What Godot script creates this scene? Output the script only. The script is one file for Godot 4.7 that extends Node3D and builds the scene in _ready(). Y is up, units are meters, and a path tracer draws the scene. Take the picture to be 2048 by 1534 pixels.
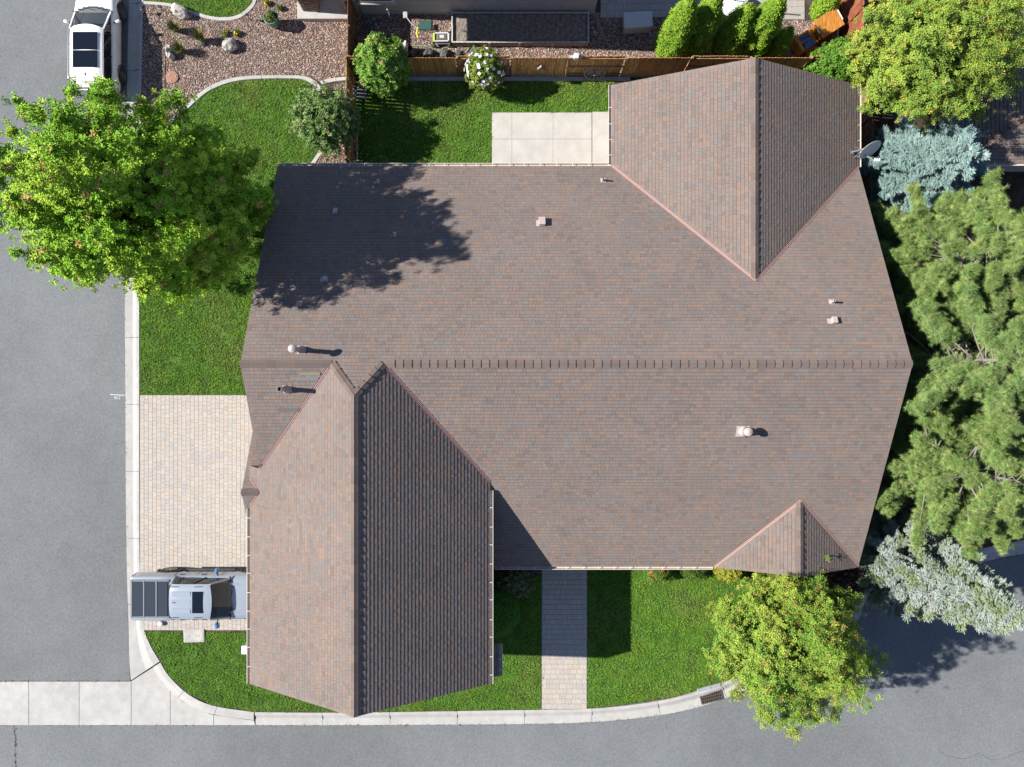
extends Node3D

# Units are metres, y is up, x runs east along the house ridge, z runs south to the lower street.

var rng := RandomNumberGenerator.new()
var M := {}
var used := {}

# ---------------------------------------------------------------- mesh building
class MB:
	var v := PackedVector3Array()
	var n := PackedVector3Array()
	var c := PackedColorArray()

	func tri(a: Vector3, b: Vector3, d: Vector3, col := Color.WHITE) -> void:
		var nn := (b - a).cross(d - a)
		if nn.length_squared() < 1e-16:
			return
		nn = nn.normalized()
		v.push_back(a); v.push_back(d); v.push_back(b)
		for k in 3:
			n.push_back(nn); c.push_back(col)

	func trin(a: Vector3, b: Vector3, d: Vector3, na: Vector3, nb: Vector3, nd: Vector3, col := Color.WHITE) -> void:
		if (b - a).cross(d - a).length_squared() < 1e-18:
			return
		v.push_back(a); v.push_back(d); v.push_back(b)
		n.push_back(na); n.push_back(nd); n.push_back(nb)
		for k in 3:
			c.push_back(col)

	func quad(a: Vector3, b: Vector3, d: Vector3, e: Vector3, col := Color.WHITE) -> void:
		tri(a, b, d, col)
		tri(a, d, e, col)

	# a box with chamfered edges
	func box(t: Transform3D, size: Vector3, col := Color.WHITE, bev := 0.0) -> void:
		var h := size * 0.5
		if bev <= 0.0:
			var p: Array[Vector3] = []
			for i in 8:
				p.append(t * Vector3(h.x if i & 1 else -h.x, h.y if i & 2 else -h.y, h.z if i & 4 else -h.z))
			quad(p[2], p[6], p[7], p[3], col); quad(p[0], p[1], p[5], p[4], col)
			quad(p[1], p[3], p[7], p[5], col); quad(p[0], p[4], p[6], p[2], col)
			quad(p[4], p[5], p[7], p[6], col); quad(p[0], p[2], p[3], p[1], col)
			return
		# eight corners, each as three points
		var b := minf(bev, minf(h.x, minf(h.y, h.z)) * 0.95)
		var q := {}
		for i in 8:
			var s := Vector3(1 if i & 1 else -1, 1 if i & 2 else -1, 1 if i & 4 else -1)
			q[i] = [t * (s * Vector3(h.x, h.y - b, h.z - b)), t * (s * Vector3(h.x - b, h.y, h.z - b)), t * (s * Vector3(h.x - b, h.y - b, h.z))]
		for ax in 3:
			var m := 1 << ax
			var o1 := 1 << ((ax + 1) % 3)
			var o2 := 1 << ((ax + 2) % 3)
			for s in 2:
				var base := m if s else 0
				var f0: Vector3 = q[base][ax]
				var f1: Vector3 = q[base | o1][ax]
				var f2: Vector3 = q[base | o1 | o2][ax]
				var f3: Vector3 = q[base | o2][ax]
				if s: quad(f0, f1, f2, f3, col)
				else: quad(f0, f3, f2, f1, col)
			# edges parallel to ax
			for e in 4:
				var base2 := (o1 if e & 1 else 0) | (o2 if e & 2 else 0)
				var a1: Vector3 = q[base2][(ax + 1) % 3]
				var a2: Vector3 = q[base2 | m][(ax + 1) % 3]
				var b1: Vector3 = q[base2][(ax + 2) % 3]
				var b2: Vector3 = q[base2 | m][(ax + 2) % 3]
				if (e == 0 or e == 3): quad(a1, b1, b2, a2, col)
				else: quad(a1, a2, b2, b1, col)
		for i in 8:
			if [1, -1, -1, 1, -1, 1, 1, -1][i] < 0: tri(q[i][0], q[i][1], q[i][2], col)
			else: tri(q[i][0], q[i][2], q[i][1], col)

	func bx(center: Vector3, size: Vector3, col := Color.WHITE, bev := 0.0) -> void:
		box(Transform3D(Basis(), center), size, col, bev)

	# a beam of rectangular section from a to b; w across (level), hgt along up
	func beam(a: Vector3, b: Vector3, w: float, hgt: float, col := Color.WHITE, up := Vector3.UP, bev := 0.0) -> void:
		var d := b - a
		var z := d.normalized()
		var x := up.cross(z)
		if x.length() < 1e-4: x = Vector3.RIGHT.cross(z)
		x = x.normalized()
		var y := z.cross(x)
		box(Transform3D(Basis(x, y, z), (a + b) * 0.5), Vector3(w, hgt, d.length()), col, bev)

	func tube(path: Array, rad: Array, seg: int, col := Color.WHITE, caps := true) -> void:
		var rows := []
		var prev := Vector3.ZERO
		for i in path.size():
			var d: Vector3 = (path[mini(i + 1, path.size() - 1)] - path[maxi(i - 1, 0)]).normalized()
			var x := prev
			if i == 0:
				x = d.cross(Vector3.UP)
				if x.length() < 0.05: x = d.cross(Vector3.RIGHT)
			x = (x - d * x.dot(d)).normalized()
			prev = x
			var y := d.cross(x)
			var row := PackedVector3Array()
			for k in seg:
				var an := TAU * k / seg
				row.append(path[i] + (x * cos(an) + y * sin(an)) * rad[mini(i, rad.size() - 1)])
			rows.append(row)
		surf(rows, col, true)
		if caps:
			for e in 2:
				var r: PackedVector3Array = rows[0 if e == 0 else rows.size() - 1]
				var m: Vector3 = path[0 if e == 0 else path.size() - 1]
				for k in seg:
					if e == 0: tri(m, r[(k + 1) % seg], r[k], col)
					else: tri(m, r[k], r[(k + 1) % seg], col)

	# smooth surface through rows of points of equal length
	func surf(rows: Array, col := Color.WHITE, wrap := false, cols: Array = []) -> void:
		var nr := rows.size()
		var nc: int = rows[0].size()
		var nor := []
		for i in nr:
			var a := PackedVector3Array(); a.resize(nc); nor.append(a)
		var last := nc if wrap else nc - 1
		for i in nr - 1:
			for j in last:
				var j2 := (j + 1) % nc
				var f: Vector3 = (rows[i + 1][j2] - rows[i][j]).cross(rows[i + 1][j] - rows[i][j2])
				nor[i][j] += f; nor[i][j2] += f; nor[i + 1][j] += f; nor[i + 1][j2] += f
		for i in nr:
			for j in nc:
				nor[i][j] = nor[i][j].normalized() if nor[i][j].length_squared() > 1e-18 else Vector3.UP
		for i in nr - 1:
			for j in last:
				var j2 := (j + 1) % nc
				var cc: Color = cols[i] if cols.size() else col
				trin(rows[i][j], rows[i + 1][j2], rows[i + 1][j], nor[i][j], nor[i + 1][j2], nor[i + 1][j], cc)
				trin(rows[i][j], rows[i][j2], rows[i + 1][j2], nor[i][j], nor[i][j2], nor[i + 1][j2], cc)

	func lathe(t: Transform3D, prof: Array, seg: int, col := Color.WHITE) -> void:
		var rows := []
		for p in prof:
			var row := PackedVector3Array()
			for k in seg:
				var an := TAU * k / seg
				row.append(t * Vector3(cos(an) * p.x, p.y, -sin(an) * p.x))
			rows.append(row)
		surf(rows, col, true)

	# flat polygon of plan points, extruded from y0 to y1 (top, sides; bottom if asked)
	func slab(pts: PackedVector2Array, y0: float, y1: float, col := Color.WHITE, bottom := false) -> void:
		var idx := Geometry2D.triangulate_polygon(pts)
		var area := 0.0
		for i in pts.size():
			area += pts[i].cross(pts[(i + 1) % pts.size()])
		for k in range(0, idx.size(), 3):
			var a := pts[idx[k]]; var b := pts[idx[k + 1]]; var d := pts[idx[k + 2]]
			if (b - a).cross(d - a) > 0.0:
				var s := b; b = d; d = s
			tri(Vector3(a.x, y1, a.y), Vector3(b.x, y1, b.y), Vector3(d.x, y1, d.y), col)
			if bottom: tri(Vector3(a.x, y0, a.y), Vector3(d.x, y0, d.y), Vector3(b.x, y0, b.y), col)
		if y1 - y0 < 1e-5: return
		for i in pts.size():
			var a := pts[i]; var b := pts[(i + 1) % pts.size()]
			if area > 0.0:
				var s := b; b = a; a = s
			quad(Vector3(a.x, y0, a.y), Vector3(b.x, y0, b.y), Vector3(b.x, y1, b.y), Vector3(a.x, y1, a.y), col)

	func mesh(mat: Material, off := Vector3.ZERO) -> ArrayMesh:
		var am := ArrayMesh.new()
		var arr := []
		arr.resize(Mesh.ARRAY_MAX)
		arr[Mesh.ARRAY_VERTEX] = Transform3D(Basis(), -off) * v
		arr[Mesh.ARRAY_NORMAL] = n
		arr[Mesh.ARRAY_COLOR] = c
		am.add_surface_from_arrays(Mesh.PRIMITIVE_TRIANGLES, arr)
		am.surface_set_material(0, mat)
		return am

# ---------------------------------------------------------------- scene tree helpers
func xz(a: Array) -> PackedVector2Array:
	var r := PackedVector2Array()
	for i in range(0, a.size(), 2):
		r.append(Vector2(a[i], a[i + 1]))
	return r

func v3(p: Vector2, y: float) -> Vector3:
	return Vector3(p.x, y, p.y)

func numbered(called: String) -> String:
	var k: int = used.get(called, 0)
	used[called] = k + 1
	return called if k == 0 else "%s_%03d" % [called, k]

func base_of(o: Node) -> Vector3:
	var p := Vector3.ZERO
	while o != self:
		p += (o as Node3D).position
		o = o.get_parent()
	return p

func tag(o: Node, label: String, category: String, group := "") -> Node:
	o.set_meta("label", label)
	o.set_meta("category", category)
	if group: o.set_meta("group", group)
	return o

# a thing at its base; its parts become children
func thing(called: String, at: Vector3, label: String, category: String, group := "") -> Node3D:
	var o := Node3D.new()
	o.name = numbered(called)
	add_child(o)
	o.position = at
	tag(o, label, category, group)
	return o

func shadows(o: GeometryInstance3D) -> void:
	o.cast_shadow = GeometryInstance3D.SHADOW_CASTING_SETTING_ON

# commit a mesh whose points are in world metres as one named part
func obj(called: String, mb: MB, mat: Material, parent: Node = self) -> MeshInstance3D:
	var o := MeshInstance3D.new()
	o.name = numbered(called) if parent == self else called
	o.mesh = mb.mesh(mat, base_of(parent))
	shadows(o)
	parent.add_child(o, true)
	return o

# one-mesh thing set at its base
func solo(called: String, mb: MB, mat: Material, at: Vector3, label: String, category: String, group := "") -> MeshInstance3D:
	var o := MeshInstance3D.new()
	o.name = numbered(called)
	o.mesh = mb.mesh(mat, at)
	shadows(o)
	add_child(o)
	o.position = at
	tag(o, label, category, group)
	return o

func struct(called: String, mb: MB, mat: Material) -> MeshInstance3D:
	var o := obj(called, mb, mat)
	o.set_meta("kind", "structure")
	return o

# a shared mesh placed as one piece
func piece(called: String, mesh: Mesh, t: Transform3D, parent: Node) -> MeshInstance3D:
	var o := MeshInstance3D.new()
	o.name = called
	o.mesh = mesh
	shadows(o)
	parent.add_child(o, true)
	o.transform = Transform3D(t.basis, t.origin - base_of(parent))
	return o

func multi(called: String, mesh: Mesh, ts: Array, cols: PackedColorArray, parent: Node, stuff := true) -> MultiMeshInstance3D:
	var mm := MultiMesh.new()
	mm.transform_format = MultiMesh.TRANSFORM_3D
	mm.use_colors = true
	mm.mesh = mesh
	mm.instance_count = ts.size()
	var off := base_of(parent)
	for i in ts.size():
		var t: Transform3D = ts[i]
		t.origin -= off
		mm.set_instance_transform(i, t)
		mm.set_instance_color(i, cols[i])
	var o := MultiMeshInstance3D.new()
	o.name = numbered(called) if parent == self else called
	o.multimesh = mm
	shadows(o)
	parent.add_child(o, true)
	if stuff: o.set_meta("kind", "stuff")
	return o

func jit(c: Color, amount: float) -> Color:
	var f := 1.0 + rng.randf_range(-amount, amount)
	return Color(c.r * f, c.g * f, c.b * f)

func lin(r: float, g: float, b: float) -> Color:
	return Color(r, g, b)

func rv() -> Vector3:
	return Vector3(rng.randfn(), rng.randfn(), rng.randfn())

func ru() -> Vector3:
	return rv().normalized()

# ---------------------------------------------------------------- textures and materials
func noise_img(size: int, freq: float, oct: int, seed_: int, kind := FastNoiseLite.TYPE_SIMPLEX_SMOOTH) -> PackedByteArray:
	var f := FastNoiseLite.new()
	f.noise_type = kind
	f.frequency = freq
	f.fractal_octaves = oct
	f.seed = seed_
	var im := f.get_seamless_image(size, size, false, false, 0.1, true)
	im.convert(Image.FORMAT_L8)
	return im.get_data()

# grey texture: layers of [freq, octaves, weight]; the mean is kept near mid and values are spread by contrast
func grey_tex(size: int, layers: Array, white: float, lo: float, hi: float, seed_: int) -> ImageTexture:
	var r := RandomNumberGenerator.new()
	r.seed = seed_
	var ls := []
	for i in layers.size():
		ls.append(noise_img(size, layers[i][0], layers[i][1], seed_ + i))
	var out := PackedByteArray()
	out.resize(size * size)
	for p in size * size:
		var s := 0.0
		for i in ls.size():
			s += (ls[i][p] / 255.0 - 0.5) * layers[i][2]
		s += (r.randf() - 0.5) * white
		out[p] = int(clampf(lerpf(lo, hi, clampf(0.5 + s, 0.0, 1.0)), 0.0, 1.0) * 255.0)
	var im := Image.create_from_data(size, size, false, Image.FORMAT_L8, out)
	im.convert(Image.FORMAT_RGB8)
	im.generate_mipmaps()
	return ImageTexture.create_from_image(im)

func mat(called: String, lin_col: Color, rough: float, tex: Texture2D = null, metres := 1.0, vcol := true, metal := 0.0) -> StandardMaterial3D:
	var m := StandardMaterial3D.new()
	m.resource_name = called
	m.albedo_color = lin_col.linear_to_srgb()
	m.roughness = rough
	m.metallic = metal
	m.vertex_color_use_as_albedo = vcol
	if tex:
		m.albedo_texture = tex
		m.uv1_triplanar = true
		m.uv1_world_triplanar = true
		m.uv1_scale = Vector3.ONE / metres
	M[called] = m
	return m

func relief(m: StandardMaterial3D, tex: Texture2D, cm: float) -> void:
	m.heightmap_enabled = true
	m.heightmap_texture = tex
	m.heightmap_scale = cm


# ================================================================ READY
func _ready() -> void:
	rng.seed = 20260
	# --- camera
	var cam := Camera3D.new()
	cam.name = "camera"
	add_child(cam)
	cam.position = Vector3(0, 32.3, 0)
	cam.rotation_degrees = Vector3(-90, 0, 0)
	cam.fov = 56.68
	cam.near = 0.1
	cam.far = 900.0
	cam.current = true
	# --- sky, exposure
	var sky_mat := ProceduralSkyMaterial.new()
	sky_mat.sky_top_color = Color(0.44, 0.54, 0.72)
	sky_mat.sky_horizon_color = Color(0.74, 0.78, 0.83)
	sky_mat.sky_curve = 0.16
	sky_mat.ground_bottom_color = Color(0.30, 0.28, 0.25)
	sky_mat.ground_horizon_color = Color(0.55, 0.6, 0.66)
	sky_mat.sun_angle_max = 6.0
	sky_mat.sky_energy_multiplier = 0.70
	sky_mat.ground_energy_multiplier = 0.4
	var sky := Sky.new()
	sky.sky_material = sky_mat
	var env := Environment.new()
	env.background_mode = Environment.BG_SKY
	env.sky = sky
	env.tonemap_mode = Environment.TONE_MAPPER_LINEAR
	env.tonemap_exposure = 2.05
	env.sdfgi_enabled = true
	env.ssao_enabled = true
	env.ssil_enabled = true
	var we := WorldEnvironment.new()
	we.name = "world_environment"
	we.environment = env
	add_child(we)
	# --- sun: low in the west, a little north
	var sun := DirectionalLight3D.new()
	sun.name = "sun"
	sun.light_energy = 1.6
	sun.light_color = Color(1.0, 0.975, 0.935)
	sun.light_angular_distance = 0.5
	sun.shadow_enabled = true
	add_child(sun)
	sun.look_at_from_position(Vector3.ZERO, Vector3(1.335, -1.0, 0.106), Vector3.UP)

	materials()
	streets()
	yards()
	main_house()
	north_house()
	east_house()
	fences()
	trees()
	shrubs()
	vehicles()
	yard_things()

func materials() -> void:
	var t_asph := grey_tex(1024, [[0.0015, 2, 0.35], [0.006, 3, 0.22], [0.02, 3, 0.16], [0.12, 2, 0.3]], 0.75, 0.75, 1.0, 11)
	var t_conc := grey_tex(1024, [[0.003, 3, 0.5], [0.012, 4, 0.7], [0.05, 3, 0.35]], 0.5, 0.86, 1.0, 21)
	var t_gran := grey_tex(512, [[0.02, 2, 0.35], [0.2, 2, 0.3]], 0.8, 0.66, 1.0, 31)
	var t_patch := grey_tex(1024, [[0.008, 4, 1.0], [0.06, 3, 0.6]], 0.5, 0.55, 1.0, 41)
	var t_stucco := grey_tex(512, [[0.01, 3, 0.4], [0.15, 2, 0.6]], 0.4, 0.80, 1.0, 51)
	var t_wood := wood_tex()
	mat("asphalt", lin(0.186, 0.200, 0.212), 0.95, t_asph, 22.0)
	mat("concrete", lin(0.44, 0.43, 0.415), 0.9, t_conc, 7.0)
	mat("patio_concrete", lin(0.52, 0.50, 0.47), 0.9, t_stucco, 4.0)
	mat("earth", lin(0.10, 0.075, 0.055), 1.0, t_patch, 5.0)
	mat("bed_soil", lin(0.36, 0.31, 0.27), 1.0, t_patch, 1.6)
	mat("dish_grey", lin(0.58, 0.59, 0.62), 0.45)
	mat("turf_soil", lin(0.075, 0.165, 0.018), 1.0, t_patch, 6.0)
	mat("grass", Color.WHITE, 0.75)
	M.grass.backlight = Color(0.3, 0.36, 0.08)
	mat("gravel_base", lin(0.17, 0.12, 0.10), 1.0, t_patch, 1.2)
	mat("stone", Color.WHITE, 0.9, t_gran, 0.5)
	mat("pebble", Color.WHITE, 0.9)
	mat("paver", Color.WHITE, 0.92, t_gran, 0.8)
	mat("joint_sand", lin(0.40, 0.37, 0.345), 1.0, t_patch, 1.5)
	mat("shingle", Color.WHITE, 0.96, t_gran, 0.45)
	mat("fascia", lin(0.34, 0.27, 0.21), 0.7, t_stucco, 1.5)
	mat("gutter", lin(0.50, 0.43, 0.36), 0.45)
	mat("white_metal", lin(0.80, 0.80, 0.79), 0.4)
	mat("gutter_lip", lin(0.58, 0.56, 0.53), 0.5)
	mat("valley_metal", lin(0.33, 0.215, 0.20), 0.5)
	mat("vent_paint", lin(0.39, 0.33, 0.32), 0.55)
	mat("stucco", lin(0.40, 0.345, 0.30), 0.95, t_stucco, 2.0)
	mat("grey_stucco", lin(0.60, 0.55, 0.51), 0.95, t_stucco, 2.0)
	mat("white_trim", lin(0.75, 0.74, 0.72), 0.6)
	mat("glass", lin(0.05, 0.07, 0.08), 0.03, null, 1.0, false)
	mat("wood", Color.WHITE, 0.85, t_wood, 1.2)
	mat("bark", lin(0.16, 0.125, 0.10), 0.95, t_gran, 0.6)
	mat("pale_bark", lin(0.30, 0.27, 0.245), 0.95, t_gran, 0.6)
	mat("leaf", Color.WHITE, 0.55)
	M.leaf.backlight = Color(0.46, 0.52, 0.2)
	mat("needle", Color.WHITE, 0.6)
	M.needle.backlight = Color(0.2, 0.24, 0.1)
	for k in ["leaf", "grass", "needle"]: M[k].metallic_specular = 0.25
	mat("petal", Color.WHITE, 0.7)
	M.petal.backlight = Color(0.4, 0.4, 0.4)
	mat("plain", Color.WHITE, 0.6)
	mat("matte", Color.WHITE, 0.95, t_gran, 0.6)
	mat("rubber", lin(0.022, 0.022, 0.021), 0.85)
	mat("alloy", lin(0.55, 0.55, 0.56), 0.3, null, 1.0, true, 0.8)
	mat("black_plastic", lin(0.02, 0.02, 0.022), 0.5)
	mat("white_paint", lin(0.80, 0.80, 0.80), 0.35, null, 1.0, false)
	M.white_paint.clearcoat_enabled = true; M.white_paint.clearcoat = 0.8; M.white_paint.clearcoat_roughness = 0.04
	mat("silver_paint", lin(0.29, 0.335, 0.40), 0.3, null, 1.0, false, 0.15)
	M.silver_paint.clearcoat_enabled = true; M.silver_paint.clearcoat = 0.9; M.silver_paint.clearcoat_roughness = 0.04
	mat("bed_cover", lin(0.055, 0.07, 0.10), 0.9, t_gran, 0.4)
	M.bed_cover.metallic_specular = 0.2
	mat("cover_rail", lin(0.19, 0.205, 0.23), 0.4, null, 1.0, true, 0.5)
	mat("roof_glass", lin(0.006, 0.009, 0.016), 0.06, null, 1.0, false)
	M.roof_glass.metallic_specular = 0.5
	mat("pane", Color(0.05, 0.08, 0.085), 0.02, null, 1.0, false)
	M.pane.transparency = BaseMaterial3D.TRANSPARENCY_ALPHA
	M.pane.albedo_color = Color(0.09, 0.14, 0.19, 0.55)
	mat("cabin_trim", Color.WHITE, 0.8)
	mat("cast_iron", lin(0.12, 0.09, 0.07), 0.8, t_gran, 0.5)
	mat("dark_void", lin(0.012, 0.012, 0.013), 1.0)
	mat("road_paint", lin(0.55, 0.56, 0.58), 0.9)
	mat("ceramic", lin(0.10, 0.27, 0.22), 0.25, t_gran, 0.7)
	mat("galvanised", lin(0.42, 0.43, 0.45), 0.4, null, 1.0, true, 0.4)

# long streaks with knots: used for boards
func wood_tex() -> ImageTexture:
	var f := FastNoiseLite.new()
	f.frequency = 0.03
	f.seed = 61
	f.fractal_octaves = 4
	var size := 256
	var out := PackedByteArray()
	out.resize(size * size)
	for y in size:
		for x in size:
			var s := f.get_noise_2d(x * 3.0, y * 0.22) * 0.9 + f.get_noise_2d(x * 9.0 + 300.0, y * 0.5) * 0.5
			out[y * size + x] = int(clampf(0.82 + s * 0.35, 0.35, 1.0) * 255.0)
	var im := Image.create_from_data(size, size, false, Image.FORMAT_L8, out)
	im.convert(Image.FORMAT_RGB8)
	im.generate_mipmaps()
	return ImageTexture.create_from_image(im)

# ================================================================ STREETS
func smooth_line(p: PackedVector2Array, step: int) -> PackedVector2Array:
	var r := PackedVector2Array()
	for i in p.size() - 1:
		var a := p[maxi(i - 1, 0)]; var b := p[i]; var c := p[i + 1]; var d := p[mini(i + 2, p.size() - 1)]
		for k in step:
			r.append(b.cubic_interpolate(c, a, d, float(k) / step))
	r.append(p[p.size() - 1])
	return r

# strip between two matched lines with a section of [share across, height]; cut into panels with open joints
func strip(parent: Node, called: String, outer: PackedVector2Array, inner: PackedVector2Array, section: Array, panel: float, m: Material, thick := 0.12) -> void:
	var cum := [0.0]
	for i in range(1, outer.size()):
		cum.append(cum[i - 1] + ((outer[i] + inner[i]) * 0.5).distance_to((outer[i - 1] + inner[i - 1]) * 0.5))
	var total: float = cum[cum.size() - 1]
	var count := maxi(1, roundi(total / panel))
	var at := func(s: float) -> Array:
		var i := 0
		while i < cum.size() - 2 and cum[i + 1] < s: i += 1
		var f: float = clampf((s - cum[i]) / maxf(cum[i + 1] - cum[i], 1e-6), 0.0, 1.0)
		return [outer[i].lerp(outer[i + 1], f), inner[i].lerp(inner[i + 1], f)]
	for k in count:
		var s0 := total * k / count + 0.008
		var s1 := total * (k + 1) / count - 0.008
		var stops := [s0]
		for s in cum:
			if s > s0 + 0.02 and s < s1 - 0.02: stops.append(s)
		stops.append(s1)
		var mb := MB.new()
		var tone := jit(Color.WHITE, 0.045)
		var rows := []
		for s in stops:
			var oi: Array = at.call(s)
			var row := PackedVector3Array()
			row.append(v3(oi[0], section[0][1] - thick))
			for q in section:
				row.append(v3(oi[0].lerp(oi[1], q[0]), q[1]))
			row.append(v3(oi[1], section[section.size() - 1][1] - thick))
			rows.append(row)
		for i in rows.size() - 1:
			for j in rows[0].size() - 1:
				mb.quad(rows[i][j], rows[i + 1][j], rows[i + 1][j + 1], rows[i][j + 1], tone)
		for e in [rows[0], rows[rows.size() - 1]]:
			for j in range(1, e.size() - 1):
				mb.tri(e[0], e[j], e[j + 1], tone)
		obj(called, mb, m, parent)

func streets() -> void:
	var mb := MB.new()
	mb.slab(xz([-300, -300, 300, -300, 300, 300, -300, 300]), -0.03, -0.03)
	struct("ground", mb, M.earth)
	# road surface: the west street, the south street and the mouth on the east
	mb = MB.new()
	mb.slab(xz([-57.331, -44.679, -17.308, -44.679, -17.399, -17.422, -17.581, -4.248, -17.536, 5.292, -17.445, 10.744, -17.354, 13.515, -57.331, 13.515]), -0.02, 0.0)
	var road := struct("road", mb, M.asphalt)
	mb = MB.new()
	mb.slab(xz([-57.331, 15.514, -11.675, 15.514, 0, 15.469, 3.998, 15.355, 7.405, 14.946, 9.79, 14.265, 11.266, 13.583, 13.538, 12.516, 15.128, 11.425, 15.718, 10.744, 16.036, 9.949, 16.718, 9.268, 18.308, 8.7, 20.352, 8.359, 23.532, 7.677, 28.984, 7.11, 58.513, 6.655, 58.513, 41.636, -57.331, 41.636]), -0.02, 0.0)
	struct("road", mb, M.asphalt)
	# cracks filled with weeds and grit, as thin raised ribbons on the asphalt
	var dark := MB.new()
	for line in [xz([-22.624, 15.559, -22.555, 16.195, -22.578, 16.763, -22.51, 18.013]), xz([19.398, 16.559, 19.671, 16.877, 20.602, 17.036, 21.215, 16.809, 21.942, 17.104, 23.532, 16.559])]:
		var sl := smooth_line(line, 5)
		for i in sl.size() - 1:
			var w := 0.004 + 0.008 * rng.randf()
			dark.beam(v3(sl[i], 0.0), v3(sl[i + 1], 0.0), w, 0.008, jit(lin(1.0, 0.97, 0.93), 0.3))
	var cr := obj("crack", dark, M.earth, road)
	cr.set_meta("kind", "stuff")
	# weeds and grit caught along the asphalt's edges
	var wt := []
	var wc := PackedColorArray()
	for e in [[xz([-23.714, 13.515, -17.308, 13.504]), 2.6], [xz([-23.714, 15.525, -11.675, 15.525]), 1.6], [xz([-11.653, 15.525, 0, 15.48, 3.998, 15.366, 7.405, 14.957, 9.79, 14.276, 11.266, 13.595, 13.538, 12.527]), 3.0], [xz([-17.536, -10.608, -17.581, -4.248, -17.536, 5.292, -17.445, 10.744]), 0.8], [xz([-22.601, 15.559, -22.555, 16.195, -22.578, 16.763, -22.51, 18.013]), 9.0]]:
		var ln: PackedVector2Array = e[0]
		for i in ln.size() - 1:
			for q in int(ln[i].distance_to(ln[i + 1]) * e[1] * 5.0):
				if rng.randf() < 0.45: continue
				var pt := ln[i].lerp(ln[i + 1], rng.randf()) + Vector2(rng.randfn(), rng.randfn()) * 0.018
				wt.append(Transform3D(Basis(Vector3.UP, rng.randf() * TAU).scaled(Vector3.ONE * rng.randf_range(0.35, 0.8)), v3(pt, 0.004)))
				wc.append(jit([Color(0.16, 0.22, 0.04), Color(0.26, 0.22, 0.10), Color(0.20, 0.15, 0.09)][rng.randi() % 3], 0.3))
	multi("edge_weeds", tuft_mesh(), wt, wc, road)
	# painted survey mark on the asphalt
	mb = MB.new()
	mb.beam(Vector3(-18.259, 0.006, 0.5), Vector3(-17.6, 0.006, 0.534), 0.03, 0.004, lin(1, 1, 1))
	var mark := thing("painted_mark", Vector3(-17.922, 0, 0.591), "small white sprayed survey mark with digits on asphalt beside the driveway kerb", "road marking")
	obj("line", mb, M.road_paint, mark)
	var tm := TextMesh.new()
	tm.text = "902"
	tm.font_size = 20
	tm.pixel_size = 0.0095
	tm.depth = 0.004
	var fo := SystemFont.new()
	fo.font_names = PackedStringArray(["Droid Sans"])
	tm.font = fo
	tm.material = M.road_paint
	var tmi := MeshInstance3D.new()
	tmi.name = "digits"
	tmi.mesh = tm
	mark.add_child(tmi)
	tmi.rotation_degrees = Vector3(-90, 0, 0)
	tmi.position = Vector3(0, 0.006, 0.06)
	# kerb and gutter
	var kerb := Node3D.new()
	kerb.name = "kerb"
	kerb.set_meta("kind", "structure")
	add_child(kerb)
	var sec := [[0.0, 0.008], [0.5, 0.0], [0.62, 0.035], [0.8, 0.105], [1.0, 0.115]]
	var o1 := smooth_line(xz([-17.308, -23.328, -17.399, -17.422, -17.536, -10.608, -17.581, -4.248, -17.558, 0.75, -17.536, 5.292, -17.49, 8.473, -17.422, 10.744, -17.377, 12.561, -17.308, 13.492]), 3)
	var i1 := smooth_line(xz([-16.604, -23.328, -16.695, -17.422, -16.831, -10.608, -16.877, -4.248, -16.877, 0.75, -16.877, 5.292, -16.854, 8.473, -16.741, 10.744, -16.4, 11.812, -15.946, 12.584]), 3)
	strip(kerb, "kerb_panel", o1, i1, sec, 3.05, M.concrete)
	# the corner: kerb strip, then flat apron panels
	var i2 := smooth_line(xz([-15.923, 12.629, -15.537, 13.243, -14.674, 14.06, -13.561, 14.583, -11.675, 14.878]), 4)
	var o2 := smooth_line(xz([-16.309, 12.879, -15.923, 13.538, -14.969, 14.424, -13.742, 14.992, -11.721, 15.287]), 4)
	strip(kerb, "kerb_panel", o2, i2, [[0.0, 0.006], [0.2, 0.03], [0.6, 0.10], [1.0, 0.115]], 2.0, M.concrete)
	for q in [xz([-26.44, 13.538, -21.965, 13.538, -21.965, 15.514, -26.44, 15.514]), xz([-21.942, 13.538, -19.671, 13.538, -19.671, 15.514, -21.942, 15.514]), xz([-19.648, 13.538, -17.308, 13.538, -17.308, 15.514, -19.648, 15.514]), xz([-17.286, 13.529, -16.309, 12.902, -15.923, 13.561, -15.537, 13.924, -15.537, 15.514, -17.286, 15.514]), xz([-15.514, 13.947, -14.969, 14.446, -13.742, 15.014, -13.561, 15.048, -13.561, 15.514, -15.514, 15.514]), xz([-13.538, 15.06, -11.721, 15.31, -11.675, 15.514, -13.538, 15.514]), xz([-36.888, 13.538, -26.462, 13.538, -26.462, 15.514, -36.888, 15.514])]:
		mb = MB.new()
		mb.slab(q, -0.1, 0.006, jit(Color.WHITE, 0.03))
		obj("apron_panel", mb, M.concrete, kerb)
	# south kerb, round to the east
	var o3 := smooth_line(xz([-11.653, 15.514, -7.359, 15.514, 0, 15.469, 3.998, 15.355, 7.405, 14.946, 9.79, 14.265, 11.266, 13.583, 13.538, 12.516, 15.128, 11.425, 15.718, 10.744, 16.036, 9.949, 16.718, 9.268, 18.308, 8.7, 20.352, 8.359, 23.532, 7.677, 28.984, 7.11, 38.069, 6.882]), 3)
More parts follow.
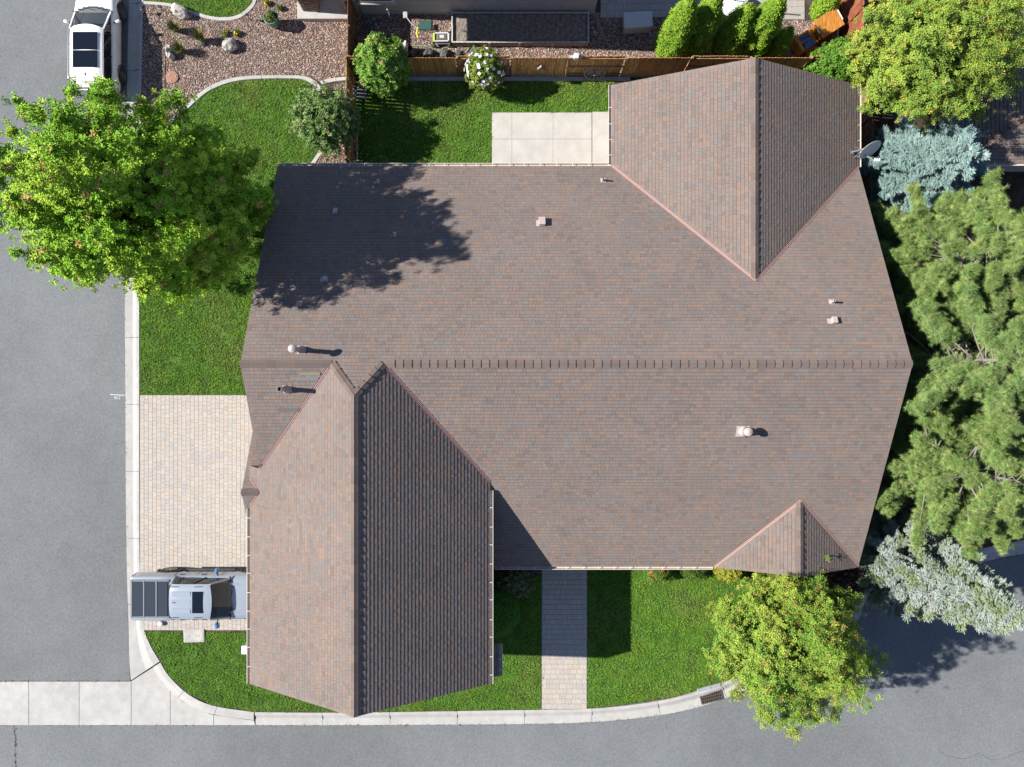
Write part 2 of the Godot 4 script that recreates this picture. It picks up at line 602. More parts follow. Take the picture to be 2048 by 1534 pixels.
	var i3 := smooth_line(xz([-11.653, 14.878, -7.359, 14.901, 0, 14.787, 3.998, 14.696, 7.178, 14.265, 9.495, 13.561, 10.948, 12.925, 13.152, 11.902, 14.674, 10.926, 15.264, 10.335, 15.514, 9.608, 16.218, 8.813, 17.967, 8.132, 20.125, 7.746, 23.305, 7.064, 28.893, 6.474, 38.069, 6.246]), 3)
	strip(kerb, "kerb_panel", o3, i3, sec, 3.05, M.concrete)
	# storm drain grate set in the gutter
	var g0 := Vector3(9.038, 0.01, 14.169)
	var gr := thing("storm_drain", g0, "rusty cast iron storm drain grate set in the concrete gutter", "drain")
	var gb := Basis(Vector3.UP, deg_to_rad(14.0))
	mb = MB.new()
	mb.box(Transform3D(gb, g0 + Vector3(0, 0.002, 0)), Vector3(1.0, 0.012, 0.58), Color.WHITE)
	obj("pit", mb, M.dark_void, gr)
	mb = MB.new()
	for s in [-1, 1]:
		mb.box(Transform3D(gb, g0 + gb * Vector3(0, 0.02, s * 0.27)), Vector3(1.02, 0.03, 0.05), Color.WHITE)
		mb.box(Transform3D(gb, g0 + gb * Vector3(s * 0.49, 0.02, 0)), Vector3(0.05, 0.03, 0.5), Color.WHITE)
	obj("frame", mb, M.cast_iron, gr)
	for k in 3:
		mb = MB.new()
		mb.box(Transform3D(gb, g0 + gb * Vector3(0, 0.018, -0.135 + k * 0.135)), Vector3(0.94, 0.024, 0.03), Color.WHITE)
		obj("bar", mb, M.cast_iron, gr)
	for r in 4:
		for k in 9:
			mb = MB.new()
			mb.box(Transform3D(gb, g0 + gb * Vector3(-0.42 + k * 0.1 + (0.05 if r % 2 else 0.0), 0.019, -0.2 + r * 0.135)), Vector3(0.03, 0.024, 0.105), jit(Color.WHITE, 0.3))
			obj("bar", mb, M.cast_iron, gr)
	mb = MB.new()
	mb.box(Transform3D(gb, g0 + gb * Vector3(-0.02, 0.07, -0.42)), Vector3(1.1, 0.12, 0.16), Color.WHITE, 0.02)
	mb.box(Transform3D(gb, g0 + gb * Vector3(0.0, 0.14, -0.42)), Vector3(0.14, 0.02, 0.1), lin(1.6, 1.6, 1.6), 0.01)
	obj("hood", mb, M.galvanised, gr)

# ================================================================ YARDS
func inside_box(poly: PackedVector2Array) -> Rect2:
	var r := Rect2(poly[0], Vector2.ZERO)
	for p in poly: r = r.expand(p)
	return r

var tuft: ArrayMesh
func tuft_mesh() -> ArrayMesh:
	if tuft: return tuft
	var mb := MB.new()
	for k in 18:
		var a := rng.randf() * TAU
		var r := 0.06 * sqrt(rng.randf())
		var p := Vector3(cos(a) * r, 0, sin(a) * r)
		var lean := Vector3(rng.randf_range(-1, 1), 0, rng.randf_range(-1, 1)) * 0.03
		var h := rng.randf_range(0.018, 0.036)
		var w := Vector3(cos(a + 1.3), 0, sin(a + 1.3)) * 0.005
		var top := p + lean + Vector3(0, h, 0)
		var midp := p + lean * 0.4 + Vector3(0, h * 0.6, 0)
		var col := jit(Color.WHITE, 0.35)
		mb.tri(p - w, p + w, midp + w, col)
		mb.tri(p - w, midp + w, midp - w, col)
		mb.tri(midp - w, midp + w, top, col)
	tuft = mb.mesh(M.grass)
	return tuft

func lawn(poly: PackedVector2Array, y: float, per_m2: float, stripe: float, holes: Array = [], tone := Color(0.15, 0.33, 0.03)) -> void:
	var mb := MB.new()
	mb.slab(poly, y - 0.1, y)
	var o := struct("lawn", mb, M.turf_soil)
	var b := inside_box(poly)
	var ts := []
	var cs := PackedColorArray()
	var nz := FastNoiseLite.new()
	nz.seed = 5; nz.frequency = 0.55; nz.fractal_octaves = 3
	var n := int(b.get_area() * per_m2)
	var dir := Vector2.from_angle(stripe)
	for i in n:
		var p := b.position + Vector2(rng.randf(), rng.randf()) * b.size
		if not Geometry2D.is_point_in_polygon(p, poly): continue
		var skip := false
		for h in holes:
			if Geometry2D.is_point_in_polygon(p, h): skip = true; break
		if skip: continue
		# mower passes lay the blades over one way, then the other
		var s := sin(p.dot(dir.orthogonal()) * TAU / 1.1 + nz.get_noise_2d(p.x * 0.4, p.y * 0.4) * 1.2)
		var lean := dir * (0.5 if s > 0 else -0.5)
		var bs := Basis(Vector3(lean.y, 0, -lean.x).normalized(), -lean.length()) * Basis(Vector3.UP, rng.randf() * TAU)
		var sc := rng.randf_range(0.8, 1.35)
		ts.append(Transform3D(bs.scaled(Vector3(sc, sc * rng.randf_range(0.7, 1.2), sc)), v3(p, y)))
		var q := nz.get_noise_2d(p.x, p.y)
		var dry := nz.get_noise_2d(p.x * 0.35 + 50.0, p.y * 0.35)
		var c := tone.lerp(Color(0.23, 0.34, 0.036), clampf(q * 1.0 + 0.14 + rng.randfn() * 0.16, 0.0, 0.8))
		c = c.lerp(Color(0.30, 0.29, 0.09), clampf(dry * 1.5 - 0.2 + rng.randfn() * 0.08, 0.0, 0.5))
		cs.append(jit(c, 0.22))
	multi("grass_blades", tuft_mesh(), ts, cs, o)

var stone_mesh_: ArrayMesh
func pebble_mesh() -> ArrayMesh:
	if stone_mesh_: return stone_mesh_
	var mb := MB.new()
	var rows := []
	for i in 4:
		var row := PackedVector3Array()
		var th := [0.0, 0.9, 1.7, 2.5][i] as float
		for k in 6:
			var an := TAU * k / 6 + i * 0.5
			row.append(Vector3(sin(th) * cos(an), cos(th) * 0.7, sin(th) * sin(an)) * rng.randf_range(0.85, 1.15))
		rows.append(row)
	mb.surf(rows, Color.WHITE, true)
	stone_mesh_ = mb.mesh(M.pebble)
	return stone_mesh_

const GRAVEL := [Color(0.317, 0.202, 0.152), Color(0.229, 0.160, 0.132), Color(0.150, 0.126, 0.120), Color(0.396, 0.302, 0.248), Color(0.264, 0.130, 0.076), Color(0.493, 0.420, 0.368), Color(0.097, 0.084, 0.084), Color(0.211, 0.168, 0.160)]
func gravel(poly: PackedVector2Array, y: float, per_m2: float, holes: Array = [], size := 0.0225) -> void:
	var mb := MB.new()
	mb.slab(poly, y - 0.1, y)
	var o := struct("gravel_bed", mb, M.gravel_base)
	var b := inside_box(poly)
	var ts := []
	var cs := PackedColorArray()
	for i in int(b.get_area() * per_m2):
		var p := b.position + Vector2(rng.randf(), rng.randf()) * b.size
		if not Geometry2D.is_point_in_polygon(p, poly): continue
		var skip := false
		for h in holes:
			if Geometry2D.is_point_in_polygon(p, h): skip = true; break
		if skip: continue
		var sc := size * rng.randf_range(0.6, 1.5)
		ts.append(Transform3D(Basis(Vector3.UP, rng.randf() * TAU).scaled(Vector3(sc, sc * 0.8, sc * rng.randf_range(0.7, 1.1))), v3(p, y + sc * 0.3)))
		cs.append(jit(GRAVEL[rng.randi() % GRAVEL.size()], 0.3))
	multi("gravel_stones", pebble_mesh(), ts, cs, o)

const PAVER := [Color(0.560, 0.509, 0.463), Color(0.576, 0.517, 0.467), Color(0.536, 0.509, 0.475), Color(0.572, 0.509, 0.451), Color(0.564, 0.521, 0.479), Color(0.520, 0.497, 0.471), Color(0.588, 0.517, 0.444)]
# rectangle paved in columns (or rows) of stones of mixed length; a share become parts, the rest one joined part
func pave(parent: Node, r: Rect2, y: float, width: float, lengths: Array, rows_along_x: bool, singles: int, tint := Color.WHITE) -> void:
	var long := r.size.x if rows_along_x else r.size.y
	var wide := r.size.y if rows_along_x else r.size.x
	var n := roundi(wide / width)
	width = wide / n
	var all := []
	for k in n:
		var s := -rng.randf() * 0.2
		while s < long - 0.02:
			var l: float = lengths[rng.randi() % lengths.size()]
			var s0 := maxf(s, 0.0)
			var s1 := minf(s + l, long)
			if long - s1 < 0.07: s1 = long
			if s1 - s0 > 0.03:
				var c0 := Vector2(s0, k * width) if rows_along_x else Vector2(k * width, s0)
				var sz := Vector2(s1 - s0, width) if rows_along_x else Vector2(width, s1 - s0)
				all.append(Rect2(r.position + c0, sz))
			s = s1 if s1 > s else s + l
	var shared := {}
	var rest := MB.new()
	# those lying nearest the middle of the picture show largest
	all.sort_custom(func(a, b): return a.size.x * a.size.y > b.size.x * b.size.y)
	for i in all.size():
		var q: Rect2 = all[i]
		var ci := rng.randi() % PAVER.size()
		var tone: int = rng.randi() % 3
		var col: Color = PAVER[ci] * tint * [0.96, 1.0, 1.04][tone]
		var lift := rng.randf_range(-0.0015, 0.0015)
		if i < singles:
			var key := "%d_%d_%d_%d" % [roundi(q.size.x * 200), roundi(q.size.y * 200), ci, tone]
			if not shared.has(key):
				var m := MB.new()
				paver_shape(m, Vector3.ZERO, q.size, col)
				shared[key] = m.mesh(M.paver)
			piece("paver", shared[key], Transform3D(Basis(), v3(q.get_center(), y + lift)), parent)
		else:
			paver_shape(rest, v3(q.get_center(), y + lift), q.size, col)
	if rest.v.size():
		var o := obj("pavers", rest, M.paver, parent)
		o.set_meta("kind", "stuff")

func paver_shape(m: MB, at: Vector3, size: Vector2, col: Color) -> void:
	var hx := size.x * 0.5 - 0.0022
	var hz := size.y * 0.5 - 0.0022
	var b := 0.005
	var t := [Vector3(-hx + b, 0, -hz + b), Vector3(hx - b, 0, -hz + b), Vector3(hx - b, 0, hz - b), Vector3(-hx + b, 0, hz - b)]
	var d := [Vector3(-hx, -b * 1.6, -hz), Vector3(hx, -b * 1.6, -hz), Vector3(hx, -b * 1.6, hz), Vector3(-hx, -b * 1.6, hz)]
	m.quad(at + t[3], at + t[2], at + t[1], at + t[0], col)
	for k in 4:
		var j := (k + 1) % 4
		m.quad(at + t[k], at + t[j], at + d[j], at + d[k], col)

func yards() -> void:
	# soil of the plots, up to the kerb line
	var mb := MB.new()
	mb.slab(xz([-16.604, -33.322, -16.695, -17.422, -16.831, -10.608, -16.877, -4.248, -16.877, 8.473, -16.741, 10.744, -16.4, 11.812, -15.946, 12.584, -15.537, 13.243, -14.674, 14.06, -13.561, 14.583, -11.675, 14.878, -7.359, 14.901, 0, 14.787, 3.998, 14.696, 7.178, 14.265, 9.495, 13.561, 10.948, 12.925, 13.152, 11.902, 14.674, 10.926, 15.264, 10.335, 15.514, 9.608, 16.218, 8.813, 17.967, 8.132, 20.125, 7.746, 23.305, 7.064, 28.893, 6.474, 44.884, 6.246, 44.884, -33.322]), -0.01, 0.085)
	struct("soil", mb, M.earth)
	var y := 0.10
	# front lawns
	lawn(xz([-16.843, 0.5, -16.809, -9.926, -15.764, -11.471, -14.674, -12.448, -14.06, -13.015, -13.492, -13.356, -12.584, -13.651, -11.448, -13.765, -9.858, -13.788, -9.358, -13.72, -9.018, -13.515, -8.768, -13.197, -8.268, -12.516, -8.132, -11.63, -8.541, -10.835, -9.245, -9.813, -9.245, 0.5]), y, 210, 1.45)
	lawn(xz([-16.65, -18.785, -16.672, -17.308, -15.537, -17.218, -14.674, -16.945, -13.72, -16.65, -13.038, -16.582, -12.402, -16.695, -11.902, -17.081, -11.698, -17.536, -11.63, -18.785]), y, 210, 0.4, [], Color(0.17, 0.31, 0.03))
	lawn(xz([-16.672, 11.221, -11.902, 11.289, -8.722, 11.289, -8.722, 14.855, -11.675, 14.844, -13.561, 14.549, -14.674, 14.015, -15.537, 13.197, -15.9, 12.561, -16.354, 11.789]), y, 210, 0.9)
	lawn(xz([-8.722, 12.107, -1.454, 12.107, -1.454, 8.7, 1.317, 8.7, 1.317, 14.742, 0, 14.753, -7.359, 14.867, -8.722, 14.855]), y, 210, 0.2)
	lawn(xz([3.43, 8.018, 15.128, 8.018, 15.423, 9.608, 15.173, 10.312, 14.628, 10.88, 13.106, 11.857, 10.948, 12.879, 9.495, 13.515, 7.178, 14.219, 3.998, 14.651, 3.43, 14.674]), y, 210, -0.22)
	# back lawn with the patio
	lawn(xz([-7.087, -13.651, 4.679, -13.697, 4.679, -9.586, -7.087, -9.586]), y, 210, 0.3, [xz([-0.909, -12.266, 6.269, -12.266, 6.269, -9.586, -0.909, -9.586])])
	var pat := Node3D.new()
	pat.name = "patio"
	pat.set_meta("kind", "structure")
	add_child(pat)
	for q in [[Vector2(-0.909, -12.266), Vector2(0, -11.062)], [Vector2(0, -12.266), Vector2(1.863, -11.062)], [Vector2(1.863, -12.266), Vector2(3.612, -11.062)], [Vector2(-0.909, -11.062), Vector2(0, -9.586)], [Vector2(0, -11.062), Vector2(1.863, -9.586)], [Vector2(1.863, -11.062), Vector2(3.612, -9.586)]]:
		slab_panel(pat, q[0], q[1], 0.13)
	slab_panel(pat, Vector2(3.634, -12.3), Vector2(5.361, -9.586), 0.132)
	# driveway and front walk
	var dw := Node3D.new()
	dw.name = "driveway"
	dw.set_meta("kind", "structure")
	add_child(dw)
	mb = MB.new()
	mb.slab(xz([-16.854, 0.522, -8.722, 0.522, -8.722, 11.176, -16.672, 11.176, -16.786, 10.699, -16.854, 8.473]), 0.05, 0.096)
	obj("joint_bed", mb, M.joint_sand, dw)
	var a := Vector2(-16.843, 0.534)
	var b := Vector2(-9.631, 11.164)
	pave(dw, Rect2(a, b - a), 0.115, 0.188, [0.15, 0.188, 0.188, 0.225, 0.285], false, 300)
	var wk := Node3D.new()
	wk.name = "front_walk"
	wk.set_meta("kind", "structure")
	add_child(wk)
	mb = MB.new()
	mb.slab(xz([1.34, 7.564, 3.407, 7.564, 3.407, 14.753, 1.34, 14.764]), 0.05, 0.096)
	obj("joint_bed", mb, M.joint_sand, wk)
	a = Vector2(1.363, 8.2)
	b = Vector2(3.384, 14.73)
	pave(wk, Rect2(a, b - a), 0.116, 0.225, [0.15, 0.225, 0.30, 0.30], true, 300, Color(1.0, 0.99, 0.98))
	# gravel beds of the north neighbour
	gravel(xz([-16.672, -17.24, -15.537, -17.149, -14.674, -16.854, -13.72, -16.513, -12.925, -16.445, -12.311, -16.582, -11.789, -16.99, -11.584, -17.536, -11.539, -18.785, -7.269, -18.785, -7.269, -13.833, -8.722, -13.697, -9.04, -13.856, -9.813, -13.947, -11.448, -13.947, -12.697, -13.833, -13.606, -13.515, -14.219, -13.106, -14.855, -12.516, -15.946, -11.471, -16.809, -10.108]), y, 900)
	gravel(xz([-8.632, -13.379, -7.359, -13.674, -7.269, -9.586, -9.131, -9.586, -8.382, -10.789, -7.95, -11.63, -8.086, -12.561]), y, 900)
	gravel(xz([-7.087, -16.786, 3.998, -16.786, 3.998, -16.559, 12.175, -16.423, 14.674, -16.423, 14.674, -14.015, -7.087, -14.015]), y, 800, [xz([-2.635, -16.604, 3.453, -16.604, 3.453, -15.287, -2.635, -15.287])], 0.024)
	# east side yard: bark and dust under the conifers
	gravel(xz([13.992, -14.015, 15.855, -14.015, 15.855, -9.586, 13.992, -9.586]), y, 260)
	# concrete mow edges
	var ed := Node3D.new()
	ed.name = "mow_edge"
	ed.set_meta("kind", "structure")
	add_child(ed)
	var cs := [[0.0, 0.10], [0.1, 0.145], [0.9, 0.145], [1.0, 0.10]]
	strip(ed, "edging_stone", smooth_line(xz([-16.809, -10.108, -15.946, -11.471, -14.855, -12.516, -14.219, -13.106, -13.606, -13.515, -12.697, -13.833, -11.448, -13.947, -9.813, -13.947, -9.245, -13.879, -8.859, -13.674, -8.586, -13.356, -8.086, -12.607, -7.95, -11.63, -8.359, -10.789, -9.131, -9.586]), 4), smooth_line(xz([-16.809, -9.926, -15.809, -11.38, -14.696, -12.379, -14.06, -12.97, -13.492, -13.333, -12.584, -13.651, -11.448, -13.776, -9.858, -13.788, -9.358, -13.72, -9.018, -13.515, -8.768, -13.197, -8.268, -12.516, -8.132, -11.63, -8.541, -10.835, -9.358, -9.654]), 4), cs, 2.2, M.concrete)
	strip(ed, "edging_stone", smooth_line(xz([-8.722, -13.697, -8.086, -13.833, -7.269, -13.901]), 3), smooth_line(xz([-8.586, -13.515, -8.041, -13.651, -7.269, -13.731]), 3), cs, 0.8, M.concrete)
	strip(ed, "edging_stone", smooth_line(xz([-16.672, -17.308, -15.537, -17.218, -14.674, -16.945, -13.72, -16.65, -13.038, -16.582, -12.402, -16.695, -11.902, -17.081, -11.698, -17.536, -11.63, -18.785]), 4), smooth_line(xz([-16.672, -17.161, -15.537, -17.059, -14.719, -16.797, -13.765, -16.491, -12.993, -16.4, -12.289, -16.536, -11.743, -16.968, -11.516, -17.513, -11.448, -18.785]), 4), cs, 2.0, M.concrete)
	strip(ed, "edging_stone", xz([-6.86, -13.879, -0.545, -13.879, 5.361, -13.879]), xz([-6.86, -13.697, -0.545, -13.697, 5.361, -13.697]), [[0.0, 0.10], [0.05, 0.17], [0.95, 0.17], [1.0, 0.10]], 5.5, M.concrete)
	# paved patio of the north neighbour
	var np := Node3D.new()
	np.name = "neighbour_patio"
	np.set_meta("kind", "structure")
	add_child(np)
	mb = MB.new()
	mb.slab(xz([3.998, -21.965, 13.265, -21.965, 13.265, -16.468, 11.948, -16.468, 11.948, -16.559, 3.998, -16.559]), 0.06, 0.105)
	obj("joint_bed", mb, M.joint_sand, np)
	a = Vector2(4.009, -18.785); b = Vector2(11.936, -16.57)
	pave(np, Rect2(a, b - a), 0.125, 0.30, [0.2, 0.3, 0.4, 0.4], true, 230, Color(0.86, 0.88, 0.90))
	a = Vector2(11.959, -18.785); b = Vector2(13.243, -16.479)
	pave(np, Rect2(a, b - a), 0.125, 0.30, [0.2, 0.3, 0.4], true, 60, Color(0.86, 0.88, 0.90))

func slab_panel(parent: Node, a: Vector2, b: Vector2, y: float) -> void:
	var mb := MB.new()
	var c := (a + b) * 0.5
	mb.box(Transform3D(Basis(), Vector3(c.x, y - 0.06, c.y)), Vector3(b.x - a.x - 0.008, 0.12, b.y - a.y - 0.008), jit(Color(1.12, 1.11, 1.10), 0.02), 0.006)
	obj("slab", mb, M.patio_concrete, parent)


# ================================================================ ROOFS
# A roof plane: height = h0 + gx * x + gz * z over plan points
class Plane2:
	var h0: float
	var gx: float
	var gz: float
	func _init(a: float, b: float, c: float) -> void:
		h0 = a; gx = b; gz = c
	func at(p: Vector2) -> Vector3:
		return Vector3(p.x, h0 + gx * p.x + gz * p.y, p.y)

const SHINGLE := [Color(0.274, 0.204, 0.173), Color(0.293, 0.213, 0.174), Color(0.251, 0.198, 0.180), Color(0.247, 0.201, 0.184), Color(0.239, 0.211, 0.201), Color(0.232, 0.207, 0.199), Color(0.224, 0.180, 0.163), Color(0.261, 0.203, 0.183), Color(0.266, 0.211, 0.188)]
const COURSE := 0.143
var pool := []      # whole shingles of all slopes of the house at work: [score, transform, width index, colour index, lift index, slope number]
var slopes := []    # per slope: node, MB of the joined rest

func roof_slope(house: Node, pl: Plane2, poly: PackedVector2Array, thick := 0.2) -> void:
	var g := Vector2(pl.gx, pl.gz)
	var tan_ := g.length()
	var cs := 1.0 / sqrt(1.0 + tan_ * tan_)
	var up := Vector3(g.x / tan_ * cs, tan_ * cs, g.y / tan_ * cs)
	var e := Vector3(-g.y, 0, g.x) / tan_
	var nrm := up.cross(e).normalized()
	if nrm.y < 0:
		e = -e
		nrm = -nrm
	var o := pl.at(poly[0])
	# the deck with its fascia
	var deck := MB.new()
	var idx := Geometry2D.triangulate_polygon(poly)
	for k in range(0, idx.size(), 3):
		var a := pl.at(poly[idx[k]]); var b := pl.at(poly[idx[k + 1]]); var d := pl.at(poly[idx[k + 2]])
		deck.tri(a, b, d, Color(0.25, 0.28, 0.32))
		var dn := Vector3(0, -thick, 0)
		deck.tri(a + dn, d + dn, b + dn)
	for k in poly.size():
		var a := pl.at(poly[k]); var b := pl.at(poly[(k + 1) % poly.size()])
		var dn := Vector3(0, -thick, 0)
		deck.quad(a, b, b + dn, a + dn)
	var node := obj("roof_slope", deck, M.fascia, house)
	var rest := MB.new()
	var sn := slopes.size()
	slopes.append([node, rest])
	# courses of shingles
	var flat := PackedVector2Array()
	for p in poly:
		var q := pl.at(p) - o
		flat.append(Vector2(q.dot(e), q.dot(up)))
	var bb := inside_box(flat)
	var widths := [0.11, 0.15, 0.19, 0.24]
	var lifts := [0.0118, 0.0145]
	var bs := Basis(e, nrm, e.cross(nrm))
	var upl := Vector2.ZERO
	var rows := int(ceil(bb.size.y / COURSE))
	for r in rows:
		var b0 := bb.position.y + r * COURSE
		var s := bb.position.x - rng.randf() * 0.3
		var lk := rng.randi() % 2
		var ci := rng.randi() % SHINGLE.size()
		while s < bb.end.x:
			var wi := rng.randi() % 4
			var w: float = widths[wi]
			lk = 1 - lk
			if rng.randf() < 0.88: ci = rng.randi() % SHINGLE.size()
			var rect := PackedVector2Array([Vector2(s, b0), Vector2(s + w, b0), Vector2(s + w, b0 + COURSE), Vector2(s, b0 + COURSE)])
			var n_in := 0
			for q in rect:
				if Geometry2D.is_point_in_polygon(q, flat): n_in += 1
			if n_in == 4:
				var at := o + e * (s + w * 0.5) + up * b0
				var to := Vector3(0, 32.3, 0) - at
				pool.append([w * nrm.dot(to) / pow(to.length(), 3.0), Transform3D(bs, at), wi, ci, lk, sn])
			elif n_in > 0 or Geometry2D.is_point_in_polygon(Vector2(s + w * 0.5, b0 + COURSE * 0.5), flat):
				for cl in Geometry2D.intersect_polygons(rect, flat):
					var tri := Geometry2D.triangulate_polygon(cl)
					var p3 := []
					for q in cl:
						var f: float = 1.0 - clampf((q.y - b0) / COURSE, 0.0, 1.0)
						p3.append(o + e * q.x + up * q.y + nrm * (0.002 + lifts[lk] * f))
					var col: Color = SHINGLE[ci]
					for k in range(0, tri.size(), 3):
						if (cl[tri[k + 1]] - cl[tri[k]]).cross(cl[tri[k + 2]] - cl[tri[k]]) > 0: rest.tri(p3[tri[k]], p3[tri[k + 1]], p3[tri[k + 2]], col)
						else: rest.tri(p3[tri[k]], p3[tri[k + 2]], p3[tri[k + 1]], col)
					for k in cl.size():
						var j := (k + 1) % cl.size()
						if absf(cl[k].y - b0) < 1e-4 and absf(cl[j].y - b0) < 1e-4:
							rest.quad(p3[k], p3[j], p3[j] - nrm * 0.02, p3[k] - nrm * 0.02, col)
			s += w

# local axes: x along the eave, y off the roof, -z up the slope... the lower edge lies at the origin
func shingle_shape(m: MB, t: Transform3D, w: float, lift: float, col: Color) -> void:
	var h := w * 0.5 - 0.0025
	var up := t.basis.z if t.basis.z.y > 0 else -t.basis.z
	var x := t.basis.x
	var n := t.basis.y
	var a := t.origin - x * h + n * (lift + 0.002)
	var b := t.origin + x * h + n * (lift + 0.002)
	var c := t.origin + x * h + up * COURSE + n * 0.002
	var d := t.origin - x * h + up * COURSE + n * 0.002
	# the upper rim carries the dark granule band that laminated shingles are printed with
	var cm := b.lerp(c, 0.84)
	var dm := a.lerp(d, 0.84)
	var band := Color(col.r * 0.52, col.g * 0.52, col.b * 0.54)
	if (b - a).cross(c - a).dot(n) > 0:
		m.quad(a, b, cm, dm, col); m.quad(dm, cm, c, d, band)
	else:
		m.quad(a, dm, cm, b, col); m.quad(dm, d, c, cm, band)
	var lo := n * (lift + 0.01)
	m.quad(a - lo, b - lo, b, a, col)
	m.tri(a, a - lo, d, col)
	m.tri(b, c, b - lo, col)

func lay_shingles(singles: int) -> void:
	pool.sort_custom(func(p, q): return p[0] > q[0])
	var weather := FastNoiseLite.new()
	weather.seed = 77
	weather.frequency = 0.5
	weather.fractal_octaves = 4
	var shared := {}
	var widths := [0.11, 0.15, 0.19, 0.24]
	var lifts := [0.0118, 0.0145]
	for i in pool.size():
		var p: Array = pool[i]
		var col: Color = SHINGLE[p[3]]
		if i < singles:
			var t: Transform3D = p[1]
			var sg := t.basis.z.y > 0
			var key := "%d_%d_%d_%s" % [p[2], p[3], p[4], sg]
			if not shared.has(key):
				# built lying flat, then turned onto the slope
				var m := MB.new()
				var loc := MB.new()
				shingle_shape(loc, t, widths[p[2]], lifts[p[4]], col)
				var inv := t.affine_inverse()
				m.v = inv * loc.v
				var nn := PackedVector3Array()
				for q in loc.n: nn.append(inv.basis * q)
				m.n = nn
				m.c = loc.c
				shared[key] = m.mesh(M.shingle)
			piece("shingle", shared[key], t, slopes[p[5]][0])
		else:
			var at: Vector3 = p[1].origin
			shingle_shape(slopes[p[5]][1], p[1], widths[p[2]], lifts[p[4]], jit(col, 0.05) * (1.0 + 0.09 * weather.get_noise_2d(at.x * 0.6, at.z * 0.6)))
	for s in slopes:
		if s[1].v.size():
			var o := obj("shingles", s[1], M.shingle, s[0])
			o.set_meta("kind", "stuff")
	pool = []
	slopes = []

# cap shingles folded over a ridge or hip from a to b; na, nb: directions down each side
func caps(house: Node, a: Vector3, b: Vector3, na: Vector3, nb: Vector3, step := 0.29) -> void:
	var d := (b - a).normalized()
	var n := maxi(1, roundi(a.distance_to(b) / step))
	var len_ := a.distance_to(b) / n
	var shared := []
	for k in 6:
		var m := MB.new()
		var col: Color = [Color(0.19, 0.145, 0.13), Color(0.215, 0.165, 0.145), Color(0.175, 0.135, 0.12), Color(0.23, 0.17, 0.145), Color(0.20, 0.16, 0.145), Color(0.185, 0.15, 0.14)][k]
		var rows := []
		for q in [[0.0, 0.042], [1.04, 0.012]]:
			var c: Vector3 = d * (q[0] * len_) + Vector3.UP * (q[1] + 0.012)
			rows.append([c + na * 0.155 + Vector3(0, 0.0, 0), c + na * 0.03 - Vector3(0, 0.002, 0), c + Vector3(0, 0.004, 0), c + nb * 0.03 - Vector3(0, 0.002, 0), c + nb * 0.155])
		for j in 4:
			m.quad(rows[0][j], rows[0][j + 1], rows[1][j + 1], rows[1][j], col)
			m.quad(rows[0][j], rows[0][j + 1], rows[0][j + 1] - Vector3(0, 0.045, 0), rows[0][j] - Vector3(0, 0.045, 0), Color(0.05, 0.042, 0.04))
		for j in [0, 4]:
			m.quad(rows[0][j], rows[1][j], rows[1][j] - Vector3(0, 0.025, 0), rows[0][j] - Vector3(0, 0.025, 0), col)
		shared.append(m.mesh(M.shingle))
	for k in n:
		piece("ridge_cap", shared[rng.randi() % 6], Transform3D(Basis(Vector3.UP, rng.randf_range(-0.006, 0.006)), a + d * (len_ * k + rng.randf_range(-0.012, 0.012)) + Vector3(0, rng.randf_range(0.0, 0.004), 0)), house)

# folded metal laid in a valley
func valley(house: Node, a: Vector3, b: Vector3, up := 0.02) -> void:
	var d := (b - a).normalized()
	var x := d.cross(Vector3.UP).normalized()
	var m := MB.new()
	var sec := [[-0.055, 0.036], [-0.03, 0.008], [-0.007, 0.008], [0.0, 0.042], [0.007, 0.008], [0.03, 0.008], [0.055, 0.036]]
	for i in sec.size() - 1:
		var p0: Vector3 = x * sec[i][0] + Vector3.UP * (sec[i][1] + up)
		var p1: Vector3 = x * sec[i + 1][0] + Vector3.UP * (sec[i + 1][1] + up)
		m.quad(a + p0, a + p1, b + p1, b + p0)
	obj("valley_flashing", m, M.valley_metal, house)

# open trough along an eave; side: level direction away from the roof
func gutter(house: Node, a: Vector3, b: Vector3, side: Vector3, step := 0.66) -> void:
	var m := MB.new()
	var y := Vector3.UP
	var s := side
	var w := 0.105
	var sec := [[0.004, -0.002], [0.004, -0.11], [0.03, -0.12], [w - 0.02, -0.12], [w, -0.06], [w, 0.0], [w + 0.018, 0.003], [w + 0.018, -0.012], [w + 0.006, -0.015], [w + 0.006, -0.07]]
	for i in sec.size() - 1:
		var p0: Vector3 = s * sec[i][0] + y * sec[i][1]
		var p1: Vector3 = s * sec[i + 1][0] + y * sec[i + 1][1]
		m.quad(a + p0, a + p1, b + p1, b + p0)
	for e in [a, b]:
		m.quad(e + s * 0.004, e + s * w, e + s * w - y * 0.11, e + s * 0.004 - y * 0.11)
	var g := obj("gutter", m, M.gutter, house)
	m = MB.new()
	m.beam(a + s * (w + 0.01) + y * 0.004, b + s * (w + 0.01) + y * 0.004, 0.018, 0.012)
	obj("lip", m, M.gutter_lip, g)
	var d := (b - a).normalized()
	var n := int(a.distance_to(b) / step)
	var loc := MB.new()
	loc.beam(s * -0.05 + y * 0.016, s * (w + 0.012) + y * 0.012, 0.022, 0.012)
	var mesh := loc.mesh(M.gutter_lip)
	for k in n:
		piece("bracket", mesh, Transform3D(Basis(), a + d * (step * (k + 0.5) + rng.randf_range(-0.03, 0.03))), g)

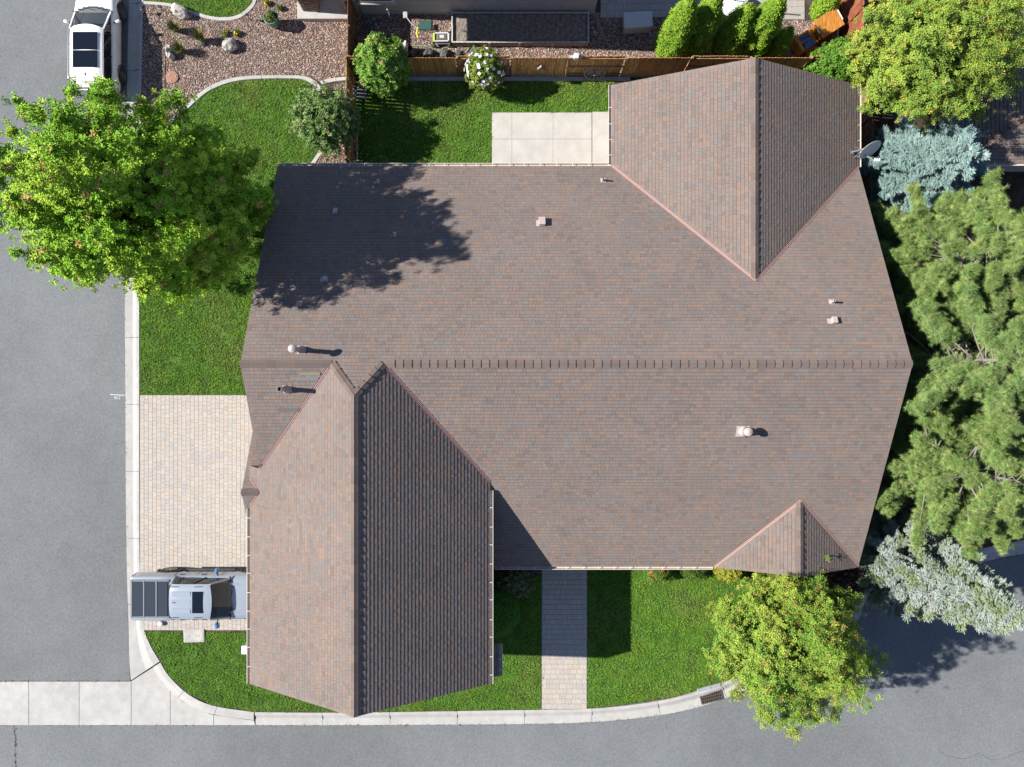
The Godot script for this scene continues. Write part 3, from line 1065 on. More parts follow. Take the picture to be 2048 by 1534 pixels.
# pipe through the roof: plate, collar, pipe, perhaps a cap
func roof_pipe(house: Node, at: Vector3, tall: float, rad: float, plate: Vector2, slope_n: Vector3, cap := 0.0, collar := 0.0, boot_side := 1.0) -> void:
	var o := Node3D.new()
	o.name = "roof_pipe"
	house.add_child(o, true)
	o.position = at - base_of(house)
	var x := Vector3.RIGHT
	var z := x.cross(slope_n).normalized()
	var m := MB.new()
	m.box(Transform3D(Basis(x, slope_n, z), at + slope_n * 0.02 + x * plate.x * 0.1 * boot_side), Vector3(plate.x, 0.008, plate.y), Color.WHITE)
	obj("flashing_plate", m, M.vent_paint, o)
	m = MB.new()
	m.lathe(Transform3D(Basis(), at), [Vector2(maxf(rad * 1.9, collar), 0.0), Vector2(maxf(rad * 1.6, collar * 0.95), 0.09), Vector2(rad * 1.15, 0.18 if collar == 0.0 else 0.26)], 16)
	obj("boot", m, M.vent_paint, o)
	m = MB.new()
	m.lathe(Transform3D(Basis(), at), [Vector2(rad, -0.1), Vector2(rad, tall), Vector2(rad * 0.82, tall), Vector2(rad * 0.82, tall - 0.15), Vector2(0.001, tall - 0.15)], 14)
	obj("pipe", m, M.vent_paint, o)
	m = MB.new()
	m.lathe(Transform3D(Basis(), at), [Vector2(rad * 0.8, tall - 0.06), Vector2(0.001, tall - 0.059)], 12)
	obj("bore", m, M.dark_void, o)
	if cap > 0.0:
		m = MB.new()
		m.lathe(Transform3D(Basis(), at), [Vector2(cap * 0.9, tall + 0.02), Vector2(cap, tall + 0.035), Vector2(cap, tall + 0.10), Vector2(cap * 0.92, tall + 0.12), Vector2(cap * 0.4, tall + 0.155), Vector2(0.001, tall + 0.165)], 20)
		obj("cap", m, M.vent_paint, o)
		m = MB.new()
		for k in 4:
			var an := TAU * k / 4.0 + 0.4
			m.bx(at + Vector3(cos(an) * rad, tall + 0.03, sin(an) * rad), Vector3(0.015, 0.08, 0.015))
		obj("cap_leg", m, M.vent_paint, o)

func box_vent(house: Node, at: Vector3, size: Vector3, slope_n: Vector3, plate: Vector2) -> void:
	var o := Node3D.new()
	o.name = "box_vent"
	house.add_child(o, true)
	o.position = at - base_of(house)
	var x := Vector3.RIGHT
	var z := x.cross(slope_n).normalized()
	var bs := Basis(x, slope_n, z)
	var m := MB.new()
	m.box(Transform3D(bs, at + slope_n * 0.02 - x * plate.x * 0.15), Vector3(plate.x, 0.008, plate.y))
	obj("flashing_plate", m, M.vent_paint, o)
	m = MB.new()
	m.box(Transform3D(bs, at + slope_n * (0.02 + size.y * 0.4)), Vector3(size.x * 0.85, size.y * 0.8, size.z * 0.85))
	obj("neck", m, M.vent_paint, o)
	m = MB.new()
	m.box(Transform3D(bs, at + slope_n * (0.02 + size.y * 0.86)), Vector3(size.x, size.y * 0.3, size.z), Color.WHITE, 0.012)
	obj("hood", m, M.vent_paint, o)

# solid with a gabled section: axis 0 runs along x, axis 2 along z
func gable_wall(house: Node, axis: int, from: float, to: float, lo: float, hi: float, wall_h: float, apex: float, apex_h: float, y0: float, m: Material) -> void:
	var sec := [Vector2(lo, y0), Vector2(lo, wall_h), Vector2(apex, apex_h), Vector2(hi, wall_h), Vector2(hi, y0)]
	var mb := MB.new()
	var at := func(p: Vector2, s: float) -> Vector3:
		return Vector3(s, p.y, p.x) if axis == 0 else Vector3(p.x, p.y, s)
	for k in 5:
		var a: Vector2 = sec[k]; var b: Vector2 = sec[(k + 1) % 5]
		mb.quad(at.call(a, from), at.call(b, from), at.call(b, to), at.call(a, to))
	for s in [from, to]:
		for k in [1, 2, 3]:
			mb.tri(at.call(sec[0], s), at.call(sec[k], s), at.call(sec[k + 1], s))
	obj("wall", mb, m, house)

func main_house() -> void:
	var h := thing("house", Vector3(2.3, 0.08, 0.0), "large house with brown shingled gable roofs in the middle of the picture", "house")
	var N := Plane2.new(2.9 + 0.483 * 8.99, 0, 0.483)
	var S := Plane2.new(6.9 - 0.483 * 0.71, 0, -0.483)
	var GW := Plane2.new(4.7 + 0.589 * 10.17, 0.589, 0)
	var GE := Plane2.new(4.7 - 0.589 * 0.854, -0.589, 0)
	var WW := Plane2.new(2.9 - 0.483 * 4.11, 0.483, 0)
	var WE := Plane2.new(2.9 + 0.483 * 14.31, -0.483, 0)
	var DW := Plane2.new(2.9 - 0.483 * 8.35, 0.483, 0)
	var DE := Plane2.new(2.9 + 0.483 * 14.31, -0.483, 0)
	var CN := Plane2.new(4.97 - 0.52 * 4.19, 0, 0.52)
	var CS := Plane2.new(4.97 + 0.52 * 4.19, 0, -0.52)
	# walls
	gable_wall(h, 0, -9.2, 13.8, -8.5, 7.1, 2.88, -0.71, 6.6, 0.08, M.stucco)
	gable_wall(h, 2, 0.2, 11.2, -9.6, -1.35, 4.72, -5.51, 7.12, 0.08, M.stucco)
	gable_wall(h, 2, -11.85, -4.5, 4.6, 13.8, 2.88, 9.21, 5.05, 0.08, M.stucco)
	gable_wall(h, 0, -10.0, -9.4, 2.1, 6.1, 3.6, 4.19, 4.6, 0.08, M.stucco)
	# roof planes
	roof_slope(h, N, xz([-9.7, -8.99, 4.11, -8.99, 9.21, -3.89, 14.31, -8.99, 14.31, -0.71, -4.59, -0.71, -5.512, 0.414, -6.434, -0.71, -9.7, -0.71]))
	roof_slope(h, S, xz([-9.7, -0.71, -6.434, -0.71, -9.7, 3.271]))
	roof_slope(h, S, xz([-4.59, -0.71, 14.31, -0.71, 14.31, 7.57, 11.33, 4.59, 8.35, 7.57, -1.3, 7.57, -1.3, 3.845, -0.854, 3.845]))
	roof_slope(h, GW, xz([-10.17, 3.2, -10.17, 11.66, -5.512, 11.66, -5.512, 0.414, -6.434, -0.71, -9.7, 3.271]))
	roof_slope(h, GE, xz([-0.854, 11.66, -0.854, 3.845, -4.59, -0.71, -5.512, 0.414, -5.512, 11.66]))
	roof_slope(h, WW, xz([4.11, -12.34, 4.11, -8.99, 9.21, -3.89, 9.21, -12.34]))
	roof_slope(h, WE, xz([14.31, -8.99, 14.31, -12.34, 9.21, -12.34, 9.21, -3.89]))
	roof_slope(h, DW, xz([8.35, 7.6, 11.33, 7.6, 11.33, 4.59]))
	roof_slope(h, DE, xz([14.31, 7.6, 11.33, 4.59, 11.33, 7.6]))
	roof_slope(h, CN, xz([-10.4, 1.9, -9.62, 1.9, -9.62, 3.30, -10.17, 3.67, -9.69, 4.19, -10.4, 4.19]), 0.14)
	roof_slope(h, CS, xz([-10.4, 6.3, -10.4, 4.19, -9.69, 4.19, -10.17, 4.71, -9.7, 5.0, -9.7, 6.3]), 0.14)
	# small lean-to roof on the east wall of the garage
	var LT := Plane2.new(3.9 - 0.35 * 0.5, -0.35, 0)
	roof_slope(h, LT, xz([-0.5, 11.68, -0.5, 10.42, -1.35, 10.42, -1.35, 11.68]), 0.12)
	gutter(h, Vector3(-0.5, 3.9, 11.68), Vector3(-0.5, 3.9, 10.42), Vector3.RIGHT, 0.45)
	lay_shingles(300)
	# ridges and hips
	var dn := Vector3(0, -0.483, 0)
	var nN := Vector3(0, -0.435, -0.9)
	var nS := Vector3(0, -0.435, 0.9)
	caps(h, Vector3(14.31, 6.9, -0.71), Vector3(-4.5, 6.9, -0.71), nN, nS, 0.31)
	caps(h, Vector3(-9.7, 6.9, -0.71), Vector3(-6.45, 6.9, -0.71), nN, nS, 0.31)
	var nGW := Vector3(-0.8616, -0.5075, 0)
	var nGE := Vector3(0.8616, -0.5075, 0)
	caps(h, Vector3(-5.512, 7.443, 11.66), Vector3(-5.512, 7.443, 0.38), nGW, nGE, 0.31)
	caps(h, Vector3(-6.434, 6.9, -0.71), Vector3(-5.512, 7.443, 0.414), Vector3(-0.795, -0.5, 0.61).normalized(), Vector3(0.795, -0.295, -0.61).normalized(), 0.3)
	caps(h, Vector3(-4.59, 6.9, -0.71), Vector3(-5.512, 7.443, 0.414), Vector3(0.795, -0.5, 0.61).normalized(), Vector3(-0.795, -0.295, -0.61).normalized(), 0.3)
	var nW := Vector3(-0.9, -0.435, 0)
	var nE := Vector3(0.9, -0.435, 0)
	caps(h, Vector3(9.21, 5.363, -12.34), Vector3(9.21, 5.363, -3.95), nW, nE, 0.31)
	caps(h, Vector3(11.33, 4.34, 7.6), Vector3(11.33, 4.34, 4.6), nW, nE, 0.31)
	caps(h, Vector3(-10.4, 4.97, 4.19), Vector3(-9.6, 4.97, 4.19), Vector3(0, -0.447, -0.894), Vector3(0, -0.447, 0.894), 0.3)
	# valleys
	valley(h, Vector3(4.11, 2.9, -8.99), Vector3(9.21, 5.363, -3.89))
	valley(h, Vector3(14.31, 2.9, -8.99), Vector3(9.21, 5.363, -3.89))
	valley(h, Vector3(8.35, 2.9, 7.57), Vector3(11.33, 4.34, 4.59))
	valley(h, Vector3(14.31, 2.9, 7.57), Vector3(11.33, 4.34, 4.59))
	valley(h, Vector3(-9.7, 4.977, 3.271), Vector3(-6.46, 6.887, -0.68))
	valley(h, Vector3(-0.854, 4.7, 3.845), Vector3(-4.57, 6.887, -0.68))
	valley(h, Vector3(-10.17, 4.7, 3.67), Vector3(-9.69, 4.97, 4.19))
	valley(h, Vector3(-10.17, 4.7, 4.71), Vector3(-9.69, 4.97, 4.19))
	# eave gutters
	gutter(h, Vector3(-9.7, 2.9, -8.99), Vector3(4.0, 2.9, -8.99), Vector3(0, 0, -1))
	gutter(h, Vector3(-0.72, 2.9, 7.57), Vector3(8.3, 2.9, 7.57), Vector3(0, 0, 1))
	gutter(h, Vector3(-10.17, 4.7, 4.85), Vector3(-10.17, 4.7, 11.66), Vector3(-1, 0, 0), 0.72)
	gutter(h, Vector3(-0.854, 4.7, 11.66), Vector3(-0.854, 4.7, 4.15), Vector3(1, 0, 0), 0.72)
	gutter(h, Vector3(4.11, 2.9, -9.1), Vector3(4.11, 2.9, -12.34), Vector3(-1, 0, 0))
	gutter(h, Vector3(14.31, 2.9, -12.34), Vector3(14.31, 2.9, -8.95), Vector3(1, 0, 0))
	# vents, pipes and flues
	var un := Vector3(0, 0.9, -0.435)
	var us := Vector3(0, 0.9, 0.435)
	roof_pipe(h, Vector3(-5.535, 3.257, -8.251), 0.33, 0.035, Vector2(0.22, 0.22), un)
	roof_pipe(h, Vector3(-4.666, 4.42, -5.843), 0.30, 0.035, Vector2(0.22, 0.22), un)
	roof_pipe(h, Vector3(-7.938, 5.802, -2.981), 0.42, 0.035, Vector2(0.22, 0.22), un)
	roof_pipe(h, Vector3(3.7, 3.234, -8.299), 0.33, 0.035, Vector2(0.22, 0.22), un)
	roof_pipe(h, Vector3(11.901, 5.774, -3.041), 0.33, 0.04, Vector2(0.22, 0.22), un)
	box_vent(h, Vector3(-7.021, 3.938, -6.841), Vector3(0.17, 0.12, 0.22), un, Vector2(0.2, 0.24))
	box_vent(h, Vector3(-7.07, 5.347, -3.924), Vector3(0.17, 0.12, 0.22), un, Vector2(0.3, 0.2))
	box_vent(h, Vector3(1.186, 4.186, -6.327), Vector3(0.27, 0.18, 0.36), un, Vector2(0.36, 0.3))
	box_vent(h, Vector3(11.829, 6.14, -2.281), Vector3(0.2, 0.14, 0.26), un, Vector2(0.36, 0.22))
	roof_pipe(h, Vector3(-7.609, 6.659, -1.208), 0.95, 0.085, Vector2(0.3, 0.34), un, 0.145, 0.13)
	roof_pipe(h, Vector3(-8.195, 6.461, 0.2), 0.8, 0.085, Vector2(0.34, 0.3), us, 0.0, 0.13)
	roof_pipe(h, Vector3(8.68, 5.699, 1.777), 0.42, 0.12, Vector2(0.5, 0.45), us, 0.165, 0.2, -1.0)
	# metal repair strips on the west roof
	var tS := Basis(Vector3.RIGHT, us, Vector3.RIGHT.cross(us).normalized())
	for q in [[Vector3(-7.264, 6.731, -0.36), Vector3(0.75, 0.012, 0.11), Color(0.30, 0.26, 0.22)], [Vector3(-7.469, 6.644, -0.18), Vector3(1.0, 0.012, 0.1), Color(0.22, 0.25, 0.28)], [Vector3(-8.219, 6.094, 0.958), Vector3(0.85, 0.012, 0.16), Color(0.17, 0.165, 0.16)], [Vector3(-9.563, 5.048, 3.124), Vector3(0.26, 0.012, 0.12), Color(0.11, 0.12, 0.135)]]:
		var m := MB.new()
		m.box(Transform3D(tS, q[0] + us * 0.028), q[1], q[2], 0.004)
		obj("patch_shingle", m, M.shingle, h)

# ================================================================ NEIGHBOUR HOUSES
func north_house() -> void:
	var zw := -16.75
	var h := thing("stucco_house", Vector3(-1.5, 0.08, -20.0), "grey beige stucco house wall with window at the top edge", "house")
	# body with a gabled roof over it
	var mb := MB.new()
	mb.bx(Vector3(-1.51, 2.2, -21.25), Vector3(10.48, 4.24, 9.0))
	obj("wall", mb, M.grey_stucco, h)
	mb = MB.new()
	mb.bx(Vector3(-1.51, 0.15, zw + 0.01), Vector3(10.52, 0.14, 0.06))
	obj("footing", mb, M.concrete, h)
	# window low on the wall
	mb = MB.new()
	mb.bx(Vector3(-5.9, 1.85, zw + 0.03), Vector3(1.55, 1.45, 0.05), Color.WHITE, 0.01)
	var w := obj("window", mb, M.white_trim, h)
	mb = MB.new()
	mb.bx(Vector3(-5.9, 1.9, zw + 0.05), Vector3(1.3, 1.2, 0.03))
	obj("pane", mb, M.glass, w)
	mb = MB.new()
	mb.bx(Vector3(-5.9, 1.09, zw + 0.07), Vector3(1.75, 0.1, 0.13), Color.WHITE, 0.015)
	obj("sill", mb, M.grey_stucco, w)
	for x in [-2.0, 2.9]:
		mb = MB.new()
		mb.bx(Vector3(x, 0.32, zw + 0.012), Vector3(0.45, 0.18, 0.03))
		var v := obj("foundation_vent", mb, M.galvanised, h)
		for k in 6:
			var sl := MB.new()
			sl.bx(Vector3(x - 0.18 + k * 0.072, 0.32, zw + 0.03), Vector3(0.02, 0.16, 0.012), lin(0.4, 0.45, 0.5))
			obj("slat", sl, M.galvanised, v)
	var RW := Plane2.new(4.4 + 0.6 * 7.2, 0.6, 0)
	var RE := Plane2.new(4.4 + 0.6 * 4.4, -0.6, 0)
	roof_slope(h, RW, xz([-7.2, -15.75, -7.2, -26, -1.4, -26, -1.4, -15.75]), 0.15)
	roof_slope(h, RE, xz([4.4, -26, 4.4, -15.75, -1.4, -15.75, -1.4, -26]), 0.15)
	lay_shingles(0)
	# entrance porch at its west end
	mb = MB.new()
	mb.bx(Vector3(-8.45, 0.21, -17.9), Vector3(2.4, 0.27, 3.0), lin(1.15, 1.15, 1.13), 0.02)
	obj("porch_slab", mb, M.concrete, h)
	mb = MB.new()
	mb.bx(Vector3(-7.1, 1.4, -18.4), Vector3(0.75, 2.7, 3.3))
	obj("porch_wall", mb, M.stucco, h)
	mb = MB.new()
	mb.bx(Vector3(-7.23, 0.75, -16.67), Vector3(0.22, 0.8, 0.12), lin(0.22, 0.11, 0.07), 0.01)
	obj("post", mb, M.wood, h)
	# stone clad pillar, each stone set on its own
	mb = MB.new()
	mb.bx(Vector3(-9.02, 1.5, -17.1), Vector3(0.62, 2.4, 0.62), lin(0.5, 0.5, 0.5))
	var pil := obj("pillar", mb, M.concrete, h)
	var yy := 0.36
	while yy < 2.6:
		var hh := rng.randf_range(0.07, 0.13)
		for side in 4:
			var s := -0.36
			while s < 0.35:
				var l := minf(rng.randf_range(0.16, 0.36), 0.36 - s)
				var off := 0.33 + rng.randf_range(0.0, 0.025)
				var c: Vector3 = [Vector3(s + l / 2, 0, off), Vector3(s + l / 2, 0, -off), Vector3(off, 0, s + l / 2), Vector3(-off, 0, s + l / 2)][side]
				var sz: Vector3 = Vector3(l - 0.01, hh - 0.01, 0.06) if side < 2 else Vector3(0.06, hh - 0.01, l - 0.01)
				var m := MB.new()
				var sc: Color = [Color(0.28, 0.20, 0.15), Color(0.20, 0.15, 0.12), Color(0.34, 0.28, 0.23), Color(0.25, 0.21, 0.19)][rng.randi() % 4]
				m.bx(Vector3(-9.02, yy + hh / 2, -17.1) + c, sz, jit(sc, 0.15), 0.012)
				obj("stone", m, M.stone, pil)
				s += l
		yy += hh
	mb = MB.new()
	mb.bx(Vector3(-8.55, 2.75, -19.2), Vector3(2.9, 0.18, 4.2))
	obj("porch_roof", mb, M.fascia, h)

func east_house() -> void:
	var h := thing("hip_roof_house", Vector3(24.0, 0.08, -14.0), "neighbour house with shingled hip roof at the right edge", "house")
	var mb := MB.new()
	mb.bx(Vector3(25.0, 1.5, -15.0), Vector3(11.2, 2.9, 10.8))
	obj("wall", mb, M.grey_stucco, h)
	var W := Plane2.new(3.0 - 0.45 * 18.9, 0.45, 0)
	var S := Plane2.new(3.0 - 0.45 * 9.1, 0, -0.45)
	var x0 := 18.9
	var z0 := -9.1
	roof_slope(h, W, xz([x0, z0 - 12, x0, z0, x0 + 6, z0 - 6, x0 + 6, z0 - 12]))
	roof_slope(h, S, xz([x0, z0, x0 + 12, z0, x0 + 12, z0 - 6, x0 + 6, z0 - 6]))
	var Nn := Plane2.new(3.0 + 0.45 * (z0 - 12) * -1.0, 0, 0.45)
	lay_shingles(300)
	caps(h, Vector3(x0, 3.0, z0), Vector3(x0 + 6, 5.7, z0 - 6), Vector3(-0.66, -0.3, -0.66).normalized(), Vector3(0.66, -0.3, 0.66).normalized(), 0.3)
	gutter(h, Vector3(x0, 3.0, z0 - 12), Vector3(x0, 3.0, z0), Vector3(-1, 0, 0))
	gutter(h, Vector3(x0, 3.0, z0), Vector3(x0 + 12, 3.0, z0), Vector3(0, 0, 1))


# ================================================================ FENCES
# six boards of one kind with a weathered foot; x across, y up, z through
func board_set(w: float, hgt: float, cols: Array, foot: Color, foot_h: float) -> Array:
	var out := []
	for k in 7:
		var m := MB.new()
		var c: Color = jit(cols[k % cols.size()], 0.18)
		var th := 0.018
		var fh := foot_h * rng.randf_range(0.75, 1.2)
		var hw := w * 0.5
		var ear := 0.03
		for s in [-1.0, 1.0]:
			var z: float = th * 0.5 * s
			var a := Vector3(-hw, 0, z); var b := Vector3(hw, 0, z)
			if fh > 0.02:
				var fa := Vector3(-hw, fh * rng.randf_range(0.9, 1.1), z); var fb := Vector3(hw, fh * rng.randf_range(0.9, 1.1), z)
				if s > 0: m.quad(a, b, fb, fa, foot)
				else: m.quad(b, a, fa, fb, foot)
				a = fa; b = fb
			var c1 := Vector3(hw, hgt - ear, z); var d1 := Vector3(-hw, hgt - ear, z)
			var c2 := Vector3(hw - ear, hgt, z); var d2 := Vector3(-hw + ear, hgt, z)
			if s > 0:
				m.quad(a, b, c1, d1, c); m.quad(d1, c1, c2, d2, c)
			else:
				m.quad(b, a, d1, c1, c); m.quad(c1, d1, d2, c2, c)
		var e := th * 0.5
		m.quad(Vector3(hw, 0, e), Vector3(hw, 0, -e), Vector3(hw, hgt - ear, -e), Vector3(hw, hgt - ear, e), c)
		m.quad(Vector3(-hw, 0, -e), Vector3(-hw, 0, e), Vector3(-hw, hgt - ear, e), Vector3(-hw, hgt - ear, -e), c)
		m.quad(Vector3(-hw + ear, hgt, e), Vector3(hw - ear, hgt, e), Vector3(hw - ear, hgt, -e), Vector3(-hw + ear, hgt, -e), c)
		for s in [-1.0, 1.0]:
			m.quad(Vector3(s * hw, hgt - ear, -e), Vector3(s * hw, hgt - ear, e), Vector3(s * (hw - ear), hgt, e), Vector3(s * (hw - ear), hgt, -e), c)
		out.append(m.mesh(M.wood))
	return out

# run from a to b; sides: for each panel, +1 boards on the left of the run, -1 on the right
func fence_run(f: Node3D, a: Vector2, b: Vector2, y0: float, hgt: float, panels: Array, boards: Array, pitch: float, rail_col: Color) -> void:
	var d := (b - a).normalized()
	var nrm := Vector2(d.y, -d.x)
	var total := a.distance_to(b)
	var bs := Basis(v3(d, 0), Vector3.UP, v3(d, 0).cross(Vector3.UP))
	var s := 0.0
	for p in panels.size() + 1:
		var q := a + d * minf(s, total)
		var m := MB.new()
		m.bx(v3(q, y0 + hgt * 0.49), Vector3(0.09, hgt * 0.98, 0.09), rail_col, 0.008)
		obj("post", m, M.wood, f)
		if p == panels.size(): break
		var l: float = panels[p][0]
		var sd: float = panels[p][1]
		var e := a + d * minf(s + l, total)
		for ry in [0.28, 1.0, hgt - 0.2]:
			m = MB.new()
			m.beam(v3(q + d * 0.045, y0 + ry), v3(e - d * 0.045, y0 + ry), 0.04, 0.09, jit(rail_col, 0.15))
			obj("rail", m, M.wood, f)
		var n := int((minf(s + l, total) - s) / pitch)
		for k in n:
			var c := q + d * (pitch * (k + 0.5)) + nrm * (0.036 * sd)
			var t := Transform3D(bs.rotated(v3(d, 0), rng.randf_range(-0.004, 0.004)).scaled(Vector3(1, 1, 1)), v3(c, y0 + rng.randf_range(-0.012, 0.012)))
			piece("board", boards[rng.randi() % boards.size()], t, f)
		s += l

func fences() -> void:
	var warm := [Color(0.70, 0.36, 0.12), Color(0.64, 0.31, 0.10), Color(0.75, 0.42, 0.16), Color(0.58, 0.27, 0.085), Color(0.68, 0.34, 0.11)]
	var grey := Color(0.30, 0.29, 0.25)
	var b1 := board_set(0.134, 1.95, warm, grey, 0.42)
	var f := thing("board_fence", Vector3(-7.1, 0.1, -13.9), "orange brown cedar board fence running behind the back lawn", "fence")
	fence_run(f, Vector2(-7.1, -13.9), Vector2(15.3, -13.9), 0.1, 1.95, [[2.55, -1], [2.2, 1], [2.35, -1], [2.45, 1], [2.5, -1], [2.75, 1], [2.5, -1], [2.6, 1], [2.5, -1]].map(func(p): return [p[0], -p[1]]), b1, 0.140, Color(0.42, 0.25, 0.13))
	var b2 := board_set(0.128, 1.9, warm, grey, 0.2)
	f = thing("board_fence", Vector3(-7.1, 0.1, -13.8), "brown board fence in shade beside the rounded shrub at the lawn's west end", "fence")
	fence_run(f, Vector2(-7.1, -13.8), Vector2(-7.1, -11.1), 0.1, 1.9, [[1.35, 1], [1.35, 1]], b2, 0.162, Color(0.34, 0.2, 0.12))
	f = thing("garden_gate", Vector3(-7.1, 0.1, -10.4), "brown board gate with diagonal brace at the house's northwest corner", "gate")
	for k in 8:
		piece("board", b2[k % 7], Transform3D(Basis(Vector3.UP, PI / 2), Vector3(-7.13, 0.14, -10.98 + k * 0.16)), f)
	var m := MB.new()
	for y in [0.4, 1.75]:
		m = MB.new()
		m.beam(Vector3(-7.09, y, -11.02), Vector3(-7.09, y, -9.8), 0.04, 0.09, Color(0.22, 0.14, 0.09))
		obj("rail", m, M.wood, f)
	m = MB.new()
	m.beam(Vector3(-7.05, 0.45, -9.85), Vector3(-7.05, 1.72, -10.95), 0.03, 0.09, Color(0.36, 0.30, 0.25))
	obj("brace", m, M.wood, f)
	m = MB.new()
	m.bx(Vector3(-7.1, 1.05, -9.62), Vector3(0.1, 1.95, 0.1), Color(0.25, 0.18, 0.13), 0.01)
	obj("post", m, M.wood, f)
	m = MB.new()
	m.beam(Vector3(-7.0, 0.13, -11.3), Vector3(-7.0, 0.13, -9.6), 0.07, 0.05, Color(0.55, 0.52, 0.48))
	obj("sill_board", m, M.wood, f)
	f = thing("board_fence", Vector3(-6.98, 0.1, -15.4), "dark red brown side fence beside the neighbour's porch slab", "fence")
	fence_run(f, Vector2(-6.98, -16.6), Vector2(-6.98, -14.0), 0.1, 1.85, [[1.3, -1], [1.3, -1]], board_set(0.125, 1.85, [Color(0.40, 0.18, 0.10), Color(0.36, 0.155, 0.085)], grey, 0.0), 0.127, Color(0.3, 0.15, 0.09))
	var b3 := board_set(0.132, 1.85, [Color(0.34, 0.22, 0.13), Color(0.28, 0.18, 0.11), Color(0.38, 0.26, 0.17)], grey, 0.15)
	f = thing("board_fence", Vector3(15.36, 0.1, -8.0), "tan board fence between the house's east eave and the conifers", "fence")
	fence_run(f, Vector2(15.36, -13.8), Vector2(15.36, -1.8), 0.1, 1.85, [[2.4, -1], [2.4, 1], [2.4, -1], [2.4, 1], [2.4, -1]], b3, 0.148, Color(0.26, 0.17, 0.11))
	var b4 := board_set(0.137, 2.15, [Color(0.36, 0.115, 0.055), Color(0.33, 0.10, 0.05), Color(0.385, 0.125, 0.06)], Color(0.33, 0.105, 0.05), 0.0)
	f = thing("board_fence", Vector3(14.85, 0.1, -16.0), "red stained board fence at the top right beside the orange coop", "fence")
	fence_run(f, Vector2(14.85, -19.6), Vector2(14.85, -14.1), 0.1, 2.15, [[1.9, 1], [1.8, 1], [1.8, 1]], b4, 0.139, Color(0.30, 0.10, 0.05))
	m = MB.new()
	m.bx(Vector3(14.72, 0.15, -16.6), Vector3(0.1, 0.1, 5.6), Color(1, 1, 1), 0.01)
	obj("base_strip", m, M.concrete, f)


# ================================================================ PLANTS
# a bent leaf: two triangles meeting at the rib
func leaf(m: MB, p: Vector3, d: Vector3, n: Vector3, l: float, w: float, col: Color) -> void:
	var x := d.cross(n).normalized()
	n = x.cross(d).normalized()
	var mid := p + d * l * 0.5
	var tip := p + d * l - n * l * 0.12
	m.tri(p, mid + x * w + n * w * 0.3, tip, col)
	m.tri(p, tip, mid - x * w + n * w * 0.3, col)

# a sprig of leaves round a short twig, growing along +y
func leaf_sprig(count: int, reach: float, l: float, w: float, spread := 0.25) -> ArrayMesh:
	var m := MB.new()
	for k in count:
		var a := k * 2.4 + rng.randf_range(-0.4, 0.4)
		var t := float(k) / count
		var p := Vector3(cos(a) * reach * 0.5 * rng.randf(), reach * (t - 0.3), sin(a) * reach * 0.5 * rng.randf())
		var d := (Vector3(cos(a), rng.randf_range(-0.25, 0.75), sin(a))).normalized()
		var n := (Vector3.UP + rv() * 0.35).normalized()
		leaf(m, p, d, n, l * rng.randf_range(0.7, 1.25), w * rng.randf_range(0.7, 1.2), jit(Color.WHITE, spread))
	return m.mesh(M.leaf)

func pine_tuft() -> ArrayMesh:
	var m := MB.new()
	for k in 34:
		var a := rng.randf() * TAU
		var d := Vector3(cos(a), rng.randf_range(-0.1, 0.95), sin(a)).normalized()
		var l := rng.randf_range(0.11, 0.19)
		var x := d.cross(ru()).normalized() * 0.0055
		var p := Vector3(0, rng.randf_range(-0.10, 0.03), 0)
		m.tri(p - x, p + x, p + d * l, jit(Color.WHITE, 0.3))
	return m.mesh(M.needle)

# blunt finger-like shoots of a spruce, fanned along +y
func spruce_spray(fingers: int, l: float, r: float) -> ArrayMesh:
	var m := MB.new()
	for k in fingers:
		var s := float(k) / (fingers - 1) * 2.0 - 1.0 if fingers > 1 else 0.0
		var d := Vector3(s * 0.9, 1.0 - absf(s) * 0.25, rng.randf_range(-0.25, 0.35)).normalized()
		var p := Vector3(s * 0.03, -0.05 + rng.randf_range(-0.04, 0.05), 0)
		var ll := l * (1.0 - 0.35 * absf(s)) * rng.randf_range(0.8, 1.15)
		var x := d.cross(Vector3.BACK).normalized()
		var z := d.cross(x)
		for q in 6:
			# short needles standing off the shoot
			var t0 := 0.1 + 0.15 * q
			for e in 5:
				var an := TAU * e / 5.0 + q * 0.9
				var o := (x * cos(an) + z * sin(an))
				var b := p + d * ll * t0
				var sd := d.cross(o) * r * 0.45
				m.tri(b - sd, b + sd, b + o * r * 1.25 + d * r * 1.3, jit(Color.WHITE, 0.22))
		var rows := []
		for q in [[0.0, 0.35], [0.35, 0.6], [0.85, 0.5], [1.02, 0.05]]:
			var row := PackedVector3Array()
			for e in 4:
				var an := TAU * e / 4.0
				row.append(p + d * ll * q[0] + (x * cos(an) + z * sin(an)) * r * q[1])
			rows.append(row)
		m.surf(rows, Color.WHITE, true)
	return m.mesh(M.needle)

func orient(up: Vector3, sc: float) -> Basis:
	var y := up.normalized()
	var x := y.cross(ru()).normalized()
	return Basis(x, y, x.cross(y)).scaled(Vector3.ONE * sc)

func pick(pal: Array) -> Color:
	return pal[rng.randi() % pal.size()]

func limb(m: MB, a: Vector3, b: Vector3, r0: float, r1: float, bend := 0.1, seg := 6) -> void:
	var mid := a.lerp(b, 0.5) + rv() * bend * a.distance_to(b) * 0.3
	m.tube([a, a.lerp(mid, 0.55), mid.lerp(b, 0.1), mid.lerp(b, 0.6), b], [r0, lerpf(r0, r1, 0.3), lerpf(r0, r1, 0.5), lerpf(r0, r1, 0.75), r1], seg)

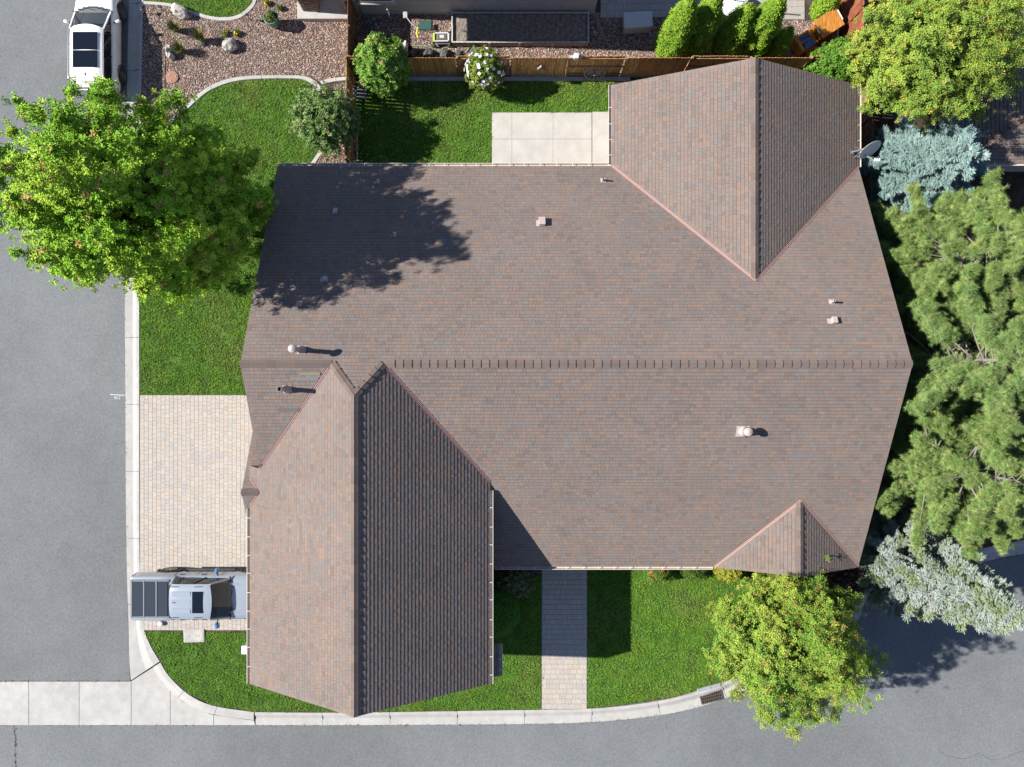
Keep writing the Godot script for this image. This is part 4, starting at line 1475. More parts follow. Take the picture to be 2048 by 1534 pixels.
# broadleaf tree: plumes of sprigs at the ends of limbs, uneven lengths, gaps between
func broad_tree(o: Node3D, foot: Vector3, c: Vector3, rad: Vector3, plumes: int, per: int, sprig: ArrayMesh, pal: Array, tips: Array, tip_share: float, bark: Material, low := -0.55, width := 0.17, size := 1.0, trunk_r := 0.15) -> void:
	var wood := MB.new()
	var fork := foot.lerp(c, 0.55)
	fork.y = foot.y + (c.y - foot.y) * 0.5
	wood.tube([foot - Vector3(0, 0.1, 0), foot + Vector3(0, 0.25, 0), foot.lerp(fork, 0.6), fork, c], [trunk_r * 1.5, trunk_r * 1.05, trunk_r * 0.95, trunk_r * 0.8, trunk_r * 0.4], 10)
	var ts := []
	var cs := PackedColorArray()
	var seed_a := rng.randf() * TAU
	var nz := FastNoiseLite.new()
	nz.seed = rng.randi() % 1000
	nz.frequency = 0.9
	for k in plumes:
		var yy := 1.0 - (1.0 - low) * (k + 0.5) / plumes
		var an := k * 2.39996 + seed_a
		var rr := sqrt(maxf(0.0, 1.0 - yy * yy))
		var d := (Vector3(cos(an) * rr, yy, sin(an) * rr) + rv() * 0.10).normalized()
		var len_ := 0.95 + nz.get_noise_3dv(d * 1.6) * 0.42 + rng.randf_range(-0.16, 0.18)
		len_ = clampf(len_, 0.6, 1.2)
		var tip := c + d * rad * len_
		var root := c + d * rad * 0.2 - Vector3(0, rad.y * 0.15, 0)
		if k % 2 == 0:
			limb(wood, fork.lerp(c, rng.randf()), root.lerp(tip, 0.72), trunk_r * 0.34, 0.014, 0.3)
		var tone := pick(pal) as Color
		var axis := (tip - root)
		for i in per:
			var s := 1.0 - 0.72 * pow(rng.randf(), 1.35)
			var wob := rv() * width * rad.x * (0.55 + 0.6 * (1.0 - absf(s - 0.65)))
			if s > 0.93: wob *= 0.45
			var p := root + axis * s + wob * Vector3(1, 0.75, 1)
			var up := (d * 0.8 + Vector3.UP * 0.7 + rv() * 0.38)
			ts.append(Transform3D(orient(up, size * rng.randf_range(0.75, 1.25)), p))
			var col := tone.lerp(pick(pal), rng.randf_range(0.0, 0.8))
			if s > 0.82 and rng.randf() < tip_share: col = pick(tips)
			cs.append(jit(col, 0.16))
	obj("trunk", wood, bark, o)
	multi("crown", sprig, ts, cs, o)

func pine_tree(o: Node3D, foot: Vector3, hgt: float, reach: float, pal: Array, tuft_: ArrayMesh, lean := Vector3.ZERO, dens := 1.0) -> void:
	var wood := MB.new()
	var top := foot + Vector3(0, hgt, 0) + lean
	wood.tube([foot - Vector3(0, 0.1, 0), foot.lerp(top, 0.3), foot.lerp(top, 0.6), top], [0.2, 0.16, 0.10, 0.02], 8)
	var ts := []
	var cs := PackedColorArray()
	var whorls := int(hgt * 1.9)
	for w in whorls:
		var f := 0.16 + 0.82 * w / (whorls - 1)
		var b0 := foot.lerp(top, f)
		var len_ := reach * pow(sin(PI * clampf(0.22 + 0.78 * (1.0 - f), 0.0, 1.0) * 0.62 + 0.05), 0.8) * (1.0 if f < 0.75 else lerpf(1.0, 0.35, (f - 0.75) / 0.25))
		var nb := 5 + rng.randi() % 3
		for k in nb:
			var an := TAU * (k + rng.randf_range(-0.3, 0.3)) / nb + w * 1.1
			var l := len_ * rng.randf_range(0.6, 1.25)
			var d := Vector3(cos(an), 0, sin(an))
			var tip := b0 + d * l + Vector3(0, l * rng.randf_range(0.05, 0.45), 0)
			limb(wood, b0, tip, 0.034 * (l / reach) + 0.012, 0.007, 0.22, 5)
			var ntw := int(l * 9.0 * dens)
			for j in ntw:
				var s := 1.0 - 0.62 * pow(rng.randf(), 1.3)
				var p := b0.lerp(tip, s)
				var side := d.cross(Vector3.UP) * (1.0 if j % 2 else -1.0)
				var tw := (side * rng.randf_range(0.2, 1.0) + d * rng.randf_range(0.3, 0.9) + Vector3(0, rng.randf_range(0.0, 0.7), 0)).normalized()
				var tl := rng.randf_range(0.12, 0.5) * (1.15 - 0.65 * s)
				if j % 2 == 0: wood.tube([p, p + tw * tl * 1.05], [0.012, 0.006], 3, Color(1.25, 1.2, 1.15), false)
				var tone := pick(pal) as Color
				for q in 3:
					var pp := p + tw * tl * (0.4 + 0.34 * q) + rv() * 0.05
					ts.append(Transform3D(orient(tw + Vector3(0, 0.6, 0) + rv() * 0.25, rng.randf_range(0.7, 1.15)), pp))
					cs.append(jit(tone.lerp(pick(pal), 0.4), 0.2))
	obj("trunk", wood, M.pale_bark, o)
	multi("crown", tuft_, ts, cs, o)

func spruce_tree(o: Node3D, foot: Vector3, hgt: float, reach: float, pal: Array, spray: ArrayMesh, dens: float, power := 0.9, size := 1.0) -> void:
	var wood := MB.new()
	var top := foot + Vector3(0, hgt, 0)
	wood.tube([foot - Vector3(0, 0.1, 0), foot.lerp(top, 0.5), top], [0.16, 0.10, 0.015], 8)
	var ts := []
	var cs := PackedColorArray()
	var whorls := int(hgt * 3.2)
	for w in whorls:
		var f := 0.06 + 0.93 * w / (whorls - 1)
		var b0 := foot.lerp(top, f)
		var len_ := reach * pow(1.0 - f, power) + 0.18
		var nb := 7 + int(5.0 * (1.0 - f))
		for k in nb:
			var an := TAU * (k + rng.randf_range(-0.35, 0.35)) / nb + w * 0.7
			var l := len_ * rng.randf_range(0.78, 1.15)
			var d := Vector3(cos(an), 0, sin(an))
			var tip := b0 + d * l + Vector3(0, l * rng.randf_range(-0.22, 0.12), 0)
			limb(wood, b0, tip, 0.022, 0.006, 0.1, 4)
			var tone := pick(pal) as Color
			for j in int(l * 13.0 * dens) + 2:
				var s := rng.randf_range(0.25, 1.0)
				var p := b0.lerp(tip, s)
				var side := d.cross(Vector3.UP) * (1.0 if j % 2 else -1.0)
				var off := rng.randf_range(0.0, 0.34) * (1.1 - s * 0.8) * minf(1.0, l)
				var y := (d * rng.randf_range(0.6, 1.1) + side * rng.randf_range(0.1, 0.9) + Vector3(0, rng.randf_range(-0.05, 0.5), 0)).normalized()
				var x := y.cross(Vector3.UP + rv() * 0.25).normalized()
				var sc := size * rng.randf_range(0.75, 1.2)
				ts.append(Transform3D(Basis(x, y, x.cross(y)).scaled(Vector3.ONE * sc), p + side * off + Vector3(0, rng.randf_range(-0.05, 0.06), 0)))
				cs.append(jit(tone.lerp(pick(pal), 0.5), 0.14))
	obj("trunk", wood, M.bark, o)
	multi("crown", spray, ts, cs, o)

# dense clipped or naturally solid shrub: sprigs over an uneven shell, over an inner mass of twigs and leaves
func shell_shrub(o: Node3D, foot: Vector3, c: Vector3, rad: Vector3, n: int, sprig: ArrayMesh, pal: Array, rough: float, size := 1.0, inner := 0.35, tips: Array = [], tip_share := 0.0) -> void:
	var wood := MB.new()
	for k in 5:
		var an := TAU * k / 5.0 + rng.randf()
		limb(wood, foot + Vector3(cos(an), 0, sin(an)) * 0.05, c + Vector3(cos(an) * rad.x, rad.y * 0.3, sin(an) * rad.z) * 0.6, 0.035, 0.01, 0.2, 5)
	var nz := FastNoiseLite.new()
	nz.seed = rng.randi() % 1000
	nz.frequency = 1.1
	var ts := []
	var cs := PackedColorArray()
	for i in n:
		var d := ru()
		if d.y < -0.75: d.y = -d.y
		var f := (1.0 + nz.get_noise_3dv(d * 2.2) * rough) * (1.0 - inner * pow(rng.randf(), 2.0))
		var p := c + d * rad * f
		if p.y < foot.y + 0.05: p.y = foot.y + 0.05 + rng.randf() * 0.1
		ts.append(Transform3D(orient(d + Vector3(0, 0.35, 0) + rv() * 0.3, size * rng.randf_range(0.75, 1.25)), p))
		var col := pick(pal) as Color
		if rng.randf() < tip_share: col = pick(tips)
		cs.append(jit(col, 0.2))
	obj("stem", wood, M.bark, o)
	multi("foliage", sprig, ts, cs, o)

# column-shaped evergreen, thickest low down and drawn out to a point
func column_tree(o: Node3D, foot: Vector3, hgt: float, r: float, n: int, sprig: ArrayMesh, pal: Array) -> void:
	var wood := MB.new()
	wood.tube([foot, foot + Vector3(0, hgt * 0.9, 0)], [0.09, 0.02], 8)
	var nz := FastNoiseLite.new()
	nz.seed = rng.randi() % 1000
	nz.frequency = 1.6
	var ts := []
	var cs := PackedColorArray()
	for i in n:
		var f := rng.randf()
		f = 1.0 - sqrt(f) if rng.randf() < 0.5 else f
		var an := rng.randf() * TAU
		var prof := pow(sin(PI * clampf(0.12 + 0.88 * (1.0 - f), 0.0, 1.0) * 0.62), 0.75) * (1.0 if f < 0.7 else sqrt(maxf(0.02, (1.0 - f) / 0.3)))
		var d := Vector3(cos(an), 0, sin(an))
		var rr := r * prof * (1.0 + 0.42 * nz.get_noise_3d(cos(an) * 0.9, f * hgt * 0.55, sin(an) * 0.9)) * (1.0 - 0.35 * pow(rng.randf(), 2.5))
		ts.append(Transform3D(orient(d * 0.75 + Vector3.UP * 0.9 + rv() * 0.25, rng.randf_range(0.8, 1.3)), foot + d * rr + Vector3(0, 0.08 + f * hgt, 0)))
		cs.append(jit(pick(pal), 0.18))
	obj("trunk", wood, M.bark, o)
	multi("crown", sprig, ts, cs, o)

func trees() -> void:
	# big maple in the west front lawn
	var maple := leaf_sprig(30, 0.165, 0.072, 0.029, 0.35)
	var mp := [Color(0.25, 0.46, 0.034), Color(0.32, 0.52, 0.042), Color(0.19, 0.40, 0.028), Color(0.40, 0.56, 0.055), Color(0.22, 0.44, 0.032)]
	var o := thing("maple_tree", Vector3(-13.2, 0.1, -7.0), "large bright green maple with reddish leaf tips overhanging the west street", "tree")
	broad_tree(o, Vector3(-13.2, 0.1, -7.0), Vector3(-13.4, 6.6, -6.45), Vector3(4.15, 5.5, 3.05), 160, 96, maple, mp, [Color(0.46, 0.30, 0.10), Color(0.42, 0.30, 0.11), Color(0.48, 0.50, 0.09)], 0.05, M.bark, -0.6, 0.07, 1.0, 0.17)
	var broad := leaf_sprig(26, 0.145, 0.058, 0.021, 0.35)
	var yg := [Color(0.21, 0.34, 0.048), Color(0.26, 0.375, 0.055), Color(0.145, 0.27, 0.04), Color(0.31, 0.385, 0.062), Color(0.18, 0.31, 0.046)]
	o = thing("locust_tree", Vector3(11.3, 0.1, 10.4), "yellow green leafy tree at the front lawn's kerb, lower right", "tree")
	broad_tree(o, Vector3(11.3, 0.1, 10.4), Vector3(11.05, 4.2, 10.3), Vector3(2.9, 3.2, 2.75), 95, 95, broad, yg, [Color(0.30, 0.26, 0.06)], 0.12, M.pale_bark, -0.5, 0.095, 1.0, 0.12)
	o = thing("ash_tree", Vector3(16.0, 0.1, -12.4), "yellow green broad tree behind the red fence, upper right", "tree")
	var yg2 := [Color(0.22, 0.33, 0.05), Color(0.27, 0.36, 0.055), Color(0.16, 0.27, 0.042), Color(0.33, 0.375, 0.065), Color(0.19, 0.30, 0.05)]
	broad_tree(o, Vector3(16.0, 0.1, -12.6), Vector3(16.15, 5.3, -12.75), Vector3(2.8, 3.0, 2.85), 95, 95, broad, yg2, [Color(0.44, 0.42, 0.06), Color(0.40, 0.38, 0.09)], 0.08, M.pale_bark, -0.5, 0.095, 1.0, 0.13)
	# pines along the east side
	var tuft_ := pine_tuft()
	var pp := [Color(0.185, 0.30, 0.085), Color(0.15, 0.255, 0.07), Color(0.25, 0.35, 0.10), Color(0.125, 0.215, 0.06), Color(0.33, 0.385, 0.13)]
	var pd := [Color(0.16, 0.27, 0.08), Color(0.13, 0.23, 0.07), Color(0.22, 0.32, 0.10), Color(0.28, 0.35, 0.12)]
	var spots := [
		[Vector3(17.0, 0.1, -5.0), 8.8, 2.5, "pine just below the pale blue spruce, showing bare grey branches", pp],
		[Vector3(16.9, 0.1, -0.9), 9.2, 3.0, "greyer green pine beside the east end of the house ridge", pd],
		[Vector3(16.9, 0.1, 3.2), 8.4, 2.75, "long needled pine above the silvery spruce at the lower right", pp],
		[Vector3(20.3, 0.1, -2.2), 8.0, 3.0, "pine cut by the right edge, upper one of two", pp],
		[Vector3(19.8, 0.1, 3.9), 8.2, 3.0, "pine cut by the right edge, lower one of two", pd]]
	for s in spots:
		o = thing("pine_tree", s[0], s[3], "tree", "pines along the east side of the house")
		pine_tree(o, s[0], s[1], s[2], s[4], tuft_, Vector3(0.1, 0, 0.1), 3.6)
	# blue spruces
	var spray := spruce_spray(6, 0.17, 0.02)
	o = thing("blue_spruce", Vector3(17.3, 0.1, -8.9), "pale blue spruce beside the satellite dish", "tree")
	spruce_tree(o, Vector3(17.3, 0.1, -8.9), 5.2, 2.75, [Color(0.34, 0.48, 0.47), Color(0.30, 0.44, 0.43), Color(0.40, 0.53, 0.52), Color(0.26, 0.38, 0.35)], spray, 4.2, 0.5)
	var spray2 := spruce_spray(5, 0.19, 0.022)
	o = thing("silver_spruce", Vector3(16.75, 0.1, 7.75), "silvery white spruce leaning over the street at the lower right", "tree")
	spruce_tree(o, Vector3(16.75, 0.1, 7.75), 9.0, 2.3, [Color(0.40, 0.47, 0.46), Color(0.34, 0.42, 0.39), Color(0.48, 0.53, 0.53), Color(0.22, 0.29, 0.17), Color(0.27, 0.33, 0.12)], spray2, 2.2, 0.72)
	# arborvitae in the north neighbour's bed
	var fan := leaf_sprig(11, 0.13, 0.075, 0.018, 0.3)
	var av := [Color(0.18, 0.33, 0.026), Color(0.22, 0.37, 0.032), Color(0.13, 0.26, 0.022), Color(0.27, 0.39, 0.04)]
	for s in [[Vector3(7.11, 0.1, -15.194), 4.0, 0.62, "leftmost tall arborvitae behind the cedar fence", 2300], [Vector3(8.197, 0.1, -15.375), 3.9, 0.6, "second tall arborvitae from the left behind the cedar fence", 2200], [Vector3(9.692, 0.1, -15.285), 3.3, 0.62, "third tall arborvitae, beside the pale patio panel", 2000], [Vector3(10.688, 0.1, -15.24), 4.1, 0.62, "fourth tall arborvitae, nearest the wing's gable peak", 2300], [Vector3(13.904, 0.1, -16.734), 1.9, 0.42, "small arborvitae at the top edge above the orange coop", 900], [Vector3(11.775, 0.1, -14.968), 2.1, 0.34, "short dark conical arborvitae beside the orange coop", 900]]:
		o = thing("arborvitae", s[0], s[3], "tree", "arborvitae in the neighbour's bed")
		column_tree(o, s[0], s[1], s[2], s[4], fan, av)

func flowers(o: Node3D, called: String, c: Vector3, rad: Vector3, n: int, size: float, cols: Array, up_only := true) -> void:
	for i in n:
		var d := ru()
		if up_only: d.y = absf(d.y) * 0.8 + 0.15
		d = d.normalized()
		var p := c + d * rad * rng.randf_range(1.0, 1.08)
		var m := MB.new()
		var col: Color = pick(cols)
		var x := d.cross(ru()).normalized()
		var z := d.cross(x)
		var turn := rng.randf() * TAU
		for k in 5:
			var a := turn + TAU * k / 5.0
			var e := x * cos(a) + z * sin(a)
			var sd := d.cross(e)
			var t := p + e * size + d * size * 0.25
			m.tri(p, p + e * size * 0.6 + sd * size * 0.5 + d * size * 0.15, t, col)
			m.tri(p, t, p + e * size * 0.6 - sd * size * 0.5 + d * size * 0.15, col)
		obj(called, m, M.petal, o)

func shrubs() -> void:
	var sm := leaf_sprig(12, 0.10, 0.075, 0.028, 0.3)
	var tiny := leaf_sprig(10, 0.06, 0.04, 0.013, 0.35)
	var g1 := [Color(0.15, 0.31, 0.04), Color(0.20, 0.37, 0.06), Color(0.11, 0.24, 0.032), Color(0.27, 0.40, 0.09)]
	var c := Vector3(-5.601, 1.55, -13.775)
	var f := Vector3(c.x, 0.1, c.z)
	var o := thing("rounded_shrub", f, "rounded light green shrub at the corner of the cedar fence", "shrub")
	shell_shrub(o, f, c, Vector3(1.08, 1.12, 1.12), 2700, sm, g1, 0.34, 1.0, 0.4, [Color(0.40, 0.22, 0.12)], 0.03)
	c = Vector3(-1.179, 1.25, -13.691)
	f = Vector3(c.x, 0.1, c.z)
	o = thing("flowering_shrub", f, "shrub with lilac and white blossoms in front of the cedar fence", "shrub")
	shell_shrub(o, f, c, Vector3(0.80, 0.95, 0.80), 1300, sm, [Color(0.17, 0.24, 0.04), Color(0.22, 0.27, 0.05), Color(0.11, 0.19, 0.03)], 0.38)
	flowers(o, "blossom", c, Vector3(0.84, 1.0, 0.84), 60, 0.08, [Color(0.72, 0.70, 0.84), Color(0.58, 0.54, 0.82), Color(0.80, 0.79, 0.86)])
	c = Vector3(-7.969, 2, -11.229)
	f = Vector3(c.x, 0.1, c.z)
	o = thing("leafy_shrub", f, "loose dark green shrub between the mow curb and the side gate", "shrub")
	broad_tree(o, f, c, Vector3(1.25, 1.3, 1.3), 42, 58, sm, [Color(0.12, 0.22, 0.055), Color(0.16, 0.27, 0.07), Color(0.09, 0.175, 0.045), Color(0.24, 0.32, 0.12)], [Color(0.30, 0.33, 0.14)], 0.1, M.bark, -0.6, 0.16, 1.0, 0.06)
	c = Vector3(14.058, 1.45, -13.776)
	f = Vector3(c.x, 0.1, c.z)
	o = thing("leafy_shrub", f, "dense fresh green shrub between the wing's gable and the red fence", "shrub")
	shell_shrub(o, f, c, Vector3(1.1, 1.25, 0.9), 2100, sm, [Color(0.10, 0.225, 0.028), Color(0.14, 0.265, 0.035), Color(0.075, 0.175, 0.02)], 0.3, 1.05, 0.4)
	c = Vector3(14.642, 1.5, -14.49)
	f = Vector3(c.x, 0.1, c.z)
	o = thing("climbing_vine", f, "vine with reddish shoots climbing the red fence", "vine")
	shell_shrub(o, f, c, Vector3(0.45, 0.95, 0.5), 420, sm, [Color(0.11, 0.22, 0.03), Color(0.08, 0.17, 0.025)], 0.45, 0.9, 0.5, [Color(0.42, 0.13, 0.05)], 0.14)
	c = Vector3(-0.661, 0.95, 10.119)
	f = Vector3(c.x, 0.1, c.z)
	o = thing("ball_topiary", f, "green ball topiary in the garage's shadow", "shrub")
	shell_shrub(o, f, c, Vector3(0.98, 0.92, 0.98), 3600, tiny, [Color(0.11, 0.26, 0.04), Color(0.13, 0.29, 0.045), Color(0.09, 0.22, 0.032)], 0.02, 1.0, 0.12)
	c = Vector3(0.178, 0.6, 8.85)
	f = Vector3(c.x, 0.1, c.z)
	o = thing("flowering_bush", f, "bush with a few orange flowers in the entry's shadow", "bush")
	shell_shrub(o, f, c, Vector3(0.75, 0.55, 0.65), 520, sm, [Color(0.16, 0.19, 0.09), Color(0.20, 0.23, 0.12), Color(0.13, 0.16, 0.07)], 0.35, 1.0, 0.6)
	flowers(o, "blossom", c, Vector3(0.72, 0.5, 0.62), 7, 0.06, [Color(0.60, 0.25, 0.03)])
	c = Vector3(6.564, 0.55, 8.462)
	f = Vector3(c.x, 0.1, c.z)
	o = thing("rose_bush", f, "small rose bush with red blooms under the front eave", "bush")
	shell_shrub(o, f, c, Vector3(0.5, 0.42, 0.36), 360, tiny, [Color(0.10, 0.19, 0.03), Color(0.15, 0.23, 0.045)], 0.4, 1.5, 0.6)
	flowers(o, "rose", c, Vector3(0.46, 0.42, 0.34), 8, 0.085, [Color(0.62, 0.012, 0.02), Color(0.72, 0.02, 0.03)])
	c = Vector3(8.166, 0.4, 8.39)
	f = Vector3(c.x, 0.1, c.z)
	o = thing("low_bush", f, "low dark green bush under the front eave, right of the roses", "bush")
	shell_shrub(o, f, c, Vector3(0.6, 0.4, 0.35), 420, tiny, [Color(0.07, 0.13, 0.025), Color(0.10, 0.17, 0.03)], 0.3, 1.5, 0.6)
	c = Vector3(9.629, 0.75, 8.254)
	f = Vector3(c.x, 0.1, c.z)
	o = thing("golden_bush", f, "golden green bush at the small gable's west corner", "bush")
	shell_shrub(o, f, c, Vector3(0.62, 0.62, 0.5), 700, sm, [Color(0.27, 0.29, 0.03), Color(0.33, 0.33, 0.05), Color(0.20, 0.24, 0.03)], 0.3, 0.9, 0.5)
	c = Vector3(14.657, 1.1, 8.579)
	f = Vector3(c.x, 0.1, c.z)
	o = thing("purple_bush", f, "dark purple leaved bush at the house's southeast corner", "bush")
	shell_shrub(o, f, c, Vector3(0.65, 0.9, 0.75), 760, sm, [Color(0.06, 0.03, 0.035), Color(0.09, 0.05, 0.05), Color(0.13, 0.09, 0.085)], 0.4, 1.0, 0.6)
	c = Vector3(-5.949, 0.5, -9.773)
	f = Vector3(c.x, 0.1, c.z)
	o = thing("low_bush", f, "low green bush peeping out above the north gutter", "bush")
	shell_shrub(o, f, c, Vector3(0.45, 0.4, 0.4), 320, sm, [Color(0.11, 0.22, 0.03), Color(0.14, 0.25, 0.04)], 0.3, 0.9, 0.6)
	# tufts of ornamental grass in the gravel
	for s in [[Vector3(-15.126, 0.1, -15.964), "ornamental grass clump nearest the big boulder", 0.42], [Vector3(-13.971, 0.1, -15.511), "ornamental grass clump in the middle of the gravel bed", 0.5], [Vector3(-14.877, 0.1, -15.013), "ornamental grass clump beside the small white boulder", 0.46]]:
		var p: Vector3 = s[0]
		var g := MB.new()
		for k in 420:
			var a := rng.randf() * TAU
			var r0 := 0.10 * sqrt(rng.randf())
			var out := Vector3(cos(a), 0, sin(a))
			var b := p + out * r0
			var h: float = s[2] * rng.randf_range(1.2, 1.9)
			var sp := rng.randf_range(0.05, 0.34)
			var m1 := b + out * sp * 0.35 + Vector3(0, h * 0.6, 0)
			var t := b + out * sp + Vector3(0, h * rng.randf_range(0.85, 1.0), 0)
			var x := Vector3(-sin(a), 0, cos(a)) * 0.006
			var col: Color = [Color(0.13, 0.17, 0.04), Color(0.18, 0.20, 0.06), Color(0.10, 0.13, 0.03)][k % 3]
			g.quad(b - x, b + x, m1 + x, m1 - x, col)
			g.tri(m1 - x, m1 + x, t, Color(0.34, 0.29, 0.17) if k % 3 == 0 else col)
		solo("ornamental_grass", g, M.grass, p, s[1], "grass clump", "ornamental grasses in the gravel bed")
	# small flowering plants in the gravel
	for s in [[Vector3(-11.05, 0.1, -17.164), "small yellow flower clump above the teal pot", 0], [Vector3(-12.952, 0.1, -15.828), "small yellow flower clump beside the grey boulder, left of two", 0], [Vector3(-12.409, 0.1, -15.828), "small yellow flower clump beside the grey boulder, right of two", 0], [Vector3(-10.484, 0.1, -16.96), "small rosette plant between the teal pot and the porch", 1], [Vector3(-14.017, 0.1, -15.398), "tiny pale plant in the gravel below the middle grass", 2]]:
		var p: Vector3 = s[0]
		o = thing("bedding_plant", p, s[1], "plant", "small plants in the gravel")
		shell_shrub(o, p, p + Vector3(0, 0.1, 0), Vector3(0.12, 0.1, 0.12), 60, tiny, [Color(0.10, 0.17, 0.03), Color(0.16, 0.2, 0.05)] if s[2] < 2 else [Color(0.3, 0.34, 0.28)], 0.3, 1.2, 0.6)
		if s[2] == 0: flowers(o, "blossom", p + Vector3(0, 0.12, 0), Vector3(0.12, 0.09, 0.12), 10, 0.045, [Color(0.72, 0.55, 0.02)])


# ================================================================ VEHICLES
func placed(m: MB, t: Transform3D) -> MB:
	m.v = t * m.v
	var nn := PackedVector3Array()
	for q in m.n: nn.append(t.basis * q)
	m.n = nn
	return m

# hull through stations [x, [[z, y], ...half section from sill to middle]]
func hull(st: Array) -> MB:
	var m := MB.new()
	var rows := []
	for s in st:
		var row := PackedVector3Array()
		var h: Array = s[1]
		for k in h.size(): row.append(Vector3(s[0], h[k][1], -h[k][0]))
		for k in range(h.size() - 2, -1, -1): row.append(Vector3(s[0], h[k][1], h[k][0]))
		rows.append(row)
	m.surf(rows)
	for e in [0, rows.size() - 1]:
		var r: PackedVector3Array = rows[e]
		var mid := (r[0] + r[r.size() - 1]) * 0.5
		for k in r.size() - 1: m.tri(mid, r[k], r[k + 1])
	var a: PackedVector3Array
	for i in rows.size() - 1:
		a = rows[i]
		var b: PackedVector3Array = rows[i + 1]
		m.quad(a[0], b[0], b[b.size() - 1], a[a.size() - 1])
	return m

func ruled(a0: Vector3, a1: Vector3, b0: Vector3, b1: Vector3, bow: Vector3, n := 8, rise := 3) -> MB:
	var m := MB.new()
	var rows := []
	for i in rise + 1:
		var row := PackedVector3Array()
		for k in n + 1:
			var f := float(k) / n
			var g := 1.0 - pow(2.0 * f - 1.0, 2.0)
			row.append(a0.lerp(a1, f).lerp(b0.lerp(b1, f), float(i) / rise) + bow * g)
		rows.append(row)
	m.surf(rows)
	return m

func wheel(o: Node3D, t: Transform3D, at: Vector3, r: float, w: float, side: float, spokes: int, rim_col: Color) -> void:
	var wn := Node3D.new()
	wn.name = "wheel"
	o.add_child(wn, true)
	wn.position = t * at - base_of(o)
	var ax := Transform3D(Basis(Vector3.RIGHT, Vector3(0, 0, side), Vector3(0, -side, 0)), at)
	var m := MB.new()
	m.lathe(ax, [Vector2(r * 0.62, -w * 0.5), Vector2(r * 0.93, -w * 0.5), Vector2(r, -w * 0.36), Vector2(r, w * 0.36), Vector2(r * 0.93, w * 0.5), Vector2(r * 0.68, w * 0.52), Vector2(r * 0.62, w * 0.44)], 28)
	obj("tyre", placed(m, t), M.rubber, wn)
	m = MB.new()
	m.lathe(ax, [Vector2(r * 0.66, w * 0.46), Vector2(r * 0.60, w * 0.42), Vector2(r * 0.58, w * 0.1), Vector2(0.001, w * 0.1)], 24, rim_col * 0.35)
	m.lathe(ax, [Vector2(r * 0.15, w * 0.3), Vector2(r * 0.13, w * 0.46), Vector2(0.001, w * 0.47)], 12, rim_col)
	for k in spokes:
		var a := TAU * k / spokes
		var d := ax.basis * Vector3(cos(a), 0, sin(a))
		var up := ax.basis.y
		m.beam(at + d * r * 0.1 + up * w * 0.42, at + d * r * 0.63 + up * w * 0.44, r * 0.11, 0.025, rim_col, up)
	m.lathe(ax, [Vector2(r * 0.60, w * 0.40), Vector2(r * 0.62, w * 0.49), Vector2(r * 0.67, w * 0.49)], 24, rim_col)
	obj("rim", placed(m, t), M.alloy, wn)

# roof skin with rounded edges over a rectangle
func roof_skin(xr: float, xf: float, wr: float, wf: float, y: float, crown: float, drop: float, bow_f: float, bow_r: float) -> MB:
	var m := MB.new()
	var rows := []
	for i in 9:
		var f := i / 8.0
		var w := lerpf(wr, wf, f)
		var row := PackedVector3Array()
		for k in 13:
			var s := k / 6.0 - 1.0
			var edge: float = pow(absf(s), 7.0)
			var x := lerpf(xr - bow_r * (1 - s * s), xf + bow_f * (1 - s * s), f)
			var ends := pow(absf(2.0 * f - 1.0), 8.0) * 0.02
			row.append(Vector3(x, y + crown * (1.0 - s * s) * (0.6 + 0.4 * sin(PI * f)) - edge * drop - ends, s * (w + edge * 0.03)))
		rows.append(row)
	m.surf(rows)
	return m

func part(o: Node3D, t: Transform3D, called: String, m: MB, mt: Material) -> MeshInstance3D:
	return obj(called, placed(m, t), mt, o)

